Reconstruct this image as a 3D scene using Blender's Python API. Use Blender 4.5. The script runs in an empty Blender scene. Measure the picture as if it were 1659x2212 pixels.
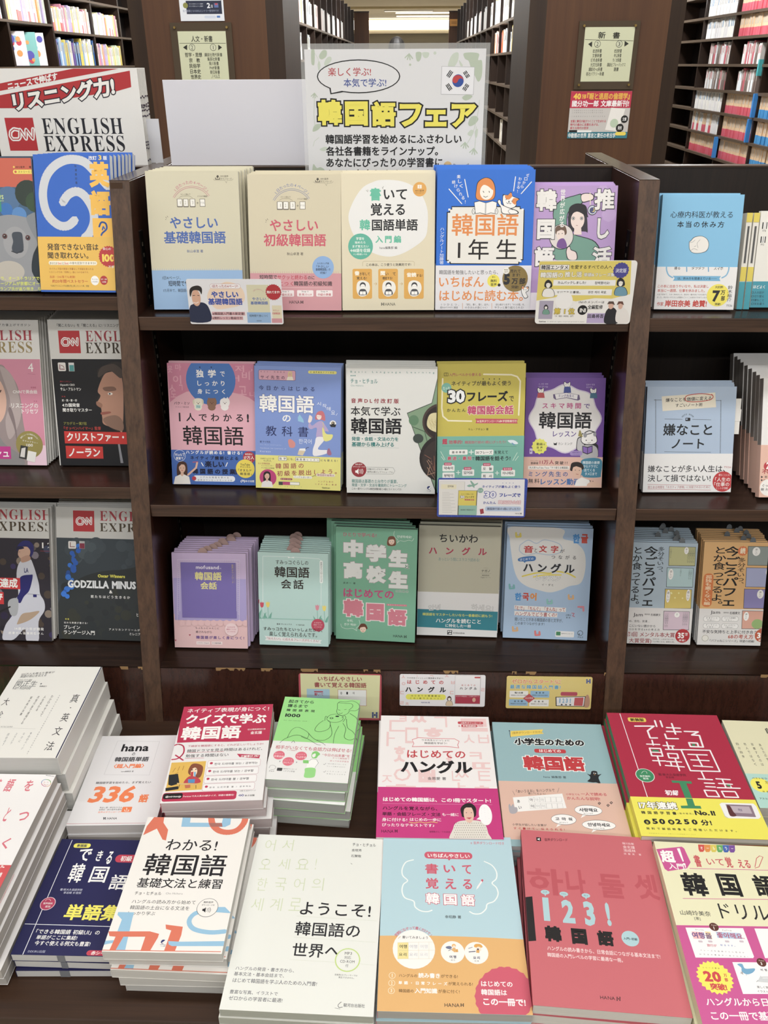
import bpy, math, random
from mathutils import Matrix, Vector
random.seed(7)
C = bpy.context.scene.collection
SC = bpy.context.scene
EYE = 1.55            # metres from the floor to the camera; all build numbers below are millimetres measured from the camera's foot point at eye level
FPX, CX, CY = 1831.85, 829.5, 1106.0
PITCH, YAW, ROLL = math.radians(27.843), math.radians(1.5715), math.radians(-0.26195)
_f = Vector((-math.sin(YAW)*math.cos(PITCH), math.cos(YAW)*math.cos(PITCH), -math.sin(PITCH)))
_r = Vector((math.cos(YAW), math.sin(YAW), 0)); _u = _r.cross(_f)
RT = _r*math.cos(ROLL) + _u*math.sin(ROLL); UP = -_r*math.sin(ROLL) + _u*math.cos(ROLL)
cam_d = bpy.data.cameras.new('camera'); cam = bpy.data.objects.new('camera', cam_d); C.objects.link(cam)
cam_d.sensor_fit = 'VERTICAL'; cam_d.sensor_height = 24; cam_d.lens = FPX*24/2212
cam_d.clip_start = 0.05; cam_d.clip_end = 100
M3 = Matrix((RT, UP, -_f)).transposed()
cam.matrix_world = Matrix.Translation((0, 0, EYE)) @ M3.to_4x4()
SC.camera = cam
# world: even, slightly warm light of a large bright shop
w = bpy.data.worlds.new('shop_air'); SC.world = w; w.use_nodes = True
w.node_tree.nodes['Background'].inputs[0].default_value = (0.95, 0.98, 1.0, 1)
w.node_tree.nodes['Background'].inputs[1].default_value = 0.36
SC.view_settings.view_transform = 'Standard'; SC.view_settings.look = 'None'
SC.view_settings.exposure = -0.42; SC.view_settings.gamma = 1; SC.view_settings.use_curve_mapping = False

def W(x, y, z): return Vector((x/1000, y/1000, z/1000 + EYE))
LIGHTS = [  # x, y, size x, size y, watts
    (-1900, 1020, 1240, 160, 11.5), (-640, 1020, 1240, 160, 11.5), (640, 1020, 1240, 160, 11.5), (1900, 1020, 1240, 160, 11.5),
    (-1900, -500, 1240, 220, 8), (-640, -500, 1240, 220, 8), (640, -500, 1240, 220, 8), (1900, -500, 1240, 220, 8),  # unseen row, added to smooth the light between the other rows
    (-1900, -1900, 1240, 220, 25), (-640, -1900, 1240, 220, 25), (640, -1900, 1240, 220, 25), (1900, -1900, 1240, 220, 25),  # unseen row behind the camera, placed as frontal fill for the covers
    (-640, 3300, 1240, 220, 22), (640, 3300, 1240, 220, 22), (-2400, 3300, 300, 1250, 26), (2400, 3300, 300, 1250, 26),
    (0, 6800, 300, 1250, 100), (0, 9500, 300, 1250, 120), (0, 13500, 300, 1250, 120), (0, 18000, 300, 1250, 120), (0, 25500, 1250, 300, 160),
    (-2400, 8000, 300, 1250, 90), (-2400, 10500, 300, 1250, 90), (1900, 7000, 300, 1250, 80), (1900, 9600, 300, 1250, 90)]
CEIL = 1230

# ---------------------------------------------------------------- materials
def lin(c):
    c = c/255
    return c/12.92 if c <= .04045 else ((c+.055)/1.055)**2.4
def rgb(h, k=1.0):
    h = h.lstrip('#')
    if len(h) == 3: h = ''.join(a*2 for a in h)
    return tuple(min(1, lin(int(h[i:i+2], 16))*k) for i in (0, 2, 4)) + (1,)
def hazed_rgb(h):  # greys the colour and lifts its black: haze painted into every ink
    r, g, b, _ = rgb(h); y = .3*r+.59*g+.11*b
    return tuple(.86*c+.14*y+.008 for c in (r, g, b)) + (1,)
_m = {}
def base_mat(name):
    m = bpy.data.materials.new(name); m.use_nodes = True
    return m, m.node_tree.nodes, m.node_tree.links, m.node_tree.nodes['Principled BSDF']
INK = 1.0
def ink(h, rough=.42):
    """printed or coated paper of one colour"""
    k = ('ink', h, rough)
    if k not in _m:
        m, n, l, b = base_mat('ink_'+h.strip('#')); b.inputs['Base Color'].default_value = hazed_rgb(h)
        b.inputs['Roughness'].default_value = rough; b.inputs['Specular IOR Level'].default_value = .35; _m[k] = m
    return _m[k]
def plain(name, h, rough=.5, metal=0, spec=.5, noise=0, scale=200):
    k = (name, h)
    if k not in _m:
        m, n, l, b = base_mat(name); b.inputs['Base Color'].default_value = rgb(h)
        b.inputs['Roughness'].default_value = rough; b.inputs['Metallic'].default_value = metal; b.inputs['Specular IOR Level'].default_value = spec
        if noise:
            t = n.new('ShaderNodeTexCoord'); nz = n.new('ShaderNodeTexNoise'); nz.inputs['Scale'].default_value = scale
            mx = n.new('ShaderNodeMix'); mx.data_type = 'RGBA'; mx.inputs[6].default_value = rgb(h, 1-noise); mx.inputs[7].default_value = rgb(h, 1+noise)
            l.new(t.outputs['Object'], nz.inputs['Vector']); l.new(nz.outputs['Fac'], mx.inputs[0]); l.new(mx.outputs[2], b.inputs['Base Color'])
        _m[k] = m
    return _m[k]
def wood(name, dark, light, rough=.35, axis=0, coarse=1.0, coat=0.0, spec=.5):
    k = ('wood', name)
    if k in _m: return _m[k]
    m, n, l, b = base_mat(name)
    t = n.new('ShaderNodeTexCoord'); mp = n.new('ShaderNodeMapping'); l.new(t.outputs['Object'], mp.inputs['Vector'])
    s = [90*coarse]*3; s[axis] = 3.0*coarse; mp.inputs['Scale'].default_value = s
    nz = n.new('ShaderNodeTexNoise'); nz.inputs['Scale'].default_value = 1.6; nz.inputs['Detail'].default_value = 6; nz.inputs['Distortion'].default_value = .6
    l.new(mp.outputs[0], nz.inputs['Vector'])
    mp2 = n.new('ShaderNodeMapping'); s2 = [700*coarse]*3; s2[axis] = 14*coarse; mp2.inputs['Scale'].default_value = s2
    l.new(t.outputs['Object'], mp2.inputs['Vector'])
    n2 = n.new('ShaderNodeTexNoise'); n2.inputs['Scale'].default_value = 1; n2.inputs['Detail'].default_value = 3; l.new(mp2.outputs[0], n2.inputs['Vector'])
    ad = n.new('ShaderNodeMath'); ad.operation = 'MULTIPLY_ADD'; ad.inputs[1].default_value = .45; l.new(n2.outputs['Fac'], ad.inputs[0]); l.new(nz.outputs['Fac'], ad.inputs[2])
    cr = n.new('ShaderNodeValToRGB'); cr.color_ramp.elements[0].position = .42; cr.color_ramp.elements[0].color = rgb(dark)
    cr.color_ramp.elements[1].position = 1.02; cr.color_ramp.elements[1].color = rgb(light)
    l.new(ad.outputs[0], cr.inputs[0]); l.new(cr.outputs[0], b.inputs['Base Color'])
    bp = n.new('ShaderNodeBump'); bp.inputs['Strength'].default_value = .12; bp.inputs['Distance'].default_value = .0004
    l.new(n2.outputs['Fac'], bp.inputs['Height']); l.new(bp.outputs[0], b.inputs['Normal'])
    b.inputs['Roughness'].default_value = rough; b.inputs['Coat Weight'].default_value = coat; b.inputs['Coat Roughness'].default_value = .15
    b.inputs['Specular IOR Level'].default_value = spec
    _m[k] = m; return m
def pages_mat(h='#d8d6d0'):
    k = ('pages', h)
    if k in _m: return _m[k]
    m, n, l, b = base_mat('page_edges_'+h.strip('#'))
    t = n.new('ShaderNodeTexCoord'); mp = n.new('ShaderNodeMapping'); l.new(t.outputs['Object'], mp.inputs['Vector'])
    mp.inputs['Scale'].default_value = (6, 6, 2600)
    nz = n.new('ShaderNodeTexNoise'); nz.inputs['Scale'].default_value = 1; nz.inputs['Detail'].default_value = 2; l.new(mp.outputs[0], nz.inputs['Vector'])
    mx = n.new('ShaderNodeMix'); mx.data_type = 'RGBA'; mx.inputs[6].default_value = rgb(h, .72); mx.inputs[7].default_value = rgb(h, 1.15)
    l.new(nz.outputs['Fac'], mx.inputs[0]); l.new(mx.outputs[2], b.inputs['Base Color']); b.inputs['Roughness'].default_value = .85
    _m[k] = m; return m
def glow(name, h, s):
    k = (name, h, s)
    if k not in _m:
        m, n, l, b = base_mat(name); b.inputs['Base Color'].default_value = rgb(h); b.inputs['Emission Color'].default_value = rgb(h); b.inputs['Emission Strength'].default_value = s; _m[k] = m
    return _m[k]
def clear(name):
    k = ('clear', name)
    if k not in _m:
        m, n, l, b = base_mat(name)
        b.inputs['Base Color'].default_value = (.95, .97, .96, 1); b.inputs['Roughness'].default_value = .08
        b.inputs['Alpha'].default_value = .16; _m[k] = m
    return _m[k]

# ---------------------------------------------------------------- meshes (coordinates in mm, stored in metres)
def mesh(name, vs, fs, mats, mi=None):
    me = bpy.data.meshes.new(name); me.from_pydata([(a/1000, b/1000, c/1000) for a, b, c in vs], [], fs)
    for m in (mats if isinstance(mats, (list, tuple)) else [mats]): me.materials.append(m)
    if mi: me.polygons.foreach_set('material_index', mi)
    me.update(); return me
class Geo:
    """collects boxes and prisms, then makes one mesh"""
    def __init__(s): s.v = []; s.f = []; s.m = []
    def box(s, x0, x1, y0, y1, z0, z1, m=0):
        i = len(s.v)
        s.v += [(x0, y0, z0), (x1, y0, z0), (x1, y1, z0), (x0, y1, z0), (x0, y0, z1), (x1, y0, z1), (x1, y1, z1), (x0, y1, z1)]
        for q in ((0, 3, 2, 1), (4, 5, 6, 7), (0, 1, 5, 4), (1, 2, 6, 5), (2, 3, 7, 6), (3, 0, 4, 7)): s.f.append([i+a for a in q]); s.m.append(m)
        return s
    def prism(s, pts, a0, a1, axis='z', m=0):
        """extrude a polygon of (u,v) along an axis; axis x: (y,z), y: (x,z), z: (x,y)"""
        i = len(s.v); n = len(pts)
        for a in (a0, a1):
            for p, q in pts: s.v.append({'x': (a, p, q), 'y': (p, a, q), 'z': (p, q, a)}[axis])
        s.f.append([i+k for k in range(n)][::-1]); s.m.append(m); s.f.append([i+n+k for k in range(n)]); s.m.append(m)
        for k in range(n): s.f.append([i+k, i+(k+1) % n, i+n+(k+1) % n, i+n+k]); s.m.append(m)
        return s
    def tube(s, p, q, r, n=10, m=0, r2=None):
        p = Vector(p); q = Vector(q); d = (q-p).normalized(); a = d.orthogonal().normalized(); b = d.cross(a); i = len(s.v); r2 = r if r2 is None else r2
        for c, rr in ((p, r), (q, r2)):
            for k in range(n): t = 2*math.pi*k/n; s.v.append(tuple(c + a*rr*math.cos(t) + b*rr*math.sin(t)))
        for k in range(n): s.f.append([i+k, i+(k+1) % n, i+n+(k+1) % n, i+n+k]); s.m.append(m)
        s.f.append([i+k for k in range(n)][::-1]); s.m.append(m); s.f.append([i+n+k for k in range(n)]); s.m.append(m)
        return s
    def mesh(s, name, mats): return mesh(name, s.v, s.f, mats, s.m)
def obj(name, me, parent=None, loc=None, mat4=None):
    o = bpy.data.objects.new(name, me); C.objects.link(o)
    if parent is not None: o.parent = parent
    if loc is not None: o.location = loc
    if mat4 is not None: o.matrix_local = mat4
    return o
def tag(o, label, cat, group=None):
    o['label'] = label; o['category'] = cat
    if group: o['group'] = group
    return o
def empty(name, label, cat, mat4, group=None):
    o = bpy.data.objects.new(name, None); C.objects.link(o); o.empty_display_size = .02; o.matrix_world = mat4
    return tag(o, label, cat, group)
def struct(name, me, loc=None):
    o = obj(name, me, loc=loc); o['kind'] = 'structure'; return o
def bevel(o, w=.6, seg=1):
    b = o.modifiers.new('edge', 'BEVEL'); b.width = w/1000; b.segments = seg; b.limit_method = 'ANGLE'; return o
def kids(o): return [c for c in bpy.data.objects if c.parent == o]
def copy_thing(root, children, label, mat4, group):
    r = root.copy(); C.objects.link(r); r.matrix_world = mat4; r['label'] = label; r['group'] = group
    for ch in children:
        c = ch.copy(); C.objects.link(c); c.parent = r
        if 'label' in c: del c['label']
    return r
def frame4(o, ex, ey, ez):
    m = Matrix.Identity(4)
    for i in range(3): m[i][0] = ex[i]; m[i][1] = ey[i]; m[i][2] = ez[i]; m[i][3] = o[i]
    return m
def stand4(x, y, z, lean, yaw=0):
    """pose of a cover standing on its lower edge and leaning back"""
    ex = Vector((math.cos(yaw), math.sin(yaw), 0)); b = Vector((-math.sin(yaw), math.cos(yaw), 0))
    u = b*math.sin(lean) + Vector((0, 0, 1))*math.cos(lean)
    return frame4(W(x, y, z), ex, u, ex.cross(u))
def flat4(x, y, z, yaw, h):
    """pose of a cover lying face up, centre x y, top face z"""
    ex = Vector((math.cos(yaw), math.sin(yaw), 0)); ey = Vector((-math.sin(yaw), math.cos(yaw), 0))
    return frame4(W(x, y, z) - ey*h/2000, ex, ey, Vector((0, 0, 1)))
ORD = ['zeroth', 'first', 'second', 'third', 'fourth', 'fifth', 'sixth', 'seventh', 'eighth', 'ninth', 'tenth', 'eleventh', 'twelfth', 'thirteenth', 'fourteenth', 'fifteenth', 'sixteenth', 'seventeenth', 'eighteenth', 'nineteenth', 'twentieth']
def nth(i): return ORD[i] if i < len(ORD) else '%dth' % i if i % 10 not in (1, 2, 3) or 10 < i % 100 < 14 else '%d%s' % (i, {1: 'st', 2: 'nd', 3: 'rd'}[i % 10])

# ---------------------------------------------------------------- lettering and printed shapes
_glyph = {}          # (char, weight) -> (advance, verts, faces)
_want = {}
class Print:
    """flat print on a cover: shapes and letters measured on the photograph's close-ups and laid out in the cover's own millimetres"""
    ALL = []
    def __init__(s, parent, name='cover_print', z0=.05, w=None, h=None, m4=None):
        s.parent = parent; s.name = name; s.z0 = z0; s.w = w; s.h = h; s.m4 = m4 or parent.matrix_world.copy(); s.inv = s.m4.inverted()
        s.ops = []; s.o = (0, 0); s.s = 1.0; s.ctr = 0; Print.ALL.append(s)
    def fr(s, ox, oy, sc): s.o = (ox, oy); s.s = sc; return s
    def uv(s, x, y):
        px = s.o[0] + x/s.s; py = s.o[1] + y/s.s
        d = _f + RT*(px-CX)/FPX - UP*(py-CY)/FPX
        n = s.m4.to_3x3().col[2]; o = s.m4.translation - Vector((0, 0, EYE)); t = o.dot(n)/d.dot(n)
        q = s.inv @ (d*t + Vector((0, 0, EYE))); return (q.x*1000, q.y*1000)
    def add(s, vs, fs, col, bb=None, defer=None):
        if bb is None: bb = (min(v[0] for v in vs), min(v[1] for v in vs), max(v[0] for v in vs), max(v[1] for v in vs))
        lv = 0
        for o in s.ops:
            b = o[4]
            if b[0] < bb[2] and b[2] > bb[0] and b[1] < bb[3] and b[3] > bb[1]: lv = max(lv, o[3]+1)
        s.ops.append([vs, fs, col, lv, bb, defer])
    def clip(s, pts):
        if s.w is None: return pts
        for ax, val, sg in ((0, -s.w/2, 1), (0, s.w/2, -1), (1, 0, 1), (1, s.h, -1)):
            out = []; n = len(pts)
            for i in range(n):
                a, b = pts[i], pts[(i+1) % n]; da = (a[ax]-val)*sg; db = (b[ax]-val)*sg
                if da >= 0: out.append(a)
                if (da > 0 and db < 0) or (da < 0 and db > 0):
                    t = da/(da-db); out.append((a[0]+t*(b[0]-a[0]), a[1]+t*(b[1]-a[1])))
            pts = out
            if len(pts) < 3: return []
        return pts
    def poly(s, pts, col):
        pts = s.clip(pts)
        if len(pts) >= 3: s.add(pts, [list(range(len(pts)))], col)
        return s
    def P(s, pts, col, smooth=False):
        q = [s.uv(*p) for p in pts]
        if smooth:
            n = len(q); r = []
            for i in range(n):
                a, b, c, d = q[i-1], q[i], q[(i+1) % n], q[(i+2) % n]
                for k in range(5):
                    t = k/5
                    r.append(tuple(.5*(2*b[j] + (c[j]-a[j])*t + (2*a[j]-5*b[j]+4*c[j]-d[j])*t*t + (3*b[j]-a[j]-3*c[j]+d[j])*t**3) for j in (0, 1)))
            q = r
        return s.poly(q, col)
    def box(s, x0, y0, x1, y1):
        a = s.uv(x0, y0); b = s.uv(x1, y1); return min(a[0], b[0]), min(a[1], b[1]), max(a[0], b[0]), max(a[1], b[1])
    def tbox(s, x0, y0, x1, y1, sk=0):
        """local box of lettering whose upright bounding box in the close-up is given; returns box and residual slope"""
        xc, yc = (x0+x1)/2, (y0+y1)/2; c = s.uv(xc, yc); e = 4
        a = s.uv(xc+e, yc); b = s.uv(xc, yc+e)
        ux, uy, vx, vy = (a[0]-c[0])/e, (b[0]-c[0])/e, (a[1]-c[1])/e, (b[1]-c[1])/e; det = ux*vy-uy*vx
        kx, ky, jx, jy = vy/det, -vx/det, -uy/det, ux/det       # close-up pixels per mm along the cover's own axes
        sh = abs(jx/jy); t = ky/kx; w, h = x1-x0, y1-y0; nat = t*w; tot = sk or nat
        h2 = max(h*.45, h-abs(tot)); w2 = max(w*.35, w-sh*h2); U = w2/abs(kx); V = h2/abs(jy)
        res = (sk-nat)/abs(jy) if sk and abs(sk-nat) > .5*abs(nat)+2 else 0
        return (c[0]-U/2, c[1]-V/2-abs(res)/2, c[0]+U/2, c[1]+V/2+abs(res)/2), -res
    def R(s, x0, y0, x1, y1, col, r=0):
        u0, v0, u1, v1 = s.box(x0, y0, x1, y1)
        if not r: return s.poly([(u0, v0), (u1, v0), (u1, v1), (u0, v1)], col)
        r = min(r*(u1-u0)/max(1e-6, abs(x1-x0)), (u1-u0)/2.001, (v1-v0)/2.001); pts = []
        for cx, cy, a in ((u1-r, v0+r, -90), (u1-r, v1-r, 0), (u0+r, v1-r, 90), (u0+r, v0+r, 180)):
            for k in range(5): t = math.radians(a+k*22.5); pts.append((cx+r*math.cos(t), cy+r*math.sin(t)))
        return s.poly(pts, col)
    def RO(s, x0, y0, x1, y1, line, fill, r=0, t=3):
        s.R(x0, y0, x1, y1, line, r); return s.R(x0+t, y0+t, x1-t, y1-t, fill, max(0, r-t))
    def cr(s, cx, cy, r):
        c = s.uv(cx, cy); e = s.uv(cx+r, cy); g = s.uv(cx-r, cy); return c, math.hypot(e[0]-g[0], e[1]-g[1])/2
    def C(s, cx, cy, r, col, n=28):
        c, q = s.cr(cx, cy, r); return s.poly([(c[0]+q*math.cos(2*math.pi*k/n), c[1]+q*math.sin(2*math.pi*k/n)) for k in range(n)], col)
    def E(s, x0, y0, x1, y1, col, n=32):
        u0, v0, u1, v1 = s.tbox(x0, y0, x1, y1)[0]; a, b = (u1-u0)/2, (v1-v0)/2
        return s.poly([(u0+a+a*math.cos(2*math.pi*k/n), v0+b+b*math.sin(2*math.pi*k/n)) for k in range(n)], col)
    def S(s, cx, cy, r, col, n=16, amp=.1):
        c, q = s.cr(cx, cy, r)
        return s.poly([(c[0]+q*(1-amp*(k % 2))*math.cos(math.pi*k/n), c[1]+q*(1-amp*(k % 2))*math.sin(math.pi*k/n)) for k in range(2*n)], col)
    def L(s, pts, col, wd=3, closed=False, smooth=False):
        q = [s.uv(*p) for p in pts]; c, hw = s.cr(pts[0][0], pts[0][1], wd/2)
        if smooth and len(q) > 2:
            r = []; n = len(q)
            for i in range(n-1):
                a, b, cc, d = q[max(0, i-1)], q[i], q[i+1], q[min(n-1, i+2)]
                for k in range(4):
                    t = k/4
                    r.append(tuple(.5*(2*b[j] + (cc[j]-a[j])*t + (2*a[j]-5*b[j]+4*cc[j]-d[j])*t*t + (3*b[j]-a[j]-3*cc[j]+d[j])*t**3) for j in (0, 1)))
            q = r + [q[-1]]
        if closed: q = q + [q[0]]
        vs = []; fs = []
        for a, b in zip(q, q[1:]):
            dx, dy = b[0]-a[0], b[1]-a[1]; ln = math.hypot(dx, dy)
            if ln < 1e-6: continue
            nx, ny = -dy/ln*hw, dx/ln*hw; i = len(vs); dz = -.004*(len(fs) % 9)
            vs += [(a[0]+nx, a[1]+ny, dz), (a[0]-nx, a[1]-ny, dz), (b[0]-nx, b[1]-ny, dz), (b[0]+nx, b[1]+ny, dz)]; fs.append([i, i+1, i+2, i+3])
        if hw > .25:
            for a in q:
                i = len(vs); dz = -.004*(len(fs) % 10); vs += [(a[0]+hw*math.cos(math.pi*k/3), a[1]+hw*math.sin(math.pi*k/3), dz) for k in range(6)]; fs.append(list(range(i, i+6)))
        if s.w is not None: vs = [(min(max(a, -s.w/2), s.w/2), min(max(b, 0), s.h), c) for a, b, c in vs]
        if vs: s.add(vs, fs, col)
        return s
    def CO(s, cx, cy, r, line, fill, t=2): s.C(cx, cy, r, line); return s.C(cx, cy, r-t, fill)
    def A(s, txt, cx, cy, r, a0, a1, h, col, w=0):
        """letters along an arc, angles in degrees clockwise from the top, h = letter height in close-up pixels"""
        c, q = s.cr(cx, cy, r); _, hh = s.cr(cx, cy, h)
        for ch in txt: _want.setdefault(w, set()).add(ch)
        s.add(None, None, col, (c[0]-q-hh, c[1]-q-hh, c[0]+q+hh, c[1]+q+hh), ('A', txt, c, q, a0, a1, hh, w)); return s
    def T(s, txt, x0, y0, x1, y1, col, w=0, out=None, ow=.05, sk=0, it=0, out2=None):
        """one line of lettering filling the box whose upper left and lower right corners are given"""
        bb, skm = s.tbox(x0, y0, x1, y1, sk)
        jobs = [(col, w)]
        if out: jobs.insert(0, (out, round(w+ow, 3)))
        if out2: jobs.insert(0, (out2, round(w+2*ow, 3)))
        for c, ww in jobs:
            for ch in txt: _want.setdefault(ww, set()).add(ch)
            s.add(None, None, c, bb, ('T', txt, bb, ww, w, skm, it))
        return s
    def V(s, txt, x0, y0, x1, y1, col, w=0, out=None, ow=.05):
        """a vertical column of lettering"""
        bb = s.box(x0, y0, x1, y1); jobs = [(col, w)]
        if out: jobs.insert(0, (out, round(w+ow, 3)))
        for c, ww in jobs:
            for ch in txt: _want.setdefault(ww, set()).add(ch)
            s.add(None, None, c, bb, ('V', txt, bb, ww))
        return s
    def glyphs(s, d):
        vs, fs = [], []
        def put(ch, ww, f):
            g = _glyph.get((ch, ww))
            if not g: return
            i = len(vs); vs.extend(f(q[0], q[1])+q[2:] for q in g[1]); fs.extend([i+k for k in q] for q in g[2])
        if d[0] == 'T':
            _, txt, bb, ww, w0, sk, it = d
            pen = []; x = 0
            for ch in txt: pen.append(x); x += _glyph.get((ch, w0), (1, [], []))[0]
            xs = []; ys = []
            for i, ch in enumerate(txt):
                g = _glyph.get((ch, w0), (1, [], []))[1]; xs += [(i, pen[i]+q[0]) for q in g]; ys += [q[1] for q in g]
            if not xs: return vs, fs
            y0, y1 = min(ys), max(ys)
            if all(c in 'ー一・' for c in txt): y0, y1 = -.1, .9
            x0, x1 = min(a for i, a in xs), max(a for i, a in xs)
            W_, H_ = bb[2]-bb[0], bb[3]-bb[1]-abs(sk)
            sy = H_/(y1-y0); sx = W_/(x1-x0); ex = 0; cx0 = bb[0]; cjk = any(0x2e00 < ord(c) < 0x1d000 for c in txt); flat = s.m4[2][2] > .9
            if cjk and len(txt) > 2 and sy*1.0 < sx < sy*(1.42 if flat else 1.2): sy = sx/1.02
            lim = 1.12 if cjk else .95 if txt in '1!5' else 1.35 if txt[0] < chr(0x1d000) else 3
            if sx > sy*lim:
                if len(txt) > 1: ex = (W_/(sy*(lim-.06))-(x1-x0))/(len(txt)-1); sx = sy*(lim-.06)
                elif not cjk: sx = sy*lim; cx0 = (bb[0]+bb[2]-(x1-x0)*sx)/2
            vb = (bb[1]+bb[3])/2 - (y1-y0)*sy/2 - sk/2
            for i, ch in enumerate(txt):
                o = pen[i]+ex*i-x0
                put(ch, ww, lambda a, b: (cx0+(a+o)*sx+it*(b-y0)*sy, vb+(b-y0)*sy+sk*((a+o)*sx)/W_))
        elif d[0] == 'V':
            _, txt, bb, ww = d; n = len(txt); st = (bb[3]-bb[1])/n; sc = bb[2]-bb[0]; sz = min(st, sc*1.15)
            for i, ch in enumerate(txt):
                cy = bb[3]-st*(i+.5); cx = (bb[0]+bb[2])/2
                if ch in 'ー（）「」～': put(ch, ww, lambda a, b: (cx+(b-.38)*sc, cy-(a-.5)*sz))
                elif ch in '、。': put(ch, ww, lambda a, b: (cx+(a+.1)*sc, cy+(b+.25)*sz))
                else: put(ch, ww, lambda a, b: (cx+(a-.5)*sc, cy+(b-.38)*sz))
        else:
            _, txt, c, q, a0, a1, hh, ww = d; n = len(txt)
            for i, ch in enumerate(txt):
                t = math.radians(90-(a0+(a1-a0)*i/max(1, n-1))); r = math.radians(-(a0+(a1-a0)*i/max(1, n-1))); adv = _glyph.get((ch, ww), (1, 0, 0))[0]
                ox, oy = c[0]+q*math.cos(t), c[1]+q*math.sin(t)
                put(ch, ww, lambda a, b: (ox+hh*((a-adv/2)*math.cos(r)-(b-.4)*math.sin(r)), oy+hh*((a-adv/2)*math.sin(r)+(b-.4)*math.cos(r))))
        return vs, fs
    def build(s):
        V, F, MI, mats, idx = [], [], [], [], {}
        for vs, fs, col, lv, bb, d in s.ops:
            if d: vs, fs = s.glyphs(d)
            if not vs: continue
            if col not in idx: idx[col] = len(mats); mats.append(ink(col))
            if d and s.w is not None:      # nothing is printed past the cover's edges
                ok = [-s.w/2-.1 <= q[0] <= s.w/2+.1 and -.1 <= q[1] <= s.h+.1 for q in vs]; fs = [q for q in fs if all(ok[k] for k in q)]
                if not fs: continue
            i = len(V); z = s.z0 + lv*.05; V += [(q[0], q[1], z+(q[2] if len(q) > 2 else 0)) for q in vs]
            for q in fs: F.append([i+k for k in q]); MI.append(idx[col])
        if V:
            s.obj.data = None if False else s.obj.data
            me = mesh(s.name, V, F, mats, MI); s.fill(me)
    def fill(s, me):
        old = s.obj.data
        for o in [o for o in bpy.data.objects if o.data == old]: o.data = me
    def place(s):
        """the print's own object, empty until the letters are cut"""
        s.obj = obj(s.name, bpy.data.meshes.new(s.name), s.parent); return s.obj
def cut_letters():
    """one pass over every character in use; heavier weights add a stroke round each letter's outline"""
    allc = set().union(*_want.values()) - {' '}; cs = sorted(allc); _want.setdefault(0, set())
    c = bpy.data.curves.new('letters', 'FONT'); c.resolution_u = 2; c.space_line = 3
    c.body = '\n'.join(cs); o = bpy.data.objects.new('letters', c); me = bpy.data.meshes.new_from_object(o)
    step = 3.0; buck = [[] for _ in cs]; lo = {}; n = len(me.vertices); co = [0.0]*(3*n); me.vertices.foreach_get('co', co); row = [0]*n
    for i in range(n):
        r = max(0, min(len(cs)-1, int(round((-co[3*i+1]+.35)/step)))); row[i] = r; lo[i] = len(buck[r]); buck[r].append((co[3*i], co[3*i+1]+r*step))
    fb = [[] for _ in cs]
    for p in me.polygons: v = list(p.vertices); fb[row[v[0]]].append([lo[k] for k in v])
    base = {}
    for i, ch in enumerate(cs):
        if ord(ch) > 0x2e00 and ord(ch) < 0x1d000: adv = 1.0 if not 0xac00 <= ord(ch) <= 0xd7a3 else .92
        else: adv = (max([p[0] for p in buck[i]] or [.5])) + .07
        dirs = {(f[k], f[(k+1) % len(f)]) for f in fb[i] for k in range(len(f))}
        base[ch] = (adv, buck[i], fb[i], [e for e in dirs if (e[1], e[0]) not in dirs])
    for wt, chars in _want.items():
        for ch in chars:
            if ch == ' ': continue
            adv, v, f, ed = base[ch]
            if abs(wt) <= .003: _glyph[(ch, wt)] = (adv, v, f); continue
            nrm = {}
            for a, b in ed:
                dx, dy = v[b][0]-v[a][0], v[b][1]-v[a][1]; l = math.hypot(dx, dy) or 1e-9
                nrm.setdefault(a, []).append((dy/l, -dx/l)); nrm.setdefault(b, []).append((dy/l, -dx/l))
            off = {}
            for k, ns in nrm.items():
                nx, ny = sum(q[0] for q in ns), sum(q[1] for q in ns); l = math.hypot(nx, ny)
                if l < 1e-6: nx, ny = ns[0]; l = 1
                nx, ny = nx/l, ny/l; c = max(.62, nx*ns[0][0]+ny*ns[0][1]); off[k] = (v[k][0]+nx*wt/c, v[k][1]+ny*wt/c)
            if wt < 0: _glyph[(ch, wt)] = (adv, [off.get(k, p) for k, p in enumerate(v)], f); continue
            vs, fs = list(v), list(f)
            for j, (a, b) in enumerate(sorted(ed)):
                i = len(vs); dz = -.004*(1+j % 9); vs += [v[a]+(dz,), off[a]+(dz,), off[b]+(dz,), v[b]+(dz,)]; fs.append([i, i+1, i+2, i+3])
            _glyph[(ch, wt)] = (adv, vs, fs)
        _glyph[(' ', wt)] = (.35, [], [])
    bpy.data.objects.remove(o)
def finish_prints():
    cut_letters()
    for p in Print.ALL: p.build()
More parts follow.
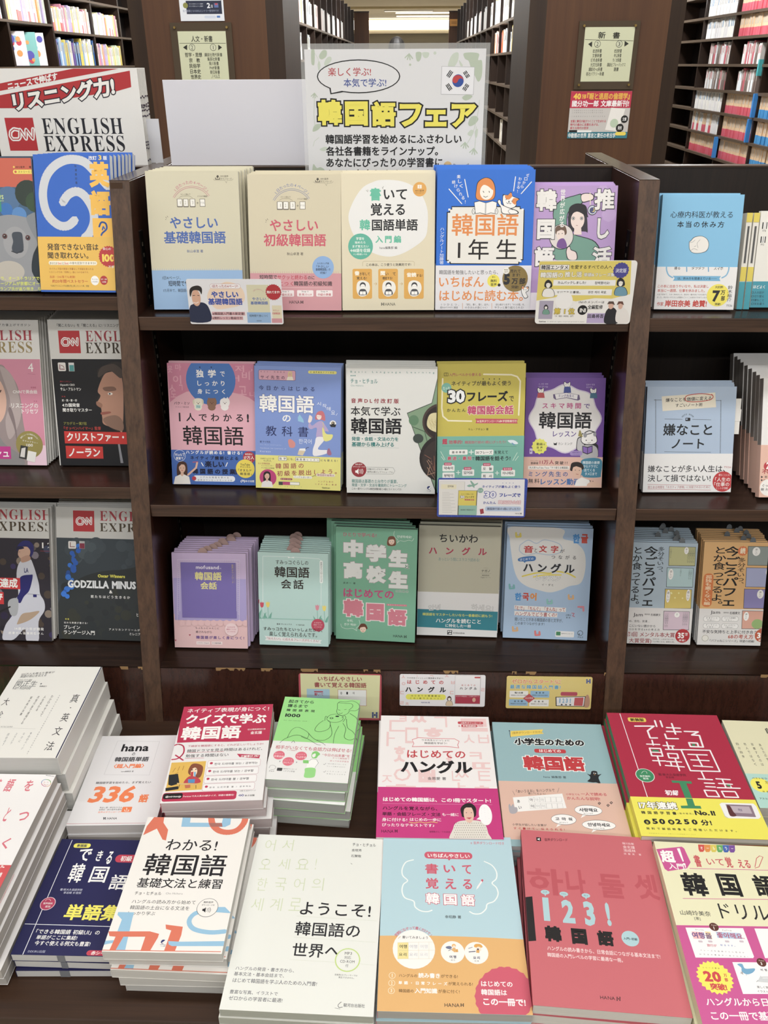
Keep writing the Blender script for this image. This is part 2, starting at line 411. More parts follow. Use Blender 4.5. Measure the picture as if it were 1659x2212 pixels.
# ---------------------------------------------------------------- large structure
WD = wood('dark_stained_wood', '#1a100b', '#30211a', .27, 0, 1, 0, .3)
WDV = wood('dark_stained_wood_upright', '#1f140e', '#34241a', .38, 2, 1, .08)
WE = wood('worn_wood_edge', '#2c1d14', '#553d2e', .5, 0, .8)
WEV = wood('worn_wood_edge_upright', '#332218', '#5d4432', .5, 2, .8)
WB = wood('wood_back_board', '#17100c', '#261b15', .5, 2, 1)
WR = wood('reddish_polished_wood', '#2a1610', '#40251c', .24, 2, 1, .25)
WT = wood('table_wood', '#2a1a11', '#3d281a', .45, 0, .6, 0, .3)
WP = wood('pillar_wood', '#45291a', '#5c3d24', .5, 2, .12)
WP2 = wood('pillar_trim_wood', '#2b1d15', '#3a2a1d', .45, 2, .15)
FLOORZ = -EYE*1000
struct('floor', mesh('floor', [(-9000, -5000, FLOORZ), (9000, -5000, FLOORZ), (9000, 31000, FLOORZ), (-9000, 31000, FLOORZ)], [[0, 1, 2, 3]], plain('floor_tile', '#c4b9a6', .35, noise=.15, scale=3))).location = (0, 0, EYE)
struct('ceiling', Geo().box(-9000, 9000, -5000, 31000, CEIL, CEIL+60).mesh('ceiling', plain('ceiling_paint', '#efe6d2', .9))).location = (0, 0, EYE)
for nm, x in (('wall_left', -9000), ('wall_right', 8900)): struct(nm, Geo().box(x, x+100, 2500, 30000, FLOORZ, CEIL).mesh(nm, plain('side_wall_paint', '#d9cfba', .85))).location = (0, 0, EYE)
struct('wall_far', Geo().box(-9000, 9000, 30000, 30100, FLOORZ, CEIL).mesh('wall_far', plain('far_wall_paint', '#8f8878', .8))).location = (0, 0, EYE)
struct('trim_1', Geo().box(-9000, 9000, 23800, 24000, CEIL-45, CEIL).mesh('beam', plain('beam_paint', '#d8cba8', .9))).location = (0, 0, EYE)
struct('trim_2', Geo().box(-9000, 9000, 29940, 29999, 830, 930).mesh('band', plain('band_paint', '#e3d6ba', .9))).location = (0, 0, EYE)
tag(obj('light_cove', Geo().box(-8500, 8500, 29900, 29999, 935, 1190).mesh('light_cove', glow('cove_glow', '#fff8ea', 5)), loc=(0, 0, EYE)), 'long glowing light cove along the top of the far wall', 'light')
for i, (z, y) in enumerate(((CEIL-30, 26500), (CEIL-30, 28300))):
    tag(obj('strip_light', Geo().box(-350, 1500, y, y+60, z, z+30).mesh('strip_light', glow('strip_glow', '#fff8ea', 3)), loc=(0, 0, EYE)),
        'thin white strip light on the far ceiling, %s to the camera' % ('nearer' if i == 0 else 'farther'), 'light', 'far strip lights')
for i, (x, y, a, b, p) in enumerate(LIGHTS):  # the rows behind the camera are unseen fill, built as fixtures like the rest
    e = empty('ceiling_light', 'white ceiling light, %s row from behind the photographer, %s' % (nth(1+sorted({q[1] for q in LIGHTS}).index(y)), {-2400: 'far left', -1900: 'left', -640: 'left of centre', 0: 'centre', 640: 'right of centre', 2400: 'far right', 1900: 'right'}[x]), 'light', Matrix.Translation(W(x, y, CEIL)), 'ceiling lights')
    g = Geo(); t = 14
    g.box(-a/2-t, a/2+t, -b/2-t, -b/2, -26, 0).box(-a/2-t, a/2+t, b/2, b/2+t, -26, 0).box(-a/2-t, -a/2, -b/2, b/2, -26, 0).box(a/2, a/2+t, -b/2, b/2, -26, 0)
    obj('frame', g.mesh('frame', plain('white_metal', '#e8e8e4', .4)), e)
    obj('diffuser', Geo().box(-a/2, a/2, -b/2, b/2, -8, -2).mesh('diffuser', glow('diffuser_glow', '#fffaf2', 3)), e)
    ld = bpy.data.lights.new('tube_light', 'AREA'); ld.shape = 'RECTANGLE'; ld.size = a/1000; ld.size_y = b/1000; ld.energy = p; ld.color = (.97, .985, 1)
    lo = bpy.data.objects.new('tube_light', ld); C.objects.link(lo); lo.parent = e; lo.location = (0, 0, -.03)

# ---------------------------------------------------------------- the display bookcase
L0, R0, TH = -429.0, 353.0, 31.0      # inner faces of the middle bay, thickness of an upright
def fy(z): return 1336 + (z+352)*.258  # slanted front of the bookcase
rack = empty('display_bookcase', 'dark wooden display bookcase, slant-fronted, with face-out language books', 'bookcase', Matrix.Translation(W(0, 0, 0)))
def rk(name, g, m, label=None):
    o = obj(name, g.mesh(name, m), rack)
    if label: o['label'] = label
    return o
ZB = {0: -356, 1: -655, 2: -938, 'L0': -326, 'L1': -626, 'L2': -938}
TOP, BASE = -158, -1040
for x in (L0-TH, R0, L0-2*TH-782, R0+TH+782):
    prof = [(fy(TOP), TOP), (fy(BASE), BASE), (1830, BASE), (1830, TOP)]
    g = Geo().prism(prof, x, x+TH, 'x')
    o = rk('side_panel', g, [WR]); bevel(o, .8)
    # worn front edge strip
    e = .7
    g = Geo().prism([(fy(TOP)-1.2, TOP), (fy(BASE)-1.2, BASE), (fy(BASE)+1, BASE), (fy(TOP)+1, TOP)], x, x+TH, 'x')
    s_ = rk('front_edge', g, [WEV])
    g = Geo().box(x, x+TH, fy(TOP), 1830, TOP, TOP+1.2); rk('top_edge', g, [wood('upright_top_edge', '#2c2018', '#5a4636', .28, 1, 1, .3)])
    for sd in (0, 1):     # slotted shelf standards
        xs = x-1.5 if sd == 0 else x+TH
        g = Geo(); g.box(xs, xs+1.5, 1390+8, 1408+8, -1000, -235)
        rk('shelf_standard', g, [plain('dark_metal', '#1c1917', .35, .7)])
        g = Geo()
        for k in range(44): g.box(xs-.3 if sd == 0 else xs+1.2, xs+.3 if sd == 0 else xs+1.8, 1404, 1409, -990+k*17, -984+k*17)
        so = rk('standard_slot', g, [plain('slot_shine', '#8b8378', .3, .6)]); so['kind'] = 'stuff'
bays = [(L0, R0, (0, 1, 2)), (L0-TH-782, L0-TH, ('L0', 'L1', 'L2')), (R0+TH, R0+TH+782, (0, 1, 2))]
for x0, x1, rows in bays:
    for r in rows:
        z = ZB[r]; y0 = fy(z)
        g = Geo().box(x0, x1, y0+(1.5 if r != 2 and r != 'L2' else -.6), 1580, z-(22 if r not in (2, 'L2') else 3), z); o = rk('shelf_board', g, [WD])
        if rows.index(r) < 2:
            e_ = rk('shelf_edge', Geo().box(x0+.3, x1-.3, y0, y0+1.6, z-22, z-.4), [WE]); bevel(e_, .5)
    rk('back_panel', Geo().box(x0, x1, 1580, 1604, BASE, TOP), [WB])
    rk('shelf_board', Geo().box(x0, x1, 1605, 1830, -332, -310), [WD])
    rk('back_panel_edge', Geo().box(x0, x1, 1579, 1605, TOP-1, TOP+1.5), [wood('panel_top_edge', '#2c2018', '#564335', .3, 0, 1, .2)])
    rk('base_panel', Geo().prism([(fy(-941)+.6, -941), (fy(BASE)+.6, BASE), (fy(BASE)+20, BASE), (fy(-941)+20, -941)], x0, x1, 'x'), [WR])
g = Geo(); rr = random.Random(5)        # scraps of old tape along the lower shelf edge
for x, w_ in ((-500, 14), (-468, 12), (-330, 30), (-300, 22), (-250, 20), (-180, 30), (-70, 8), (-52, 12), (70, 26), (190, 8), (214, 18), (350, 16), (620, 40)):
    n = 7; pts = [(x+w_*k/(n-1), -938.5) for k in range(n)] + [(x+w_*k/(n-1), -939-rr.random()*9) for k in reversed(range(n))]
    g.prism([(a, b) for a, b in pts], fy(-940)-.6, fy(-940)-.1, 'y')
o = rk('tape_residue', g, [plain('tape_scrap', '#a9875c', .8)]); o['kind'] = 'stuff'
o = obj('clear_tape', Geo().box(-458, -440, fy(-166)-1.9, fy(-166)-1.4, -186, -160).mesh('clear_tape', plain('shiny_tape', '#4d3a2c', .08)), rack)
o['label'] = 'shiny clear tape on the top corner'

# ---------------------------------------------------------------- the table that the stacks lie on
TZ = -1040.0
tb = empty('display_table', 'low brown display table in front of the bookcase, carrying flat book stacks', 'table', Matrix.Translation(W(0, 620, TZ)))
def tt(name, g, m, label=None):
    o = obj(name, g.mesh(name, m), tb, loc=(0, -.620, -TZ/1000))
    if label: o['label'] = label
    return o
bevel(tt('table_top', Geo().box(-1500, 1500, 622, 1172, TZ-30, TZ), [WT]), 1.5)
tt('front_apron', Geo().box(-1490, 1490, 640, 660, FLOORZ+60, TZ-30), [wood('apron_wood', '#1c130d', '#33241a', .4, 0, 1)])
tt('worn_patch', Geo().prism([(-432, -1118), (-350, -1118), (-346, -1078), (-434, -1072)], 639.2, 640.2, 'y'), [plain('grey_tape', '#8c8479', .7, noise=.3, scale=90)], 'grey tape patch on the apron')
for x in (-1480, 1420): tt('leg', Geo().box(x, x+60, 660, 720, FLOORZ, TZ-30), [WD])
# ---------------------------------------------------------------- pillars, signs and the bookcases behind
def pillar(name, x0, x1, label):
    e = empty(name, label, 'pillar', Matrix.Translation(W((x0+x1)/2, 4170, FLOORZ))); w = (x1-x0)/2; H = CEIL-FLOORZ
    obj('face_panel', Geo().box(-w+70, w-70, 0, 640, 0, H).mesh('face_panel', WP), e)
    for s in (-1, 1):
        a, b = (-w, -w+70) if s < 0 else (w-70, w)
        obj('corner_trim', Geo().prism([(a, 26 if s < 0 else 0), (b, 0 if s < 0 else 26), (b, 640), (a, 640)], 0, H, 'z').mesh('corner_trim', WP2), e)
    obj('plinth', Geo().box(-w-4, w+4, -6, 646, 0, 90).mesh('plinth', WP2), e)
    return e
pillar('wooden_pillar', -1205, -538, 'brown wooden pillar with a section sign, behind the blank white board')
pillar('wooden_pillar', 513, 1172, 'brown wooden pillar with a section sign and a red poster under it')
def upright4(x, y, z): return frame4(W(x, y, z), Vector((1, 0, 0)), Vector((0, 0, 1)), Vector((0, -1, 0)))
BRASS = plain('brass', '#a98d55', .25, .8)
def sign(x0, x1, z0, z1, px0, px1, pz0, pz1, label):
    e = empty('section_sign', label, 'sign', upright4((x0+x1)/2, 4168, z0)); w = (x1-x0)/2
    obj('acrylic_plate', Geo().box(-w, w, 0, z1-z0, 0, 6).mesh('acrylic_plate', plain('smoked_acrylic', '#4f4335', .12)), e)
    cx = (x0+x1)/2
    obj('paper', Geo().box(px0-cx, px1-cx, pz0-z0, pz1-z0, 6, 6.6).mesh('paper', plain('sign_paper', '#cdd0b2', .5)), e)
    for a in (-w+20, w-20):
        for b in (18, z1-z0-18): obj('brass_bolt', Geo().tube((a, b, 6), (a, b, 14), 6, 12, r2=5).mesh('brass_bolt', BRASS), e)
    return Print(e, 'sign_lettering', 7.0)
p = sign(-1023, -758, -102, 160, -993, -785, -80, 128, 'acrylic section sign with arrows on the pillar behind the blank white board').fr(0, 0, 3.19); p.place()
K = '#2b2c26'
p.T('人文・新書', 1318, 246, 1468, 290, K, .01); p.L([(1240, 298), (1556, 298)], K, 2)
p.P([(1264, 327), (1292, 308), (1292, 346)], K); p.P([(1532, 327), (1506, 308), (1506, 346)], K)
for s, cx in (('2', 1326), ('1', 1471)): p.CO(cx, 327, 21, K, '#cdd0b2', 2.5); p.T(s, cx-8, 313, cx+8, 341, K)
for i, s in enumerate(('哲学・思想', '宗　教', '民俗学', '日本史', '世界史')): x = (1276, 1304, 1306, 1312, 1316)[i]; p.T(s, x, 362+i*38, (1396, 1382, 1384, 1388, 1390)[i], 394+i*38, K, .012)
for i, s in enumerate(('講談社現代新書', '集英社新書', '角川新書', 'PHP新書', '朝日新書', 'ノベルス')): p.T(s, (1410, 1430, 1442, 1446, 1450, 1458)[i], 364+i*30, (1534, 1518, 1510, 1516, 1518, 1518)[i], 390+i*30, K)
p = sign(724, 980, -102, 158, 750, 960, -71, 135, 'acrylic section sign with arrows above the red poster').fr(1100, 0, 2.968); p.place()
p.T('新', 566, 204, 618, 248, K, .015); p.T('書', 660, 206, 710, 248, K, .015); p.L([(486, 254), (792, 262)], K, 2)
p.P([(504, 283), (530, 266), (528, 303)], K); p.P([(764, 280), (738, 262), (736, 299)], K)
for s, cx in (('2', 564), ('3', 703)): p.CO(cx, 282, 20, K, '#cdd0b2', 2.5); p.T(s, cx-8, 270, cx+8, 295, K)
for i, s in enumerate(('岩波新書', '文春新書', '幻冬舎新書', '光文社新書', '講談社+α新書', '各社パワリー新書')): p.T(s, (532, 530, 520, 518, 506, 490)[i], 314+i*29.4, (592, 592, 594, 592, 596, 606)[i], 339+i*29.4, K)
for i, s in enumerate(('岩波新書', '中公新書', 'ちくま新書', '講談社ブルーバックス', '選書')): p.T(s, (670, 668, 660, 624, 666)[i], 314+i*29.4, (720, 718, 716, 744, 700)[i], 339+i*29.4, K)
e = empty('poster', 'small red, grey and teal book poster under the right-hand section sign', 'poster', upright4(848, 4168, -298))
obj('sheet', Geo().box(-133, 133, 0, 190, 0, 1).mesh('sheet', ink('#c9c5c2')), e)
p = Print(e, 'poster_print', 1.1, 266, 190).fr(1100, 0, 2.968); p.place()
p.R(392, 585, 788, 692, '#c42348'); p.R(366, 846, 754, 892, '#2c7f92'); p.T('40', 410, 598, 462, 638, '#f3c92e', .05); p.T('万部', 464, 604, 494, 634, '#f3c92e', .03); p.T('『暇と退屈の倫理学』', 496, 594, 776, 640, '#e8b32a', .035)
p.T('國分功一郎 文庫最新刊!', 400, 642, 770, 686, '#f4eef0', .03)
for i, (a, b) in enumerate(((404, 600), (404, 600), (400, 615))): p.T('この世界はどのように成り立つのか', a, (704, 718, 742)[i], b, (712, 726, 750)[i], '#666')
for i, s in enumerate(('言葉と責任が結びつくことで生まれる', '時代の痛みに言葉をあげる、', '新たな時代の哲学')): p.T(s, 392-i, 768+i*22, (620, 576, 508)[i], 786+i*22, '#c2354f', .02)
p.P([(654, 690), (744, 698), (698, 842), (614, 832)], '#eceae6'); p.C(672, 790, 26, '#bcd0b6'); p.S(738, 764, 24, '#222'); p.S(708, 820, 26, '#222'); p.T('文庫', 724, 752, 752, 776, '#eee', .02); p.T('発売', 694, 808, 722, 832, '#eee', .02)
p.R(384, 834, 434, 848, '#222'); p.R(436, 836, 526, 848, '#eee'); p.T('中動態の世界 意志と責任の考古学', 376, 852, 682, 884, '#f2f4f2', .015); p.R(680, 846, 746, 868, '#f0d838', 10)
e = empty('notice', 'white and navy notice sheet above the left section sign', 'poster', upright4(-880, 4168, 166))
obj('sheet', Geo().box(-94, 94, 0, 270, 0, 1).mesh('sheet', ink('#dfe3ea')), e)
p = Print(e, 'notice_print', 1.1, 188, 270).fr(0, 0, 3.19); p.place()
p.R(1240, -400, 1532, 96, '#262d45'); p.R(1252, -200, 1522, 4, '#d8dce6'); p.C(1278, 38, 17, '#8a8a3a'); p.T('2', 1424, 20, 1450, 56, '#e8eaf0', .03); p.T('倍', 1452, 32, 1468, 54, '#e8eaf0'); p.R(1474, 22, 1506, 52, '#5a6ea8'); p.R(1480, 22, 1500, 34, '#b8485a')
for i in (0, 1): p.T('ポイント付与キャンペーン実施中', 1302, 22+i*16, 1400, 32+i*16, '#cfd4e0')
p.T('電子書籍とらのあなエントリー受付中です', 1260, 66, 1508, 84, '#9aa3ba'); p.R(1408, 108, 1490, 126, '#c8d2e4', 8); p.R(1494, 108, 1518, 122, '#4a7ac0')

# small books for the cases behind: a cover, its page block and a paper band in one cheap mesh
def shelf_book(cov, pag='#d9d3c6', band=None, mark='#444444'):
    k = ('sb', cov, pag, band, mark)
    if k not in _m:
        g = Geo()       # unit book: x thickness 0..1, y depth 0..1 (spine at 0), z height 0..1 in 1000ths
        g.box(0, 1000, 0, 60, 0, 1000, 0).box(0, 90, 60, 1000, 0, 1000, 0).box(910, 1000, 60, 1000, 0, 1000, 0).box(90, 910, 60, 960, 8, 985, 1)
        g.box(320, 680, -6, 0, 520, 900, 2)
        ms = [ink(cov, .45), ink(pag, .8), ink(mark)]
        if band: g.box(-6, 1006, -8, 700, 0, 380, 3); ms.append(ink(band, .45))
        _m[k] = g.mesh('paperback', ms)
    return _m[k]
def case(name, label, ox, oy, face, length, depth, levels, posts, zt, post_w=24):
    """long wall case along +y; face +1 looks towards +x, -1 towards -x"""
    e = empty(name, label, 'bookcase', Matrix.Translation(W(ox, oy, FLOORZ)))
    def X(a, b): return (min(-face*a, -face*b), max(-face*a, -face*b))
    z0 = -FLOORZ
    obj('back_panel', Geo().box(*X(depth, depth+15), 0, length, 0, zt+z0).mesh('back_panel', WB), e)
    for a in posts: obj('upright', Geo().box(*X(0, depth), a-post_w/2, a+post_w/2, 0, zt+z0).mesh('upright', WDV), e)
    for a, b, z in levels: obj('shelf_board', Geo().box(*X(-6, depth), a, b, z-20+z0, z+z0).mesh('shelf_board', plain('shelf_metal', '#55473a', .4)), e)
    return e
def row(name, where, ox, face, y0, y1, z, hs, ts, covers, rnd, group, depth=110, lean=0, inset=14, first=1, cat='book'):
    y = y0; i = first
    while y < y1-ts[0]:
        t = rnd.uniform(*ts); h = rnd.uniform(*hs); c = covers[min(len(covers)-1, int(rnd.random()*len(covers)))]
        if y+t > y1: break
        ez = Vector((0, 0, 1)); ey = Vector((-face, 0, 0)); ex = ey.cross(ez)   # spine faces the aisle, thickness runs along the wall
        if ex.y < 0: st = y+t*.985
        else: st = y
        m = frame4(W(ox - face*inset - face*rnd.uniform(0, 10), st, z+.6), ex*(t*.97/1000), ey*(depth/1000), ez*(h/1000))
        o = obj(name, shelf_book(*c)); o.matrix_world = m
        tag(o, '%s, %s from near end, %s' % (c[4], nth(i), where), cat, group)
        y += t + (rnd.random() < .04)*20; i += 1
def bk(cov, band=None, what='white paperback', mark='#a9a49c', pag='#d9d3c6'): return (cov, pag, band, mark, what)
class _B(tuple): pass
_sb = shelf_book
def shelf_book(cov, pag='#d9d3c6', band=None, mark='#444444', what=''): return _sb(cov, pag, band, mark)
rnd = random.Random(11)
WH = [bk('#e6e4e2'), bk('#dedcdc'), bk('#e9e7e0', mark='#3f7fb0')]
TR = [bk('#d6b48c', '#cf4a5c', 'tan red-banded paperback'), bk('#dcbb94', '#d2566a', 'tan red-banded paperback')]
TB = [bk('#d6b48c', '#2f86c4', 'tan blue-banded paperback'), bk('#dab891', '#3a90cc', 'tan blue-banded paperback')]
MIX = [bk('#e7e0d4'), bk('#d9dfe4'), bk('#e4cf5e', None, 'yellow paperback'), bk('#d98aa0', None, 'pink paperback'), bk('#efece6'), bk('#c9d7b8', None, 'pale green paperback'), bk('#e5a35a', None, 'orange paperback'), bk('#efe9e2', '#d77'), bk('#e3d6b4', None, 'cream paperback'), bk('#b9a8cf', None, 'lilac paperback')]
RX, LX = 2650, -3300
rl = [357, 185, -11, -204, -374, -551, -725, -900]
YA, YB, YC, YD, YE = 6410, 7223, 8007, 8850, 9660
case('wall_bookcase', 'tall bookcase of tan and white paperbacks beyond the right pillar', RX, 6300, -1, 3500, 180,
     [(0, 3500, z) for z in rl + [530]], [110, 923, 1707, 2550, 3360], 760)
for j, z in enumerate(rl[:7]):
    for y0, y1, bay in ((YA+14, YB-14, 'near bay'), (YB+14, YC-14, 'middle bay'), (YC+14, YD-14, 'far bay')):
        if j in (2, 3): continue
        if j == 7: continue
        cv = {'near bay': TB, 'middle bay': TR, 'far bay': WH if j not in (5, 6) else (WH+TR if j == 5 else TR)}[bay]
        row('shelf_paperback', '%s shelf down, %s, right wall bookcase' % (nth(j+1), bay), RX, -1, y0, y1, z, (148, 157), (36, 42), cv, rnd, 'paperbacks in the right wall bookcase')
for j, z in ((2, -11), (3, -204)):
    for a, n in ((YA+60, 10), (YB+150, 12), (YC+30, 17)):
        row('upright_booklet', '%s shelf down, %s cluster, right wall bookcase' % (nth(j+1), nth(1+[YA+60, YB+150, YC+30].index(a))), RX, -1, a, a+n*34, z, (130, 165), (18, 36), [bk('#c9c3bd', mark='#b03a4a'), bk('#e8e6e4', mark='#b03a4a'), bk('#7b6a62', None, 'dark booklet'), bk('#dfe6ea'), bk('#c25a66', None, 'red booklet')], rnd, 'booklets in the right wall bookcase')
for y, z, c in ((YB-10, -374, '#1f7ecb'), (YB+20, -551, '#1f7ecb'), (YC-60, -725, '#1f7ecb'), (YB+10, -90, '#2fa3a8')):
    o = obj('index_divider', Geo().box(-30, 0, 0, 26, 0, 165 if c != '#2fa3a8' else 110).mesh('index_divider', ink(c)), loc=tuple(W(RX, y, z)))
    tag(o, '%s index divider sticking out of the right wall bookcase, %s' % ('teal' if c == '#2fa3a8' else 'bright blue', {-374: 'on the fifth shelf', -551: 'on the sixth shelf', -725: 'on the lowest visible shelf', -90: 'near the middle'}[z]), 'divider', 'index dividers')
# left wall case
lv = [(0, 1980, 339), (1980, 3140, 288), (3140, 5200, 287), (0, 1980, 640), (1980, 5200, 590), (0, 1980, -8), (1980, 5200, -2)]
case('wall_bookcase', 'tall bookcase of bright paperbacks beyond the left pillar', LX, 7000, 1, 5200, 260, lv, [15, 980, 1980, 3140, 4100, 5180], 900, 40)
for nm, a, b, z, hs in (('upper shelf of nearest bay', 7060, 7950, 339, (190, 220)), ('upper shelf of second bay', 8040, 8940, 339, (185, 215)), ('upper shelf of third bay', 9010, 10120, 288, (185, 230)), ('upper shelf of fourth bay', 10170, 11080, 287, (170, 215)), ('second shelf of third bay', 9010, 10120, -2, (180, 245)), ('second shelf of fourth bay', 10170, 11080, -2, (170, 215))):
    row('tall_paperback', nm + ', left wall bookcase', LX, 1, a, b, z, hs, (22, 46), MIX if 'second shelf of third' not in nm else MIX[:2]+[bk('#2c62a8', None, 'blue paperback'), bk('#233a63', None, 'navy paperback'), bk('#e4cf4e', None, 'yellow paperback'), bk('#8fb4dc', None, 'light blue paperback'), bk('#7a5ca8', None, 'purple paperback')], rnd, 'paperbacks in the left wall bookcase', depth=150)
for i, (y, c) in enumerate(((8090, '#e8e2e6'), (8330, '#79b8b2'), (8520, '#ebe3e0'))):    # face-out picture books in the niche
    e = empty('picture_book', ('white picture book with a red figure, nearest in the left niche', 'teal-edged picture book between two white ones in the left niche', 'white picture book with orange and purple shapes in the left niche')[i], 'book',
              frame4(W(LX-150, y+60, 0), Vector((math.cos(.75), math.sin(.75), 0)), Vector((0, 0, 1)), Vector((math.sin(.75), -math.cos(.75), 0))), 'picture books in the left niche')
    obj('cover', Geo().box(0, 200, 0, 262, -14, 0).mesh('cover', ink(c)), e)
    g = Geo(); rr = random.Random(i)
    for k in range(7):
        a, b, r = rr.uniform(40, 160), rr.uniform(40, 220), rr.uniform(14, 38)
        g.prism([(a+r*math.cos(t*math.pi/6), b+r*math.sin(t*math.pi/6)) for t in range(12)], .2+k*.2, .4+k*.2, 'z', k % 4)
    obj('cover_print', g.mesh('cover_print', [ink('#cf4453'), ink('#5b57b0'), ink('#e69a4a'), ink('#7fb2cf')]), e)
# aisle cases
case('aisle_bookcase', 'bookcase along the left side of the middle aisle', -985, 7000, 1, 10600, 260, [(0, 1650, 277), (1650, 10600, 340), (0, 1650, -40), (1650, 10600, 40), (0, 10600, -330)], [15+800*k for k in range(13)]+[10585], 860, 24)
case('aisle_bookcase', 'bookcase along the right side of the middle aisle', 875, 7000, -1, 10600, 260, [(0, 10600, z) for z in (345, 90, -170, -430, -670)], [15+800*k for k in range(13)]+[10585], 860, 24)
AW = [bk('#e5e2dc', None, 'white hardcover', '#555555'), bk('#dcdad6', None, 'greyish white hardcover', '#555555'), bk('#cfd3d6', None, 'light grey hardcover', '#666666'), bk('#e9e3d2', None, 'cream hardcover'), bk('#d9b8b4', None, 'pinkish hardcover'), bk('#8f9aa3', None, 'grey hardcover'), bk('#efeeea', None, 'bright white hardcover', '#444444'), bk('#d8cf9a', None, 'pale yellow hardcover')]
AR = AW[:4]+[bk('#c8383c', None, 'red hardcover'), bk('#e08a2e', None, 'orange hardcover'), bk('#3a4d80', None, 'blue hardcover'), bk('#e6c94a', None, 'yellow hardcover')]
far = [Geo(), Geo()]
for k in range(10):
    a = 7030+k*800; f = 1 if k < 4 else .8; tk = (28, 54) if k < 4 else (80, 130)
    if k > 4:       # too far and too many to pick apart: one mass per side
        for sd, ox, zz in ((0, -985, 340), (1, 875, 345)):
            y = a
            while y < a+640:
                t = rnd.uniform(30, 60); h = rnd.uniform(185, 238); x0, x1 = (-1155, -1003) if sd == 0 else (893, 1045)
                far[sd].box(x0, x1, y, y+t*.95, zz+.6, zz+h, int(rnd.random()*4)); y += t
        continue
    row('hardcover', 'top shelf, %s bay, left aisle bookcase' % nth(k+1), -985, 1, a, a+750*f, 277 if k < 2 else 340, (185, 235), tk, AW, rnd, 'hardcovers on the left aisle top shelf', depth=150)
    row('hardcover', 'top shelf, %s bay, right aisle bookcase' % nth(k+1), 875, -1, a, a+750*f, 345, (185, 240), tk, AW, rnd, 'hardcovers on the right aisle top shelf', depth=150)
    if k < 4:
        row('hardcover', 'second shelf, %s bay, left aisle bookcase' % nth(k+1), -985, 1, a, a+500, -40 if k < 2 else 40, (180, 225), (30, 60), AW+[bk('#2d6db0', None, 'blue hardcover')], rnd, 'hardcovers on the left aisle second shelf', depth=150)
        row('hardcover', 'second shelf, %s bay, right aisle bookcase' % nth(k+1), 875, -1, a, a+700, 90, (150, 200), (30, 60), AR, rnd, 'hardcovers on the right aisle second shelf', depth=150)
for sd in (0, 1):
    o = obj('distant_books', far[sd].mesh('distant_books', [ink('#e5e2dc'), ink('#dcdad6'), ink('#cfd3d6'), ink('#d9b8b4')]), loc=(0, 0, EYE)); o['kind'] = 'stuff'
    tag(o, 'far rows of pale hardcovers on the %s aisle top shelf' % ('left' if sd == 0 else 'right'), 'books')
for z, n, l in ((-170, 2, 'third'), (-430, 2, 'fourth'), (-670, 3, 'fifth')):
    for k in range(n):
        row('hardcover', '%s shelf, %s bay, right aisle bookcase' % (l, nth(k+1)), 875, -1, 7040+k*800, 7040+k*800+420, z, (150, 220), (30, 65), AR[:4]+[bk('#c9ab78', None, 'tan hardcover'), bk('#8a6a4c', None, 'brown hardcover')], rnd, 'hardcovers low in the right aisle bookcase', depth=150)
for x0, x1, l in ((-985, -716, 'left'), (727, 900, 'right')):
    e = empty('end_panel', 'brown end panel closing the %s aisle bookcase' % l, 'panel', Matrix.Translation(W(x0, 17640, FLOORZ)))
    obj('face', Geo().box(0, x1-x0, 0, 40, 0, 820-FLOORZ).mesh('face', WP), e); obj('cap', Geo().box(-6, x1-x0+6, -6, 46, 820-FLOORZ, 840-FLOORZ).mesh('cap', WP2), e)
e = empty('hanging_sign', 'small orange sign on the right end panel of the middle aisle', 'sign', upright4(815, 17630, 600)); obj('board', Geo().box(-70, 70, 0, 110, 0, 8).mesh('board', ink('#dc9a3a')), e)
obj('sign_lettering', Geo().box(-50, 50, 60, 66, 8, 9).box(-50, 50, 40, 46, 8, 9).mesh('sign_lettering', ink('#7a4a1a')), e)
# tinsel
for i, (x, y, z, L, c, l) in enumerate(((922, 7700, 520, 320, '#b9a640', 'gold tinsel bunch hanging on the right aisle bookcase'), (922, 7720, 92, 500, '#9aa0a0', 'silver tinsel garland hanging on the right aisle bookcase'))):
    g = Geo(); rr = random.Random(3+i)
    for k in range(420):
        a = rr.uniform(0, 6.28); h = rr.uniform(0, L); r = rr.uniform(18, 48); dx, dz = r*math.cos(a), r*math.sin(a)
        b = len(g.v); g.v += [(0, 0, -h), (2, 3, -h+4), (dx, rr.uniform(-30, 30), -h+dz*.7)]; g.f.append([b, b+1, b+2]); g.m.append(0)
    g.tube((0, 0, 0), (0, 0, -L), 2, 6)
    tag(obj('tinsel', g.mesh('tinsel', plain('tinsel_%d' % i, c, .2, .9)), loc=tuple(W(x-60, y, z))), l, 'decoration')
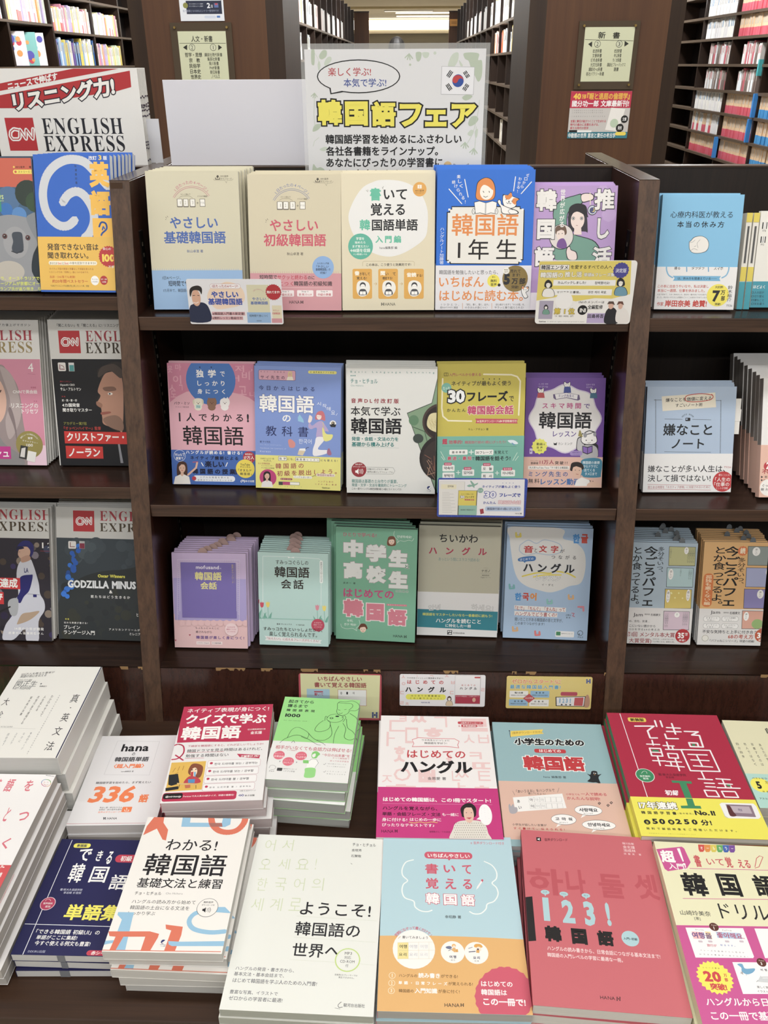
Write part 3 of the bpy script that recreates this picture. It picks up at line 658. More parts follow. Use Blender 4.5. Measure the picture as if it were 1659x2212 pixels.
# a distant shopper in the aisle
pe = empty('person', 'distant dark-haired person in grey standing in the middle aisle', 'person', Matrix.Translation(W(-125, 10400, FLOORZ)) @ Matrix.Rotation(math.pi, 4, 'Z'))
def skin_body(name, verts, edges, radii, m, parent, sub=2):
    me = bpy.data.meshes.new(name); me.from_pydata([(a/1000, b/1000, c/1000) for a, b, c in verts], edges, []); me.materials.append(m)
    o = obj(name, me, parent); o.modifiers.new('skin', 'SKIN'); s = o.modifiers.new('sub', 'SUBSURF'); s.levels = sub; s.render_levels = sub
    for i, r in enumerate(radii): me.skin_vertices[0].data[i].radius = (r/1000, r/1000) if not isinstance(r, tuple) else (r[0]/1000, r[1]/1000)
    me.skin_vertices[0].data[0].use_root = True
    return o
bv = [(0, 0, 960), (0, 0, 1150), (0, 0, 1350), (0, 0, 1480), (0, 0, 1560), (0, 0, 1600), (0, 5, 1640),
      (-100, 0, 940), (-110, -10, 500), (-115, 10, 80), (-115, -110, 40), (100, 0, 940), (112, 10, 500), (118, 20, 80), (118, -100, 40),
      (-175, 0, 1455), (-230, 10, 1170), (-225, -90, 930), (-222, -120, 850), (175, 0, 1455), (235, 10, 1170), (225, -90, 930), (222, -120, 850)]
be = [(0, 1), (1, 2), (2, 3), (3, 4), (4, 5), (5, 6), (0, 7), (7, 8), (8, 9), (9, 10), (0, 11), (11, 12), (12, 13), (13, 14), (3, 15), (15, 16), (16, 17), (17, 18), (3, 19), (19, 20), (20, 21), (21, 22)]
br = [(150, 105), (135, 95), (150, 105), (75, 60), 50, 48, 44, 85, 55, 40, 38, 85, 55, 40, 38, 52, 40, 30, 26, 52, 40, 30, 26]
skin_body('body', bv, be, br, plain('grey_clothing', '#5b5a5c', .8), pe)
g = Geo()
for i in range(9):
    for j in range(16):
        t0, t1 = math.pi*i/9*.62, math.pi*(i+1)/9*.62; p0, p1 = 2*math.pi*j/16, 2*math.pi*(j+1)/16; b = len(g.v)
        for t, q in ((t0, p0), (t1, p0), (t1, p1), (t0, p1)): g.v.append((90*math.sin(t)*math.cos(q), 22+104*math.sin(t)*math.sin(q), 1700+112*math.cos(t)))
        g.f.append([b, b+1, b+2, b+3]); g.m.append(0)
obj('hair', g.mesh('hair', plain('dark_hair', '#15110f', .6)), pe)
hd = Geo()
for i in range(12):
    for j in range(16):
        b = len(hd.v)
        for t, q in ((i, j), (i+1, j), (i+1, j+1), (i, j+1)):
            t = math.pi*t/12; q = 2*math.pi*q/16; k = 1-.22*max(0, -math.cos(t)); y = 92*k*math.sin(t)*math.sin(q)
            y -= 16*max(0, 1-abs(math.cos(q))*4)*max(0, 1-abs(math.cos(t)+.12)*4) if math.sin(q) < 0 else 0
            hd.v.append((74*k*math.sin(t)*math.cos(q), y, 1680+112*math.cos(t)))
        hd.f.append([b, b+3, b+2, b+1]); hd.m.append(0)
hd_o = obj('head', hd.mesh('head', plain('skin_tone', '#c79b7e', .6)), pe)
obj('eyes', Geo().box(-38, -22, -88, -82, 1686, 1694).box(22, 38, -88, -82, 1686, 1694).mesh('eyes', plain('eye_dark', '#1a1412', .3)), hd_o); obj('mouth', Geo().box(-20, 20, -84, -78, 1630, 1636).mesh('mouth', plain('lip', '#9a5a50', .5)), hd_o)
# ---------------------------------------------------------------- book builder
def cover_mesh(w, h, t, col, bind, spine=None):
    k = ('cv', w, h, t, col, bind, spine)
    if k not in _m:
        s = -1 if bind == 'L' else 1; c = .45; x = s*w/2
        g = Geo().box(-w/2, w/2, 0, h, -c, 0).box(-w/2, w/2, 0, h, -t, -t+c)
        a, b = sorted((x, x-s*c)); g.box(a, b, 0, h, -t+c, -c, 1 if spine else 0)
        # rounded hinge groove near the spine
        xs = x - s*5; g.box(min(xs, xs+.4), max(xs, xs+.4), .2, h-.2, -.02, .03)
        _m[k] = g.mesh('cover', [ink(col), ink(spine)] if spine else ink(col))
    return _m[k]
def pages_mesh(w, h, t, col, bind):
    k = ('pg', w, h, t, col, bind)
    if k not in _m:
        x0, x1 = (-w/2+.6, w/2-.5) if bind == 'L' else (-w/2+.5, w/2-.6)
        _m[k] = Geo().box(x0, x1, .5, h-.5, -t+.5, -.5).mesh('pages', pages_mat(col))
    return _m[k]
def band_mesh(w, t, bh, col, bind, y0=0):
    k = ('bd', w, t, bh, col, bind, y0)
    if k not in _m:
        s = -1 if bind == 'L' else 1; x = s*w/2; g = Geo().box(-w/2-.25, w/2+.25, y0, bh, 0, .22).box(-w/2-.25, w/2+.25, y0, bh, -t-.22, -t)
        a, b = sorted((x, x+s*.25)); g.box(a, b, y0, bh, -t, 0); _m[k] = g.mesh('paper_band', ink(col))
    return _m[k]
class Bk: pass
def book(name, label, short, m4, w, h, t, cov, pg='#d6d3cc', bind='L', band=None, spine=None, cat='book', group=None):
    b = Bk(); b.e = empty(name, label, cat, m4, group); b.w, b.h, b.t = w, h, t; b.name, b.short, b.cat = name, short, cat
    b.kids = [obj('cover', cover_mesh(w, h, t, cov, bind, spine), b.e), obj('pages', pages_mesh(w, h, t, pg, bind), b.e)]
    b.p = Print(b.e, 'cover_print', .05, w, h, m4); b.kids.append(b.p.place()); b.q = None
    if band:
        bo = obj('paper_band', band_mesh(w, t, band[0], band[1], bind, band[2] if len(band) > 2 else 0), b.e); b.kids.append(bo); b.band = bo
        b.q = Print(bo, 'band_print', .27, w, band[0], m4); b.bp = b.q.place()
    return b
def standing(key, name, label, short, pose, t, cov, n=1, where='', dx=0, jit=1.5, dl=0, **kw):
    x, y, z, w, h, l, a = pose; lift = lambda q: max(0, t*math.sin(q)-3.6)
    b = book(name, label, short, stand4(x, y, z+lift(l), l, a), w, h, t, cov, group='copies of the '+short if n > 1 else None, **kw)
    r = random.Random(key)
    for i in range(1, n):
        yy = y + i*(t+.9)/math.cos(l); 
        copy_thing(b.e, b.kids[:2]+b.kids[3:4], '%s copy behind the front %s%s' % (nth(i), short, where), stand4(x+dx*i+r.uniform(-jit, jit), yy, z+lift(l+dl*i), l+dl*i, a), 'copies of the '+short)
    return b
def stack(key, name, label, short, pose, t, cov, n=1, where='', jit=3, rot=.02, full=1, dx=0, dy=0, banded=True, **kw):
    x, y, z, a, w, h = pose; b = book(name, label, short, flat4(x, y, z, a, h), w, h, t, cov, group='copies of the '+short if n > 1 else None, **kw)
    r = random.Random(key); b.copies = []
    for i in range(1, n):
        ks = b.kids if i <= full else b.kids[:2]+(b.kids[3:4] if banded else [])
        m = flat4(x+dx*i+r.uniform(-jit, jit), y+dy*i+r.uniform(-jit, jit), z-i*(t+.9), a+r.uniform(-rot, rot), h)
        b.copies.append(copy_thing(b.e, ks, '%s copy down in the pile under the %s%s' % (nth(i), short, where), m, 'copies of the '+short))
    return b
def slip(y, parent_label, m4, col='#9c7f78'):
    """half-round sales slip sticking out of a book's top"""
    pass
BL, DK, WHT, RED = '#17181c', '#26262c', '#f2f1ee', '#d2333c'

# ================= top shelf
ST = {'b1': (-337,1367,-352,146,211,.224,.018), 'b2': (-178,1363,-352,147,207,.255,-.007), 'b3': (-29,1365,-352,148,208,.254,.023),
 'b4': (123,1368,-352,152,212,.223,.005), 'b5': (265,1370,-352,131,189,.258,.019), 'b6': (463,1374,-352,126,175,.247,-.019),
 'c1': (-333,1329,-651,149,210,.254,-.024), 'c2': (-185,1314,-651,148,210,.253,-.068), 'c3': (-24,1301,-651,151,212,.234,-.017),
 'c4': (129,1307,-651,147,218,.277,.039), 'c5': (273,1328,-651,135,188,.328,.006), 'c6': (483,1314,-651,150,179,.33,.02),
 'd1': (-348,1235,-934,133,176,.312,-.011), 'd2': (-199,1245,-934,126,175,.262,-.035), 'd3': (-52,1263,-934,145,215,.219,-.065),
 'd4': (98,1280,-934,147,209,.262,-.034), 'd5': (259,1274,-934,153,208,.323,-.043), 'd6': (463,1263,-934,113,189,.291,-.019),
 'd7': (589,1262,-934,113,191,.307,-.009), 'c7': (669,1293,-651,143,199,.397,.011),
 'm1': (-713,1343,-622,167,250,.31,-.008), 'm2': (-535,1343,-622,144,250,.25,-.0), 'm3': (-728,1251,-934,167,245,.38,-.02), 'm4': (-551,1255,-934,168,245,.38,-.03),
 'ear': (-526,1355,-322,122,208,.294,-.03), 'koala': (-687,1362,-322,196,202,.274,-.0)}
b = standing('b1', 'textbook', 'cream and blue beginner Korean textbook with blue title, left end of top shelf', 'cream and blue textbook', ST['b1'], 12, '#d2ccb0', 6, ' on the top shelf', dx=2.2, pg='#dedbd2')
def yasashii(p, X, Y, title, tcol, acol, arc, band, fringe):
    p.R(X-40, Y+845, X+900, Y+1250, band)
    for k in range(42): p.L([(X+62+k*18.2, Y+832), (X+64+k*18.2, Y+850)], band, 3)
    p.A('1日たったの4ページ!', X+430, Y+302, 165, -52, 54, 30, arc, .012)
    p.L([(X+430+math.sin(math.radians(a))*172, Y+330-math.cos(math.radians(a))*172) for a in range(-62, 64, 7)], arc, 3); p.L([(X+430+math.sin(math.radians(a))*160, Y+330-math.cos(math.radians(a))*160) for a in range(-62, 64, 7)], arc, 3)
    for a, w_ in ((308, 50), (358, 48), (412, 50)): p.R(X+a, Y+262, X+a+w_, Y+330, '#6b6357', 6); p.R(X+a+5, Y+265, X+a+w_-5, Y+322, '#eeece4', 4)
    p.R(X+494, Y+262, X+542, Y+326, '#6b6357'); p.R(X+498, Y+266, X+538, Y+322, '#eeece4')
    for a, s in ((338, '1'), (380, '2'), (438, '3')): p.T(s, X+a-5, Y+280, X+a+5, Y+306, '#8a8478')
    p.L([(X+470, Y+296), (X+486, Y+296)], '#6b6357', 3); p.L([(X+478, Y+288), (X+478, Y+304)], '#6b6357', 3); p.T('ドリル', X+502, Y+286, X+534, Y+302, '#6b6357')
    p.T('3ページ読んで', X+340, Y+218, X+420, Y+232, '#6b6357'); p.T('ドリルで確認', X+478, Y+234, X+556, Y+248, '#6b6357'); p.L([(X+326, Y+254), (X+350, Y+238), (X+410, Y+238), (X+438, Y+254)], '#6b6357', 1.5)
    p.T('MP3音声', X+664, Y+70, X+728, Y+86, '#5e574a', .01); p.T('ダウンロード', X+664, Y+90, X+756, Y+106, '#5e574a', .01)
    p.L([(X+606, Y+100), (X+614, Y+110), (X+700, Y+110), (X+712, Y+134), (X+718, Y+112), (X+758, Y+110), (X+768, Y+98)], '#8a826f', 2)
    p.P([(X+634, Y+70), (X+648, Y+70), (X+648, Y+80), (X+654, Y+80), (X+641, Y+94), (X+628, Y+80), (X+634, Y+80)], '#4a443a'); p.L([(X+624, Y+90), (X+624, Y+102), (X+658, Y+102), (X+658, Y+90)], '#4a443a', 5)
    for a in ((218, 410, 226, 420), (230, 402, 236, 412), (216, 430, 222, 430)): p.L([(X+a[0], Y+a[1]), (X+a[2], Y+a[3])], '#4a443a', 3)
    p.T('やさしい', X+250, Y+414, X+645, Y+498, tcol, .022); p.T(title, X+200, Y+530, X+710, Y+622, tcol, .022)
    p.T('秋山卓澄 著', X+390, Y+676, X+524, Y+700, acol, .01)
p = b.p.fr(300, 360, 3.77); yasashii(p, 0, 0, '基礎韓国語', '#4468b4', '#5a6a9a', '#c9788a', '#93b8e0', 0)
p.T('1日4ページ、', 192, 892, 340, 920, BL); p.T('短時間でサクッと', 240, 928, 500, 974, BL, .012); p.T('1カ月半で、韓国語の基礎が身につく', 200, 994, 560, 1022, BL)
b = standing('b2', 'textbook', 'cream and pink beginner Korean textbook with red title, second on the top shelf', 'cream and pink textbook', ST['b2'], 12, '#d2c8aa', 5, ' on the top shelf', dx=1, pg='#dedbd2')
p = b.p.fr(300, 360, 3.77); yasashii(p, 815, 22, '初級韓国語', '#cf4f66', '#5b5248', '#7b86ae', '#d3949c', 0)
p.C(1500, 820, 88, '#86aee0'); p.T('大人気の入門書', 1452, 780, 1548, 796, '#1f2a44'); p.T('「やさしい', 1446, 802, 1545, 824, '#1f2a44', .01); p.T('基礎韓国語」の', 1440, 826, 1560, 848, '#1f2a44', .01); p.T('続編！', 1476, 854, 1526, 874, '#1f2a44')
p.T('短時間で', 982, 880, 1126, 916, DK, .012); p.T('サクッと終わる', 1128, 882, 1370, 920, '#c23a50', .015); p.T('のに', 1376, 890, 1430, 918, DK, .01)
p.T('身につく', 1090, 934, 1258, 972, '#c23a50', .015); p.T('韓国語の初級知識', 1262, 932, 1574, 972, DK, .015); p.L([(950, 984), (1576, 988)], '#e7c4c8', 3)
for x, s, u in ((1130, 'Step 2', '初級の文法'), (1288, 'Step 3', '表現力UP'), (1444, 'Step 4', '中級の準備')): p.R(x, 1006, x+134, 1058, '#efe6e6', 8); p.T(s, x+38, 1010, x+92, 1026, DK); p.T(u, x+14, 1032, x+120, 1052, '#c23a50', .01)
p.T('HANA', 1224, 1090, 1310, 1116, BL)
def hlogo(p, x, y, s, col=BL):
    for i, j in ((0, 0), (2, 0), (0, 1), (1, 1), (2, 1), (0, 2), (2, 2)): p.R(x+i*s*1.15, y+j*s*1.15, x+i*s*1.15+s, y+j*s*1.15+s, col)
hlogo(p, 1316, 1092, 7)
b = standing('b3', 'textbook', 'cream Korean vocabulary textbook with a big white blob and three orange panels', 'white-blob vocabulary textbook', ST['b3'], 13, '#ded4b6', 4, ' on the top shelf', pg='#dedbd2')
p = b.p.fr(720, 360, 3.77)
p.P([(400, 108), (560, 120), (690, 190), (762, 330), (768, 480), (745, 580), (650, 660), (540, 716), (430, 732), (300, 690), (180, 580), (124, 430), (150, 310), (230, 180), (320, 126)], '#e6e6e4', True)
TG = '#58bfa0'
p.T('書', 298, 172, 388, 278, TG, .03); p.T('いて', 410, 184, 600, 270, BL, .022); p.T('覚える', 302, 296, 584, 400, BL, .022)
p.T('韓', 214, 430, 300, 518, TG, .03); p.T('国語単語', 314, 430, 688, 518, BL, .022); p.T('入門編', 342, 560, 552, 622, TG, .035); p.T('hana編集部 編', 378, 650, 520, 670, BL, .005)
for a in ((268, 192, 282, 206), (280, 188, 284, 198), (398, 168, 404, 182), (408, 160, 404, 174)): p.L([(a[0], a[1]), (a[2], a[3])], '#8a8a80', 3)
p.C(703, 184, 56, '#e3a43a'); p.R(686, 148, 720, 178, '#f0e8d8', 4); p.L([(703, 154), (703, 172)], '#e3a43a', 3); p.T('MP3音声', 668, 188, 738, 204, '#6a4a10', .01); p.T('ダウンロード', 668, 208, 736, 220, '#6a4a10')
p.C(222, 650, 101, '#52b49c'); 
for s, x0, y0, x1, y1 in (('学習を', 186, 574, 252, 598), ('始めたら', 176, 606, 262, 628), ('まず覚えたい', 156, 638, 288, 660), ('448語を収録', 138, 666, 302, 698), ('ハン検5級レベル', 162, 706, 276, 720)): p.T(s, x0, y0, x1, y1, '#eef6f0', .015)
p.L([(238, 810), (240, 776), (252, 770), (648, 770), (660, 778), (660, 808)], '#b8a678', 2.5); p.T('この本は、こう使うと効果的です!', 268, 786, 632, 810, BL, .01)
for x, s, u in ((156, '書き写して', '覚える!'), (366, '聞いて', '確認する!'), (576, '音読する!', '')):
    p.R(x, 832, x+160, 1076, '#e0a638', 14); 
    if u: p.T(s[:1], x+18, 850, x+56, 886, '#f6efdc', .04); p.T(s[1:], x+58, 862, x+142, 886, DK, .01); p.T(u, x+34, 896, x+116, 920, DK, .012)
    else: p.T('音読', x+22, 862, x+100, 900, '#f6efdc', .04); p.T('する!', x+100, 876, x+150, 898, DK, .012)
    p.P([(x+40, 945), (x+80, 926), (x+130, 945), (x+142, 1000), (x+110, 1050), (x+60, 1054), (x+34, 1010)], '#eceae4', True)
    cx = x+84; p.C(cx, 966, 24, '#3a3a40'); p.C(cx, 976, 19, '#f4f2ee'); p.L([(cx-8, 974), (cx-4, 974)], DK, 2); p.L([(cx+5, 974), (cx+9, 974)], DK, 2)
    p.P([(cx-30, 1044), (cx-24, 1004), (cx, 996), (cx+24, 1004), (cx+32, 1042)], '#4a4a50', True); p.R(cx-24, 1016, cx+24, 1042, '#f4f2ee', 3); p.L([(cx, 1016), (cx, 1042)], '#4a4a50', 2)
for x in (330, 540): p.L([(x, 954), (x+24, 954)], '#c9a35c', 3); p.L([(x+15, 944), (x+25, 954), (x+15, 964)], '#c9a35c', 3)
hlogo(p, 390, 1108, 7, '#4a4a40'); p.T('HANA', 420, 1108, 506, 1132, '#3a3a34')
b = standing('b4', 'textbook', 'bright blue Korean textbook with an orange-haired reader and a cat, white lower band', 'bright blue textbook', ST['b4'], 13, '#0f6fdc', 6, ' on the top shelf', dx=-.5, band=(69, '#e3e2e6'), pg='#dedbd2')
p = b.p.fr(720, 360, 3.77)
p.P([(962, 322), (1524, 322), (1524, 340), (1542, 340), (1542, 350), (1558, 350), (1548, 762), (1532, 762), (1532, 782), (1514, 782), (1514, 798), (948, 794), (948, 782), (932, 782), (932, 768), (916, 768), (924, 368), (944, 368), (944, 344), (962, 344)], BL)
p.P([(968, 330), (1518, 330), (1518, 346), (1536, 346), (1536, 358), (1550, 358), (1540, 754), (1526, 754), (1526, 774), (1506, 774), (1506, 790), (956, 786), (956, 774), (940, 774), (940, 760), (926, 760), (932, 376), (952, 376), (952, 350), (968, 350)], '#e8e6de')
for x, y in ((945, 350), (1542, 350), (936, 776), (1524, 770)): p.R(x-8, y-8, x+8, y+8, WHT); 
OR = '#e88a35'
p.T('韓国語', 962, 388, 1510, 558, OR, .012); p.T('1年生', 1012, 590, 1496, 758, '#1c1512', .005)
p.P([(1170, 268), (1164, 180), (1180, 120), (1240, 88), (1296, 110), (1320, 180), (1300, 268)], BL, True); p.P([(1173, 266), (1168, 182), (1184, 124), (1240, 92), (1292, 113), (1316, 182), (1297, 266)], OR, True)
p.E(1192, 140, 1304, 270, '#f6f0e6'); p.P([(1186, 190), (1200, 140), (1240, 122), (1296, 160), (1298, 190), (1258, 158), (1220, 150)], OR, True)
p.L([(1220, 200), (1226, 210)], BL, 5); p.L([(1268, 200), (1272, 210)], BL, 5); p.L([(1222, 240), (1240, 250), (1258, 240)], BL, 3.5)
p.P([(1146, 288), (1190, 278), (1242, 294), (1296, 278), (1334, 290), (1326, 384), (1282, 378), (1240, 392), (1196, 378), (1154, 384)], BL); p.P([(1150, 292), (1190, 282), (1240, 297), (1240, 387), (1196, 374), (1158, 380)], WHT); p.P([(1244, 297), (1296, 282), (1330, 293), (1322, 380), (1282, 374), (1244, 387)], WHT); p.R(1236, 296, 1244, 388, '#bbb')
for x in (1134, 1320): p.E(x-6, 340, x+22, 388, BL); p.E(x-3, 343, x+19, 385, WHT); p.L([(x, 356), (x+12, 356)], BL, 2.5); p.L([(x, 368), (x+12, 368)], BL, 2.5)
p.P([(1378, 250), (1384, 226), (1420, 230), (1448, 206), (1460, 238), (1516, 262), (1494, 284), (1490, 320), (1450, 342), (1400, 330), (1378, 296)], BL, True); p.P([(1382, 252), (1390, 232), (1420, 234), (1446, 212), (1458, 242), (1508, 264), (1490, 284), (1486, 316), (1450, 337), (1402, 326), (1383, 294)], WHT, True)
p.P([(1400, 232), (1424, 232), (1446, 212), (1456, 240), (1430, 268), (1402, 258)], OR, True); p.P([(1468, 258), (1508, 264), (1490, 284), (1484, 310), (1456, 290)], OR, True)
p.L([(1404, 270), (1414, 262)], BL, 4); p.L([(1450, 282), (1460, 280)], BL, 4); p.L([(1410, 292), (1420, 302), (1430, 292), (1440, 304), (1448, 296)], BL, 3); p.C(1430, 284, 5, BL)
p.P([(1336, 280), (1352, 266), (1366, 282), (1372, 306), (1420, 330), (1500, 360), (1496, 386), (1380, 384), (1362, 330), (1340, 300)], BL, True); p.P([(1341, 281), (1352, 271), (1362, 284), (1370, 310), (1420, 335), (1490, 362), (1490, 382), (1384, 380), (1366, 330), (1345, 298)], WHT, True); p.L([(1440, 384), (1424, 362), (1440, 348), (1462, 352)], BL, 3, smooth=True)
for i, ch in enumerate('楽しく'): p.T(ch, 1006+i*10, 66+i*38, 1036+i*10, 96+i*38, WHT, .01)
for i, ch in enumerate('続けられる!'): p.T(ch, 966+i*19, 112+i*32, 994+i*19, 140+i*32, WHT, .01)
for i, ch in enumerate('ゼロから'): p.T(ch, 1570-i*15, 56+i*31, 1596-i*15, 82+i*31, WHT, .01)
for i, ch in enumerate('わかる!'): p.T(ch, 1508-i*7, 86+i*34, 1534-i*7, 112+i*34, WHT, .01)
for a in (((942, 182), (1046, 302)), ((1070, 104), (1098, 248)), ((1484, 82), (1468, 198)), ((1614, 124), (1530, 220))): p.L(a, WHT, 7)
p.V('ハングルノート加藤著', 868, 492, 900, 796, '#e8eef6')
q = b.q.fr(720, 360, 3.77)
q.T('韓国語を勉強したいと思ったら、', 862, 842, 1342, 878, DK); q.T('いちばん', 860, 898, 1228, 976, OR, .015); q.T('はじめに読む本。', 862, 1006, 1546, 1094, OR, .015)
q.C(1304, 930, 50, '#ecdf2f'); q.T('聴ける', 1294, 892, 1318, 906, DK, .01); q.T('無料', 1280, 918, 1332, 942, DK, .015); q.T('音声', 1280, 948, 1330, 972, DK, .015); q.C(1350, 964, 12, DK)
q.C(1480, 912, 104, '#8b7436'); q.T('売れて', 1440, 836, 1526, 866, DK, .012); q.T('ます!', 1458, 870, 1520, 896, DK, .015); q.T('5', 1380, 872, 1446, 962, DK, .06); q.T('万部', 1450, 906, 1566, 958, DK, .03); q.T('突破!', 1450, 968, 1508, 992, DK, .015)
q.C(1408, 848, 26, '#f0eee6'); q.T('韓国語', 1390, 834, 1426, 846, '#6a5a2a'); q.T('3部作', 1390, 850, 1426, 864, '#6a5a2a')
q.P([(1530, 990), (1540, 966), (1556, 980), (1590, 976), (1590, 1010), (1570, 1026), (1586, 1060), (1560, 1074), (1540, 1050), (1530, 1020)], DK, True); q.P([(1534, 992), (1542, 972), (1556, 984), (1585, 981), (1586, 1008), (1566, 1024), (1581, 1058), (1560, 1069), (1544, 1048), (1534, 1020)], WHT, True); q.P([(1534, 990), (1542, 972), (1554, 986), (1546, 1000)], OR); q.P([(1570, 984), (1586, 982), (1584, 1000)], OR); q.L([(1548, 1004), (1554, 1000)], DK, 3); q.L([(1566, 1002), (1572, 1004)], DK, 3)
for x0, x1, s, u in ((870, 1034, '1つひとつ、', '超わかりやすく解説'), (1072, 1276, '「読む、書く、聞く、話す」', 'のきほんが身につく!'), (1312, 1570, '初心者がつまずく「4つの壁」を、', 'サラッと乗り越えられる!')): q.T(s, x0+10, 1114, x1-10, 1132, '#444'); q.T(u, x0, 1138, x1-20, 1156, '#444')
for x in (1052, 1290): q.L([(x, 1112), (x, 1156)], '#d9a27a', 4)
b = standing('b5', 'phrasebook', 'lilac phrasebook with a girl in a black cap holding a fan photo', 'lilac phrasebook', ST['b5'], 14, '#b997cf', 4, ' on the top shelf', dx=.5, band=(27, '#e9e2ea'), pg='#cbb8d6')
p = b.p.fr(1140, 360, 3.1965); OL = '#2b2b35'; GRN = '#6f9f8e'
for x, y, r in ((110, 230, 40), (560, 330, 50), (520, 150, 30), (90, 420, 36), (470, 600, 40)): p.C(x, y, r, '#c2a3d6', 8)
p.P([(186, 640), (180, 420), (176, 300), (230, 230), (330, 196), (372, 190), (380, 250), (320, 290), (280, 320), (272, 400), (300, 450), (330, 470), (470, 520), (488, 640)], OL, True); p.P([(190, 640), (184, 420), (181, 304), (234, 235), (332, 201), (368, 196), (374, 246), (318, 285), (275, 318), (268, 402), (300, 456), (330, 476), (464, 524), (482, 640)], GRN, True)
p.P([(366, 196), (400, 182), (450, 190), (456, 226), (420, 240), (376, 246)], OL, True); p.P([(370, 200), (400, 187), (445, 194), (450, 222), (418, 235), (378, 240)], '#ecd9d2', True)
p.P([(286, 330), (280, 420), (300, 448), (340, 446), (400, 448), (412, 450), (404, 330), (350, 290)], '#332e38', True)
p.E(290, 300, 398, 438, OL); p.E(294, 304, 394, 434, '#eed9d0'); p.P([(322, 420), (368, 420), (372, 470), (318, 470)], '#eed9d0')
p.P([(280, 336), (290, 280), (340, 254), (400, 270), (412, 330), (412, 348), (340, 310), (278, 350)], '#1e1b22', True)
for x in (314, 372): p.C(x, 357, 11, OL); p.C(x, 357, 8, WHT); p.C(x, 357, 5, OL)
p.L([(334, 406), (344, 407)], '#a0605e', 3); p.P([(276, 346), (292, 330), (296, 440), (280, 430)], '#332e38'); p.P([(394, 330), (408, 340), (414, 450), (392, 440)], '#332e38')
p.C(446, 300, 33, OL); p.C(446, 300, 29, '#c9d0de'); p.C(446, 302, 20, '#4a4d7c'); p.C(452, 300, 12, '#e6cf6a'); p.C(446, 298, 10, '#4a4d7c'); p.L([(430, 180), (432, 262)], '#e8e2c0', 5)
p.C(232, 484, 84, OL); p.C(232, 484, 80, '#ded5d0'); p.P([(190, 440), (200, 412), (246, 404), (266, 430), (262, 470), (200, 470)], '#6e5444', True); p.E(196, 428, 256, 506, '#ecd9ce'); p.P([(190, 452), (204, 420), (250, 418), (262, 446), (230, 436)], '#6e5444'); p.P([(200, 552), (214, 506), (250, 498), (270, 550), (240, 566)], '#7a4f96', True); p.C(214, 464, 3, OL); p.C(238, 462, 3, OL)
p.P([(264, 600), (268, 562), (290, 548), (300, 572), (336, 590), (340, 640), (280, 640)], OL, True); p.P([(268, 600), (272, 566), (288, 554), (297, 576), (331, 594), (334, 640), (284, 640)], '#ecd9d2', True)
for s, a in (('推', (456, 154, 602, 300)), ('し', (476, 356, 566, 500)), ('活', (440, 552, 580, 690)), ('韓', (58, 156, 202, 306)), ('国', (62, 364, 188, 502)), ('語', (44, 552, 186, 690))): p.T(s, *a, '#e9e6e2', .04, OL, .03)
for i, ch in enumerate('世界が広がる'): p.T(ch, 226-i*2, 156+i*45, 262-i*2, 194+i*45, WHT, .02)
b = standing('b6', 'paperback', 'sky blue paperback with a curled-up white cat, alone on the right upper shelf', 'sky blue cat paperback', ST['b6'], 14, '#7cc0e8', 2, ' on the right upper shelf', band=(66, '#e9e8e8'), pg='#dedbd2')
p = b.p.fr(1140, 360, 3.1965); p.T('心療内科医が教える', 984, 310, 1418, 352, '#1c2e3c', .005); p.T('本当の休み方', 1030, 376, 1358, 422, '#101a22', .015)
p.P([(1114, 520), (1124, 512), (1150, 486), (1200, 478), (1240, 500), (1252, 540), (1236, 582), (1190, 598), (1140, 596), (1116, 570)], '#3b4a58', True); p.P([(1117, 522), (1126, 515), (1152, 489), (1200, 481), (1237, 502), (1249, 540), (1233, 579), (1190, 595), (1141, 593), (1119, 569)], '#ece8e2', True)
p.L([(1176, 560), (1170, 530), (1190, 504)], '#3b4a58', 1.6, smooth=True); p.L([(1122, 584), (1146, 566), (1172, 576)], '#3b4a58', 1.6, smooth=True); p.L([(1150, 552), (1162, 548)], '#3b4a58', 1.8); p.L([(1118, 526), (1140, 520), (1156, 506)], '#3b4a58', 1.6)
q = b.q.fr(1140, 360, 3.1965); q.T('寝る', 1010, 686, 1054, 712, DK, .01); q.T('ダラダラ', 1130, 686, 1220, 712, DK, .01); q.T('スマホ', 1284, 688, 1350, 714, DK, .01)
for x in (1098, 1248): q.L([(x, 680), (x, 724)], '#6aa8d4', 7)
q.L([(982, 646), (962, 676), (958, 710), (972, 748), (1000, 766)], '#7fb9df', 9, smooth=True); q.L([(1374, 648), (1388, 680), (1386, 716), (1370, 750), (1340, 768)], '#7fb9df', 9, smooth=True)
q.P([(1000, 754), (1334, 756), (1322, 772), (1330, 790), (1002, 788), (1014, 770)], '#6fb4dc'); q.T('は、休み方を間違えている──', 1034, 762, 1306, 782, '#12303f', .01)
q.T('この本に出会うやいなや、私は決意し', 896, 814, 1250, 838, '#c6402e', .012); q.T('本当に一週間、仕事を休みました。', 894, 844, 1224, 868, '#c6402e', .012)
q.T('人生で初めて、うまく休めました。自分を一番大切にできた気がし', 892, 876, 1240, 890, '#444'); q.T('ました。休めない子たちには問題のごとくこの本をすすめています。', 892, 896, 1240, 910, '#444')
q.T('作家', 890, 934, 938, 962, '#c6402e', .015); q.T('岸田奈美 絶賛!', 944, 920, 1238, 970, '#cf3426', .03)
q.C(1312, 888, 76, '#f2e33c'); q.T('大好評!', 1292, 822, 1350, 842, DK, .015); q.T('7', 1270, 854, 1330, 934, DK, .05); q.T('万', 1330, 854, 1364, 886, DK, .03); q.T('部', 1332, 892, 1362, 926, DK, .03); q.T('突破!', 1290, 940, 1332, 958, DK, .02)
q.V('鈴木裕介', 1382, 820, 1406, 932, DK); q.T('アスコム', 1370, 952, 1412, 966, DK, .02)
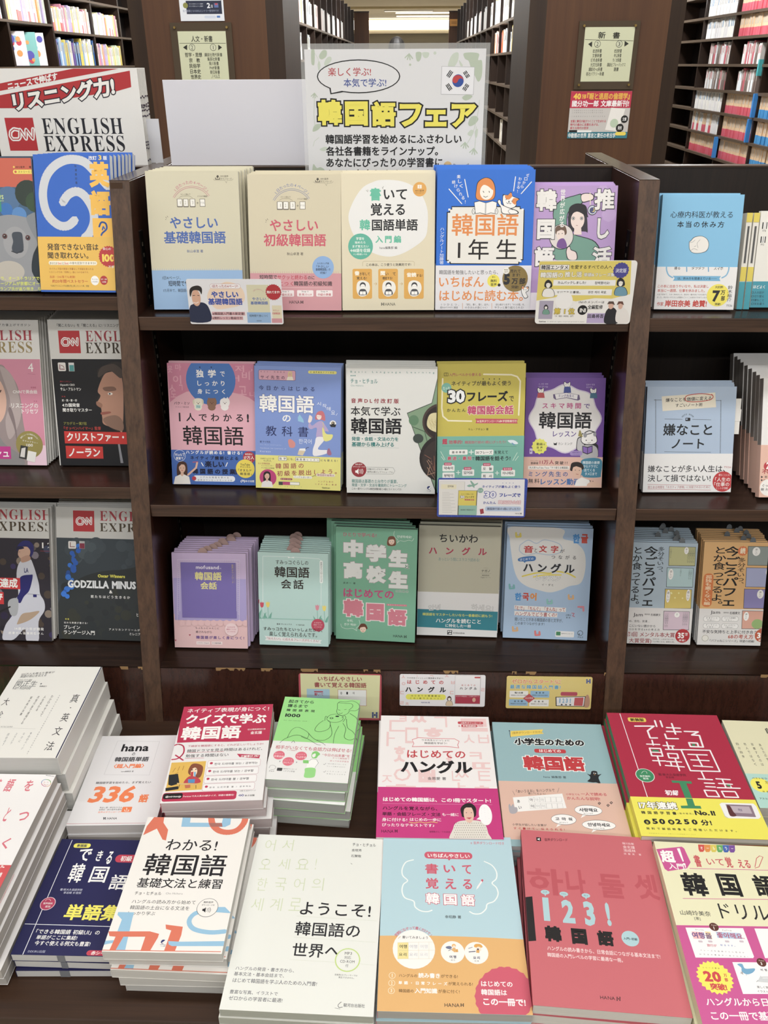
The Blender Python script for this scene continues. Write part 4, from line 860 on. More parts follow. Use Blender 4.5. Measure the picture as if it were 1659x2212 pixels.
# stacked guide books beyond it, spines to the front
for i, (x, l) in enumerate(((536, 'white, yellow and teal guide book, left one of the thin pair at the right end'), (547, 'white, yellow and teal guide book, right one of the thin pair at the right end'))):
    e = empty('guide_book', l, 'book', Matrix.Translation(W(x, 1386, -354.5)) @ Matrix.Rotation(-.2, 4, 'X'), 'guide books with yellow spines')
    obj('cover', Geo().box(0, 9, 0, 100, 0, 148).mesh('cover', ink('#e6e3da')), e)
    obj('spine_print', Geo().box(0, 9, -.4, 0, 134, 148).box(0, 9, -.4, 0, 44, 66).box(0, 9, -.45, 0, 0, 43, 1).box(3, 6, -.4, 0, 72, 128, 2).mesh('spine_print', [ink('#e3cf3f'), ink('#3aa3b4'), ink('#555')]), e)
b = standing('b8', 'guide_book', 'white guide book turned back-cover out with teal lower third, at the right end', 'back-cover guide book', (604, 1388, -352, 92, 148, .2, 0), 9, '#eceae2', 1, pg='#dedbd2')
p = b.p.fr(1140, 360, 3.1965); p.R(1500, 792, 1800, 1010, '#3f9fb4'); p.R(1622, 384, 1650, 430, '#333'); p.R(1630, 384, 1634, 430, WHT); p.R(1641, 384, 1644, 430, WHT); p.R(1610, 482, 1640, 526, '#333'); p.R(1618, 482, 1621, 526, WHT); p.R(1630, 482, 1633, 526, WHT)
p.T('978', 1620, 436, 1645, 450, '#444'); p.T('192', 1608, 532, 1632, 544, '#444'); p.T('「ほどよく', 1545, 818, 1640, 842, WHT, .02)
for i, s in enumerate(('人の話が', '切り替え', '嫌なこと', '気を遣う')): p.RO(1545, 862+i*26, 1558, 876+i*26, DK, '#3f9fb4', 0, 2); p.T(s, 1562, 860+i*26, 1632, 878+i*26, DK)
b = standing('b9', 'paperback', 'white and teal paperback cut by the right edge of the top shelf', 'white and teal paperback', (706, 1380, -352, 96, 150, .2, 0), 12, '#e8e6dc', 1, band=(48, '#3f9fb4'), pg='#dedbd2')

# ================= left bay, top shelf
b = standing('ear', 'language_book', 'glossy blue and yellow English listening book with a big grey ear curve', 'blue ear-curve book', ST['ear'], 14, '#1c62c8', 7, ' on the left upper shelf', dx=0, jit=.6, dl=.02, band=(85, '#e9b83a', 3), pg='#dfe4e8')
p = b.p.fr(0, 130, 4.338); GY = '#c9cdd3'
p.L([(1010, 1180), (900, 1060), (800, 960), (700, 930), (600, 940), (500, 1000), (430, 1100), (402, 1240), (420, 1380), (470, 1480), (560, 1550), (640, 1550), (700, 1500)], GY, 78, smooth=True)
p.L([(590, 1330), (640, 1260), (720, 1230), (800, 1280), (870, 1400), (880, 1520), (840, 1620), (790, 1670)], GY, 78, smooth=True)
p.T('改訂', 828, 896, 906, 936, WHT, .02); p.T('3', 920, 890, 952, 936, '#f0cc3a', .03); p.T('版', 964, 896, 1004, 936, WHT, .02)
YE = '#f2b92c'
p.T('英', 826, 952, 1036, 1196, YE, .06); p.T('語', 836, 1218, 1040, 1456, YE, .06); p.R(866, 1480, 1060, 1690, YE)
p.L([(930, 1560), (950, 1520), (990, 1530), (1000, 1580), (960, 1620), (950, 1640)], '#2d5fb0', 16, smooth=True); p.L([(960, 1590), (968, 1560), (980, 1580)], '#2d5fb0', 12, smooth=True)
p.V('松澤喜好著', 696, 972, 728, 1168, '#33404e'); p.V('発音ができるとリスニングができる', 770, 968, 806, 1680, '#1b222c')
q = b.q.fr(0, 130, 4.338)
q.T('発音できない音は', 440, 1716, 924, 1784, DK, .015); q.T('聞き取れない。', 446, 1800, 830, 1862, DK, .015); q.R(456, 1880, 912, 1922, '#f3ecd4', 18); q.T('あなたは', 466, 1890, 538, 1914, DK); q.T('bat', 544, 1890, 580, 1914, RED, .01); q.T('と', 584, 1892, 602, 1914, DK); q.T('but', 606, 1890, 644, 1914, RED, .01); q.T('の音を区別できますか?', 652, 1890, 900, 1914, DK)
q.T('ネイティブ並の発音と字幕なしで洋画を見られる', 462, 1944, 876, 1968, '#9a3a1a'); q.T('リスニング力を「同時に」身につける本です。', 462, 1976, 834, 1998, '#9a3a1a'); q.T('各誌・SNS等でも絶賛!', 466, 2018, 706, 2044, '#c23a22'); q.T('約20年間ベストセラー', 490, 2054, 824, 2090, '#c23a22', .01)
q.T('TOEICでリスニングの点数が急上昇したという声、多数!', 474, 2104, 836, 2126, DK)
q.S(1020, 1840, 96, '#c22a2e', 26, .08); q.T('安心の', 964, 1756, 1040, 1780, WHT, .01); q.T('100', 956, 1816, 1080, 1892, '#f4d43c', .05); q.T('万部', 1016, 1924, 1070, 1948, WHT, .01)
q.E(850, 2020, 930, 2110, WHT); q.T('ネットDL', 862, 2046, 918, 2060, '#444'); q.T('にも対応', 862, 2068, 918, 2084, '#444'); q.E(936, 2020, 1012, 2106, '#b8262c'); q.T('音声・図解', 946, 2046, 1004, 2060, WHT); q.T('も掲載', 956, 2070, 996, 2086, WHT)
b = standing('koala', 'magazine', 'magazine with a koala photo and an orange top strip, left end of the upper shelf', 'koala magazine', ST['koala'], 6, '#27435a', 5, ' on the left upper shelf', cat='magazine')
p = b.p.fr(0, 130, 4.338)
p.R(-700, 900, 500, 1190, '#c9583e'); p.R(-700, 1190, 500, 2300, '#3c5f80')
for x, y, r, c in ((80, 1300, 110, '#4a6f98'), (180, 1450, 70, '#4d86c4'), (260, 1250, 120, '#24352c'), (330, 1330, 90, '#2f4a30'), (60, 1400, 60, '#2c6fb8'), (300, 1950, 150, '#1b2a33'), (380, 1700, 120, '#16242c')): p.C(x, y, r, c, 18)
p.P([(-80, 1560), (-40, 1480), (60, 1450), (180, 1460), (300, 1500), (350, 1620), (356, 1720), (310, 1830), (300, 1980), (360, 2160), (-100, 2160), (-100, 1700)], '#8f9297', True)
p.P([(250, 1500), (290, 1440), (400, 1420), (480, 1500), (470, 1640), (420, 1750), (350, 1700)], '#7f858c', True); p.P([(350, 1560), (420, 1500), (470, 1600), (420, 1700)], '#a9abab', True)
p.E(-60, 1880, 240, 2080, '#b7b1a6'); p.E(20, 1560, 280, 1860, '#9b9ca0'); p.P([(112, 1640), (130, 1612), (200, 1616), (216, 1680), (222, 1770), (200, 1804), (130, 1800), (112, 1760), (124, 1700)], '#3e4652', True)
for x in (46, 262): p.C(x, 1650 if x < 100 else 1664, 24, '#5d3a3a', 14); p.C(x, 1650 if x < 100 else 1664, 12, '#1a1214', 12); p.C(x-4, 1644 if x < 100 else 1658, 4, '#ddd', 8)
p.L([(110, 1790), (160, 1810), (220, 1780)], '#2c3038', 8)
p.T('MP3音声', 146, 992, 232, 1012, '#4a1c10', .02); p.T('電子書籍', 272, 992, 356, 1012, '#4a1c10', .02); p.C(130, 1001, 9, '#e9c23a'); p.R(120, 1026, 470, 1066, '#ecd44a', 18); p.T('ストリーミング動画付', 168, 1034, 400, 1058, '#4a1c10', .01); p.C(146, 1046, 11, '#c9583e')
for i, s in enumerate(('今週のコアラ、オーストラリアで保護', 'スヌーミュージアムが京都にオープン!', '大統領にトランプ氏が返り咲き…など')): p.T(s, -180, 2026+i*49, (446, 458, 426)[i], 2062+i*49, '#d9e04a', .02)
p.R(-700, 920, 18, 1420, '#2b8f78'); p.R(-300, 990, -2, 1240, '#e8ece8'); p.T('NEWS', -90, 1264, 36, 1304, '#c9dd8a', .03); p.L([(-60, 1322), (36, 1318)], '#c9dd8a', 4)
# tall English magazine behind
b = standing('mag0', 'magazine', 'white English-study magazine with red diagonal headline stripes, tallest in the left bay', 'white headline magazine', (-594, 1616, -308, 262, 304, .015, 0), 9, '#e9e7e3', 5, ' in the left bay', dx=0, jit=.3, cat='magazine', pg='#e4e2de')
p = b.p.fr(0, 130, 4.338); DR = '#bb2128'
def slant(x0, x1, a0, a1, b0, b1): return [(x0, a0), (x1, a1), (x1, b1), (x0, b0)]
p.P([(-40, 226), (690, 78), (1110, 80), (-40, 296)], DR); p.P([(-40, 336), (1216, 98), (1230, 252), (1090, 292), (560, 372), (250, 450), (-40, 450)], DR)
p.T('ニュースで伸ばす', 56, 116, 552, 278, WHT, .04, sk=-96)
p.T('リスニング力!', 92, 150, 1096, 488, '#f2efe9', .05, '#241f2c', .055, sk=-160)
def cnn(p, x0, y0, x1, y1, red='#c0202a'):
    p.R(x0, y0, x1, y1, red); w = x1-x0; h = y1-y0; X = lambda a: x0+a*w; Y = lambda a: y0+a*h
    for c, wd in ((WHT, .105), (red, .025)):
        p.L([(X(.42), Y(.37)), (X(.28), Y(.34)), (X(.19), Y(.42)), (X(.18), Y(.55)), (X(.25), Y(.65)), (X(.42), Y(.65)), (X(.46), Y(.6)), (X(.46), Y(.36)), (X(.64), Y(.64)), (X(.64), Y(.36)), (X(.84), Y(.64)), (X(.84), Y(.34))], c, w*wd, smooth=False)
def eetitle(p, x0, y0, x1, ym, yb, c1, c2, x0b=None, x1b=None):
    a = ''.join(chr(0x1d400+ord(c)-65) for c in 'ENGLISH'); bb = ''.join(chr(0x1d400+ord(c)-65) for c in 'EXPRESS')
    p.T(a, x0, y0, x1, ym, c1, -.004); p.T(bb, x0b or x0, ym+(yb-ym)*.06, x1b or x1, yb, c2, -.004)
cnn(p, 40, 540, 360, 848); eetitle(p, 384, 540, 1160, 696, 858, '#20222c', '#20222c', 404, 1178)
for i, me_ in enumerate([o for o in bpy.data.objects if o.get('label', '').endswith('the front white headline magazine in the left bay') or o == b.e]):
    g = Geo(); rr = random.Random(i)
    for k in range(9): z_ = (262, 250, 246, 240, 232, 190, 186, 180, 160)[k]-rr.random()*3; g.box(131, 131.3, z_-2.4, z_, -8, -1)
    obj('edge_mark', g.mesh('edge_mark', ink('#3b2a44')), me_)['kind'] = 'stuff'
tag(obj('blank_card', Geo().box(-12, 10, 0, 72, -1, 0).mesh('blank_card', ink('#dcdde3')), mat4=upright4(-451, 1640, -156)), 'narrow blank white card beside the tall white magazine, at the left upright', 'card')

# ================= left bay, lower shelves
def mag_head(p, x0, y0, cx0, cy0, cx1, cy1, tx0, ty0, tx1, tym, tyb, sub, sx0, sy0, sx1, sy1, c1='#b02a38', c2='#4a3a22'):
    cnn(p, cx0, cy0, cx1, cy1); eetitle(p, tx0, ty0, tx1, tym, tyb, c1, c2); p.T(sub, sx0, sy0, sx1, sy1, DK, .012)
b = standing('m1', 'magazine', 'pink English-study magazine with a long-haired blonde, left end of the middle shelf', 'pink portrait magazine', ST['m1'], 7, '#e6e4e0', 8, ' on the left middle shelf', dx=.8, jit=.8, cat='magazine', pg='#d2d0cc')
p = b.p.fr(0, 670, 5.027)
p.R(-700, 526, 520, 1900, '#d98aa4'); mag_head(p, 0, 0, -600, 210, -400, 462, -340, 214, 352, 330, 464, '英語リスニング力値上げマガジン', -260, 144, 330, 176, '#b03040', '#a08a50')
p.P([(-500, 1700), (-460, 1000), (-200, 640), (0, 590), (80, 660), (180, 800), (230, 1000), (250, 1200), (300, 1500), (280, 1700)], '#9b8b8b', True)
p.P([(-300, 1690), (-280, 1400), (-60, 1330), (60, 1460), (200, 1560), (240, 1690)], '#8a8788', True)
p.E(-260, 700, 90, 1250, '#dcb09c'); p.P([(20, 700), (60, 820), (110, 1000), (60, 1200), (100, 1400), (180, 1300), (230, 1100), (170, 800), (90, 660), (0, 610)], '#b3a3a2', True); p.P([(120, 1060), (170, 1240), (200, 1560), (160, 1300), (90, 1100)], '#857576', True)
p.E(-100, 920, -40, 945, '#7a5a50'); p.P([(-90, 860), (20, 868), (10, 886), (-70, 880)], '#6a4a44'); p.E(-30, 878, 12, 896, '#4a3a3a'); p.P([(-70, 1110), (0, 1120), (-40, 1140)], '#c05a6a')
p.T('4', 300, 576, 364, 668, WHT, .0); p.L([(300, 690), (384, 698)], '#a04a6a', 2); p.T('新連載', 334, 832, 392, 848, '#a0305a'); p.T('CNNで英会話', 138, 866, 406, 906, WHT, .015); p.T('特集', 366, 982, 404, 996, '#a0305a'); p.T('リスニングの', 122, 1006, 416, 1064, WHT, .015); p.T('トリセツ', 234, 1070, 416, 1124, WHT, .015)
p.P([(300, 1460), (520, 1470), (520, 1700), (300, 1680)], '#ecc9da'); p.C(320, 1460, 146, '#96893f'); p.A('最新ニュースの単語がわかる!', 320, 1460, 112, -50, 60, 18, WHT); p.T('重要', 302, 1378, 356, 1402, WHT, .01); p.T('ボキャブラリー', 246, 1408, 412, 1450, WHT, .01, sk=30); p.T('1100', 286, 1450, 358, 1482, WHT, .01)
p.P([(226, 1466), (304, 1480), (290, 1622), (208, 1604)], '#333'); p.P([(236, 1500), (280, 1490), (270, 1600), (220, 1590)], '#d8d4d0'); p.P([(306, 1524), (398, 1544), (380, 1654), (290, 1630)], '#e6e4e0')
p.R(-300, 1476, 124, 1616, '#c4288c'); p.T('シュ', -60, 1510, 100, 1596, WHT, .02)
b = standing('m2', 'magazine', 'black English-study magazine with a man in profile and red name boxes', 'black portrait magazine', ST['m2'], 7, '#dad9d5', 9, ' on the left middle shelf', dx=-1, jit=.6, cat='magazine', pg='#c8c6c2')
p = b.p.fr(0, 670, 5.027)
p.R(560, 530, 1700, 1900, '#15151a'); mag_head(p, 0, 0, 628, 222, 880, 468, 924, 222, 1560, 342, 472, '「聞こえない」を「聞こえる」に! リスニング力値上げマガジン', 616, 146, 1560, 184, '#a02636', '#3f3220')
p.P([(1060, 700), (1066, 640), (1160, 590), (1260, 560), (1420, 600), (1500, 700), (1500, 1300), (1290, 1320), (1180, 1262), (1118, 1210), (1100, 1140), (1090, 1060), (1046, 1000), (1080, 900), (1056, 870), (1100, 760)], '#2c2421', True)
p.P([(1100, 760), (1160, 680), (1300, 690), (1340, 900), (1330, 1310), (1280, 1290), (1130, 1240), (1112, 1170), (1106, 1130), (1096, 1060), (1050, 1030), (1056, 1000), (1092, 930), (1062, 880)], '#b5846c', True)
p.P([(1120, 840), (1230, 830), (1260, 870), (1150, 880)], '#7d5a4a', True); p.E(1170, 894, 1224, 922, '#e6ded6'); p.C(1192, 908, 10, '#39434a', 10); p.P([(1098, 1110), (1190, 1100), (1200, 1118), (1110, 1136)], '#9a5648', True); p.P([(1120, 1180), (1250, 1140), (1330, 1200), (1330, 1310), (1180, 1262)], '#8d6a58', True); p.P([(1052, 990), (1110, 1020), (1100, 1060), (1050, 1030)], '#9a6c56', True)
p.P([(1064, 690), (1100, 620), (1180, 590), (1250, 590), (1330, 660), (1310, 740), (1200, 660), (1120, 700), (1070, 730)], '#4a3d36', True)
p.P([(1280, 1450), (1300, 1450), (1340, 1660), (1310, 1660)], '#8f8f96'); p.R(626, 568, 718, 662, '#e6e2de', 14); p.L([(650, 592), (650, 640), (700, 640)], '#7c2a34', 8); p.L([(664, 600), (684, 606), (696, 626)], '#7c2a34', 6, smooth=True); p.R(742, 570, 810, 664, '#ddd'); p.R(752, 596, 806, 662, '#4aa0a0')
p.T('巻末インタビュー', 650, 766, 778, 784, '#b2303a', .01); p.T('OpenAI CEO', 652, 800, 812, 828, WHT, .015); p.T('サム・アルトマン', 654, 840, 882, 876, WHT, .015); p.T('特集', 670, 930, 712, 946, '#b2303a'); p.T('米・英・豪・印', 670, 966, 836, 994, WHT, .01); p.T('4カ国発音', 674, 1010, 868, 1052, WHT, .02); p.T('聞き取りマスター', 680, 1064, 998, 1106, WHT, .015)
p.T('アカデミー賞7冠', 690, 1212, 942, 1248, '#8f8d2e', .015); p.T('『オッペンハイマー』監督', 692, 1262, 1098, 1302, '#b8342c', .02); p.P([(696, 1314), (1400, 1326), (1400, 1456), (706, 1446)], '#cf261f'); p.T('クリストファー・', 722, 1330, 1352, 1428, WHT, .03); p.P([(712, 1472), (1116, 1482), (1124, 1612), (722, 1608)], '#cf261f'); p.T('ノーラン', 742, 1500, 1092, 1594, WHT, .03)
b = standing('m3', 'magazine', 'magazine with a baseball player in white and blue, left end of the lower shelf', 'baseball magazine', ST['m3'], 6, '#cfcdc8', 4, ' on the left lower shelf', dx=2, cat='magazine', pg='#c8c6c2')
p = b.p.fr(0, 1060, 5.027)
p.R(-800, 496, 640, 1800, '#2b2530'); mag_head(p, 0, 0, -500, 196, -300, 436, -110, 198, 556, 322, 446, 'ニュースで英語/聖書由来の表現/皮膚がん治療石けん', -430, 132, 564, 174)
rr = random.Random(9)
for k in range(46): p.C(rr.uniform(-60, 600), rr.uniform(520, 1580), rr.uniform(14, 46), rr.choice(['#3a2f5e', '#4b3d33', '#5c5350', '#2b2140', '#7d7480', '#39405c', '#8a7a6c', '#221c28']), 10)
p.P([(220, 770), (320, 740), (360, 800), (420, 1000), (436, 1120), (480, 1200), (484, 1300), (420, 1420), (418, 1630), (290, 1630), (270, 1500), (150, 1615), (30, 1612), (60, 1460), (140, 1340), (170, 1180), (200, 1120), (180, 900)], '#c9cad6', True)
p.P([(220, 940), (330, 912), (356, 930), (320, 1080), (260, 1150), (220, 1220), (180, 1180), (220, 1080)], '#22206e', True); p.L([(300, 1120), (430, 1130)], '#9d9fb0', 8); p.R(360, 1126, 400, 1156, '#22206e')
p.P([(190, 1430), (240, 1340), (330, 1320), (430, 1310), (330, 1400), (200, 1450)], '#b59a80', True); p.P([(86, 1240), (110, 1180), (190, 1170), (200, 1260), (180, 1350), (120, 1350)], '#a9abb0', True); p.L([(-80, 1350), (110, 1260)], '#1c1a1e', 16)
p.P([(196, 680), (220, 620), (300, 610), (330, 660), (310, 720), (260, 750), (210, 720)], '#caa089', True); p.P([(232, 730), (310, 700), (330, 750), (240, 780)], '#b88c76', True); p.P([(182, 640), (196, 590), (250, 545), (320, 548), (366, 600), (360, 680), (330, 720), (330, 650), (280, 600), (220, 620), (190, 650)], '#25236a', True); p.P([(180, 640), (186, 606), (240, 606), (262, 626), (200, 640)], '#17153f', True)
p.T('LA', 262, 838, 310, 890, '#25236a', .03); p.C(214, 664, 4, DK, 8); p.T('12', 456, 562, 566, 626, WHT, .02); p.L([(440, 655), (576, 658)], '#b02a38', 3)
p.R(-160, 940, 222, 1070, '#cf2028'); p.T('達成', -2, 948, 194, 1058, WHT, .03); p.R(-160, 1096, 44, 1232, '#cf2028'); p.T('平', -24, 1118, 32, 1186, WHT, .04); p.T('14歳の少年が開発', 160, 1480, 476, 1520, WHT, .015); p.T('皮膚がん治療用石けん', 92, 1528, 474, 1566, WHT, .015)
b = standing('m4', 'magazine', 'dark stormy-sky magazine with a blue glow and bold white title, beside the upright', 'stormy magazine', ST['m4'], 6, '#cfcdc8', 6, ' on the left lower shelf', dx=-1, cat='magazine', pg='#c8c6c2')
p = b.p.fr(0, 1060, 5.027)
p.R(600, 508, 1800, 1800, '#39434b'); mag_head(p, 0, 0, 792, 214, 1026, 446, 1082, 218, 1740, 342, 458, '「聞こえない」を「聞こえる」に! リスニング力値上げマガジン', 798, 144, 1740, 188)
rr = random.Random(4)
for k in range(26): p.C(rr.uniform(760, 1560), rr.uniform(560, 840), rr.uniform(30, 80), rr.choice(['#434e56', '#4c5860', '#414c54', '#3b464e']), 18)
p.P([(640, 1200), (800, 1000), (1000, 900), (1300, 860), (1700, 900), (1700, 1800), (600, 1800)], '#2d3234', True)
for k in range(40): p.C(rr.uniform(680, 1560), rr.uniform(1000, 1620), rr.uniform(20, 60), rr.choice(['#2b3134', '#303534', '#282d30', '#35372f']), 14)
for k in range(22): p.C(700+rr.uniform(-26, 60)+max(0, 800-k*40)*.15, 600+k*26, rr.uniform(14, 34), rr.choice(['#1f5fc0', '#2a78dc', '#1d4fa0']), 9)
p.R(742, 546, 828, 630, '#e6e2de', 12); p.L([(764, 562), (764, 608), (812, 608)], '#7c2a34', 7); p.R(862, 546, 922, 630, '#bbb'); p.R(866, 570, 920, 628, '#8c2a44')
p.T('Oscar Winners', 1062, 906, 1358, 950, '#e9e23a', .05); p.T('GODZILLA MINUS', 736, 966, 1478, 1072, '#eceff2', .05); p.T('&', 1186, 1082, 1222, 1116, WHT, .02); p.T('君たちはどう生きるか', 984, 1132, 1414, 1176, WHT, .012)
p.T('特集', 708, 1384, 752, 1402, '#e9e23a', .01); p.T('伝わる英語が書ける!', 696, 1420, 952, 1448, WHT, .01); p.T('ブレイン', 694, 1460, 870, 1502, WHT, .015); p.T('ランゲージ入門', 692, 1514, 1030, 1564, WHT, .015); p.T('アメリカンドリームが', 1184, 1492, 1520, 1526, WHT, .01); p.T('ミレニアム', 1406, 1542, 1560, 1574, WHT, .01); p.T('ヒット', 1484, 1330, 1560, 1370, WHT, .01)
for i, z in enumerate((-934, -858)):
    o = obj('white_box', Geo().box(-40, 40, 0, 60, 0, 74).mesh('white_box', ink('#c9c8c6')), loc=tuple(W(-632, 1345, z))); bevel(o, 1)
    tag(o, ('lower' if i == 0 else 'upper')+' small white box between the two lower-shelf magazines', 'box', 'white boxes between the magazines')
# ================= middle shelf
b = standing('c1', 'textbook', 'pink Korean textbook with a blue disc and three small animals, left on the middle shelf', 'pink animal textbook', ST['c1'], 10, '#e3aab9', 2, ' on the middle shelf', band=(61, '#3d68b8'), dx=.6, pg='#c9c4c0')
p = b.p.fr(340, 770, 3.95)
p.P([(80, 55), (850, 60), (850, 400), (780, 350), (700, 320), (600, 300), (400, 290), (250, 300), (170, 340), (108, 390)], '#cf7d9a')
for s, a in (('못', (84, 80, 130, 140)), ('마', (150, 66, 205, 120)), ('이', (130, 160, 205, 235)), ('ㄱ', (185, 240, 215, 290)), ('도', (112, 290, 165, 350)), ('저', (660, 76, 740, 135)), ('고', (690, 252, 762, 330)), ('비', (720, 130, 790, 200)), ('나', (786, 300, 840, 350)), ('고', (780, 90, 838, 130)), ('ㅅ', (100, 240, 150, 290)), ('ㅓ', (662, 160, 700, 215))): p.T(s, *a, '#e2a2b6', .015)
p.C(455, 200, 211, '#3f74c0', 40)
p.T('独', 328, 112, 396, 180, WHT, .03); p.T('学', 430, 112, 500, 180, WHT, .03); p.T('で', 534, 128, 576, 172, WHT, .015); p.T('しっかり', 340, 206, 574, 252, WHT, .02); p.T('身につく', 340, 276, 578, 322, WHT, .02); p.C(362, 92, 6, '#1c2c50', 8); p.C(460, 92, 6, '#1c2c50', 8)
for cx, col, ear in ((348, '#e9e2cf', 'd'), (464, '#8e6650', 'b'), (575, '#f0eceb', 'r')):
    if ear == 'r': p.E(cx-12, 348, cx+2, 386, col); p.E(cx+16, 346, cx+30, 386, col)
    if ear == 'b': p.C(cx-24, 362, 10, col); p.C(cx+24, 364, 10, col)
    p.E(cx-34, 406, cx+34, 462, col); p.P([(cx-40, 380), (cx-24, 360), (cx+6, 356), (cx+36, 366), (cx+42, 400), (cx+26, 428), (cx-10, 432), (cx-36, 418)], col, True)
    if ear == 'd': p.E(cx-48, 366, cx-30, 410, '#d8cfb6'); p.E(cx+30, 366, cx+48, 410, '#d8cfb6'); p.R(cx-20, 412, cx+22, 442, '#b8d8d4', 4); p.T('한글', cx-14, 418, cx+16, 438, '#4a8a80', .01)
    p.C(cx-10, 392, 3, '#3a2a24', 8); p.C(cx+12, 392, 3, '#3a2a24', 8); p.E(cx-5, 398, cx+7, 406, '#5a3a30')
p.T('パク・ミソ', 142, 386, 274, 412, BL, .01); p.T('オヌルド韓国語', 154, 424, 268, 438, '#5a3a44')
p.T('1', 178, 480, 202, 554, BL, .02); p.T('人でわかる', 244, 482, 732, 560, BL, .018); p.T('!', 762, 490, 782, 562, BL, .05); p.T('韓国語', 214, 598, 738, 752, '#151014', .008)
q = b.q.fr(340, 770, 3.95); BB = '#10183c'
q.T('ハングルが読める! 書ける!', 242, 800, 724, 840, WHT, .025); q.T('ネイティブ講師による', 280, 846, 690, 886, BB, .035); q.T('楽しい', 404, 894, 572, 944, BB, .045); q.T('韓国語の授業', 298, 954, 668, 1008, BB, .045); q.T('!', 664, 958, 680, 1008, BB, .05)
q.L([(376, 906), (392, 934)], WHT, 7); q.L([(598, 906), (584, 938)], WHT, 7); q.C(190, 846, 50, '#dfe8f4'); q.C(190, 846, 47, '#3d68b8'); q.T('Workで', 148, 824, 234, 852, WHT, .01); q.T('豊富で', 158, 856, 222, 880, WHT, .02)
q.C(782, 862, 52, '#b82a3c'); q.T('書籍累計', 748, 826, 812, 842, WHT); q.T('17万人', 740, 848, 826, 880, WHT, .02); q.T('超!', 766, 884, 804, 902, WHT, .015); q.C(750, 958, 80, '#ecd532')
for s, x0, y0, x1, y1 in (('YouTube', 708, 912, 790, 932), ('チャンネル', 706, 934, 794, 952), ('「オヌルド', 690, 958, 804, 984), ('韓国語」', 706, 990, 806, 1014)): q.T(s, x0, y0, x1, y1, BB, .012)
q.R(304, 1014, 664, 1070, '#e8ebf2', 24); q.T('リアルな発音を学べる', 366, 1022, 608, 1042, '#333'); q.T('音声ダウンロードサービス付', 344, 1046, 638, 1066, '#333'); q.C(314, 1040, 18, '#c2303e')
q.L([(712, 1062), (724, 1052), (744, 1074), (748, 1060), (736, 1054), (716, 1074), (710, 1064)], WHT, 4); q.T('あさ出版', 752, 1054, 828, 1074, WHT, .02)
def woman(q, x, y, s, hair='#3a2620', top='#e9e5e4', skin='#dfb39c', long=1):
    """small portrait print: head centre x y, s = head width"""
    q.P([(x-.62*s, y+(1.1*s if long else .35*s)), (x-.66*s, y-.3*s), (x-.3*s, y-.78*s), (x+.3*s, y-.78*s), (x+.64*s, y-.3*s), (x+.62*s, y+(1.1*s if long else .35*s)), (x, y+.9*s if long else y+.5*s)], hair, True)
    q.P([(x-1.1*s, y+2.1*s), (x-.9*s, y+1.15*s), (x-.25*s, y+.85*s), (x+.25*s, y+.85*s), (x+.9*s, y+1.15*s), (x+1.1*s, y+2.1*s)], top)
    q.P([(x-.18*s, y+.4*s), (x+.18*s, y+.4*s), (x+.2*s, y+.92*s), (x, y+1.1*s), (x-.2*s, y+.92*s)], skin); q.E(x-.45*s, y-.56*s, x+.45*s, y+.62*s, skin)
    q.P([(x-.5*s, y-.05*s), (x-.4*s, y-.55*s), (x, y-.72*s), (x+.42*s, y-.5*s), (x+.5*s, y-.05*s), (x+.25*s, y-.42*s), (x-.1*s, y-.46*s)], hair)
    for a in (-.2, .2): q.E(x+a*s-.07*s, y-.02*s, x+a*s+.07*s, y+.06*s, '#2a1a18')
    q.P([(x-.16*s, y+.3*s), (x+.16*s, y+.3*s), (x, y+.4*s)], '#c2565a'); q.L([(x, y+.08*s), (x-.03*s, y+.2*s)], '#c4917c', .03*s)
woman(q, 212, 950, 66, '#4a2c22', '#ebe6e0'); q.L([(262, 1010), (330, 950), (340, 905)], '#dfb39c', 16); q.L([(302, 902), (346, 898)], '#c8506a', 6)
b = standing('c2', 'textbook', 'periwinkle blue Korean textbook with a jumping pink-haired girl, yellow band', 'periwinkle girl textbook', ST['c2'], 10, '#7c97d8', 3, ' on the middle shelf', band=(58, '#e4dd72'), dx=1.2, pg='#c9ccd0')
p = b.p.fr(340, 770, 3.95); NV = '#232c62'
p.RO(862, 112, 1180, 208, NV, '#d9a2b4', 14, 2.5); p.T('めざせ! 初級脱出', 880, 122, 1086, 140, '#6a3a50'); p.T('サイ先生の', 880, 160, 1086, 196, '#3a2040', .012); woman(p, 1132, 148, 26, '#d8c48a', '#e9e4d0')
p.R(1286, 120, 1530, 152, '#e6df6c', 15); p.T('◁ 音声再生アプリ対応', 1300, 126, 1508, 146, '#3f4a2c', .01); p.T('今日からはじめる', 864, 246, 1340, 300, NV, .012)
p.T('韓国語', 868, 330, 1336, 476, WHT, .022, '#3a50a0', .02); p.T('の', 1066, 498, 1138, 560, WHT, .025); p.T('教科書', 924, 590, 1288, 688, NV, .006)
for s, a in (('시', (1360, 388, 1396, 418)), ('작', (1408, 404, 1444, 440)), ('해', (1442, 430, 1478, 464)), ('요', (1482, 460, 1516, 496))): p.T(s, *a, '#e6ebf6')
p.L([(1536, 486), (1524, 504)], '#e6ebf6', 3); p.P([(1198, 520), (1214, 494), (1244, 536), (1250, 566), (1200, 552)], '#8fc4e4'); p.C(1498, 574, 28, '#eceae6'); p.C(1498, 570, 14, '#2a2c30'); p.C(1496, 568, 7, '#bfae8a'); p.P([(1470, 580), (1526, 580), (1518, 604), (1480, 602)], '#26282e')
p.P([(1352, 500), (1370, 472), (1408, 466), (1428, 500), (1430, 548), (1400, 540), (1360, 540), (1346, 530)], '#cf6f78', True); p.E(1358, 486, 1400, 540, '#f1ded6'); p.P([(1356, 500), (1376, 478), (1404, 484), (1396, 504), (1372, 498)], '#cf6f78')
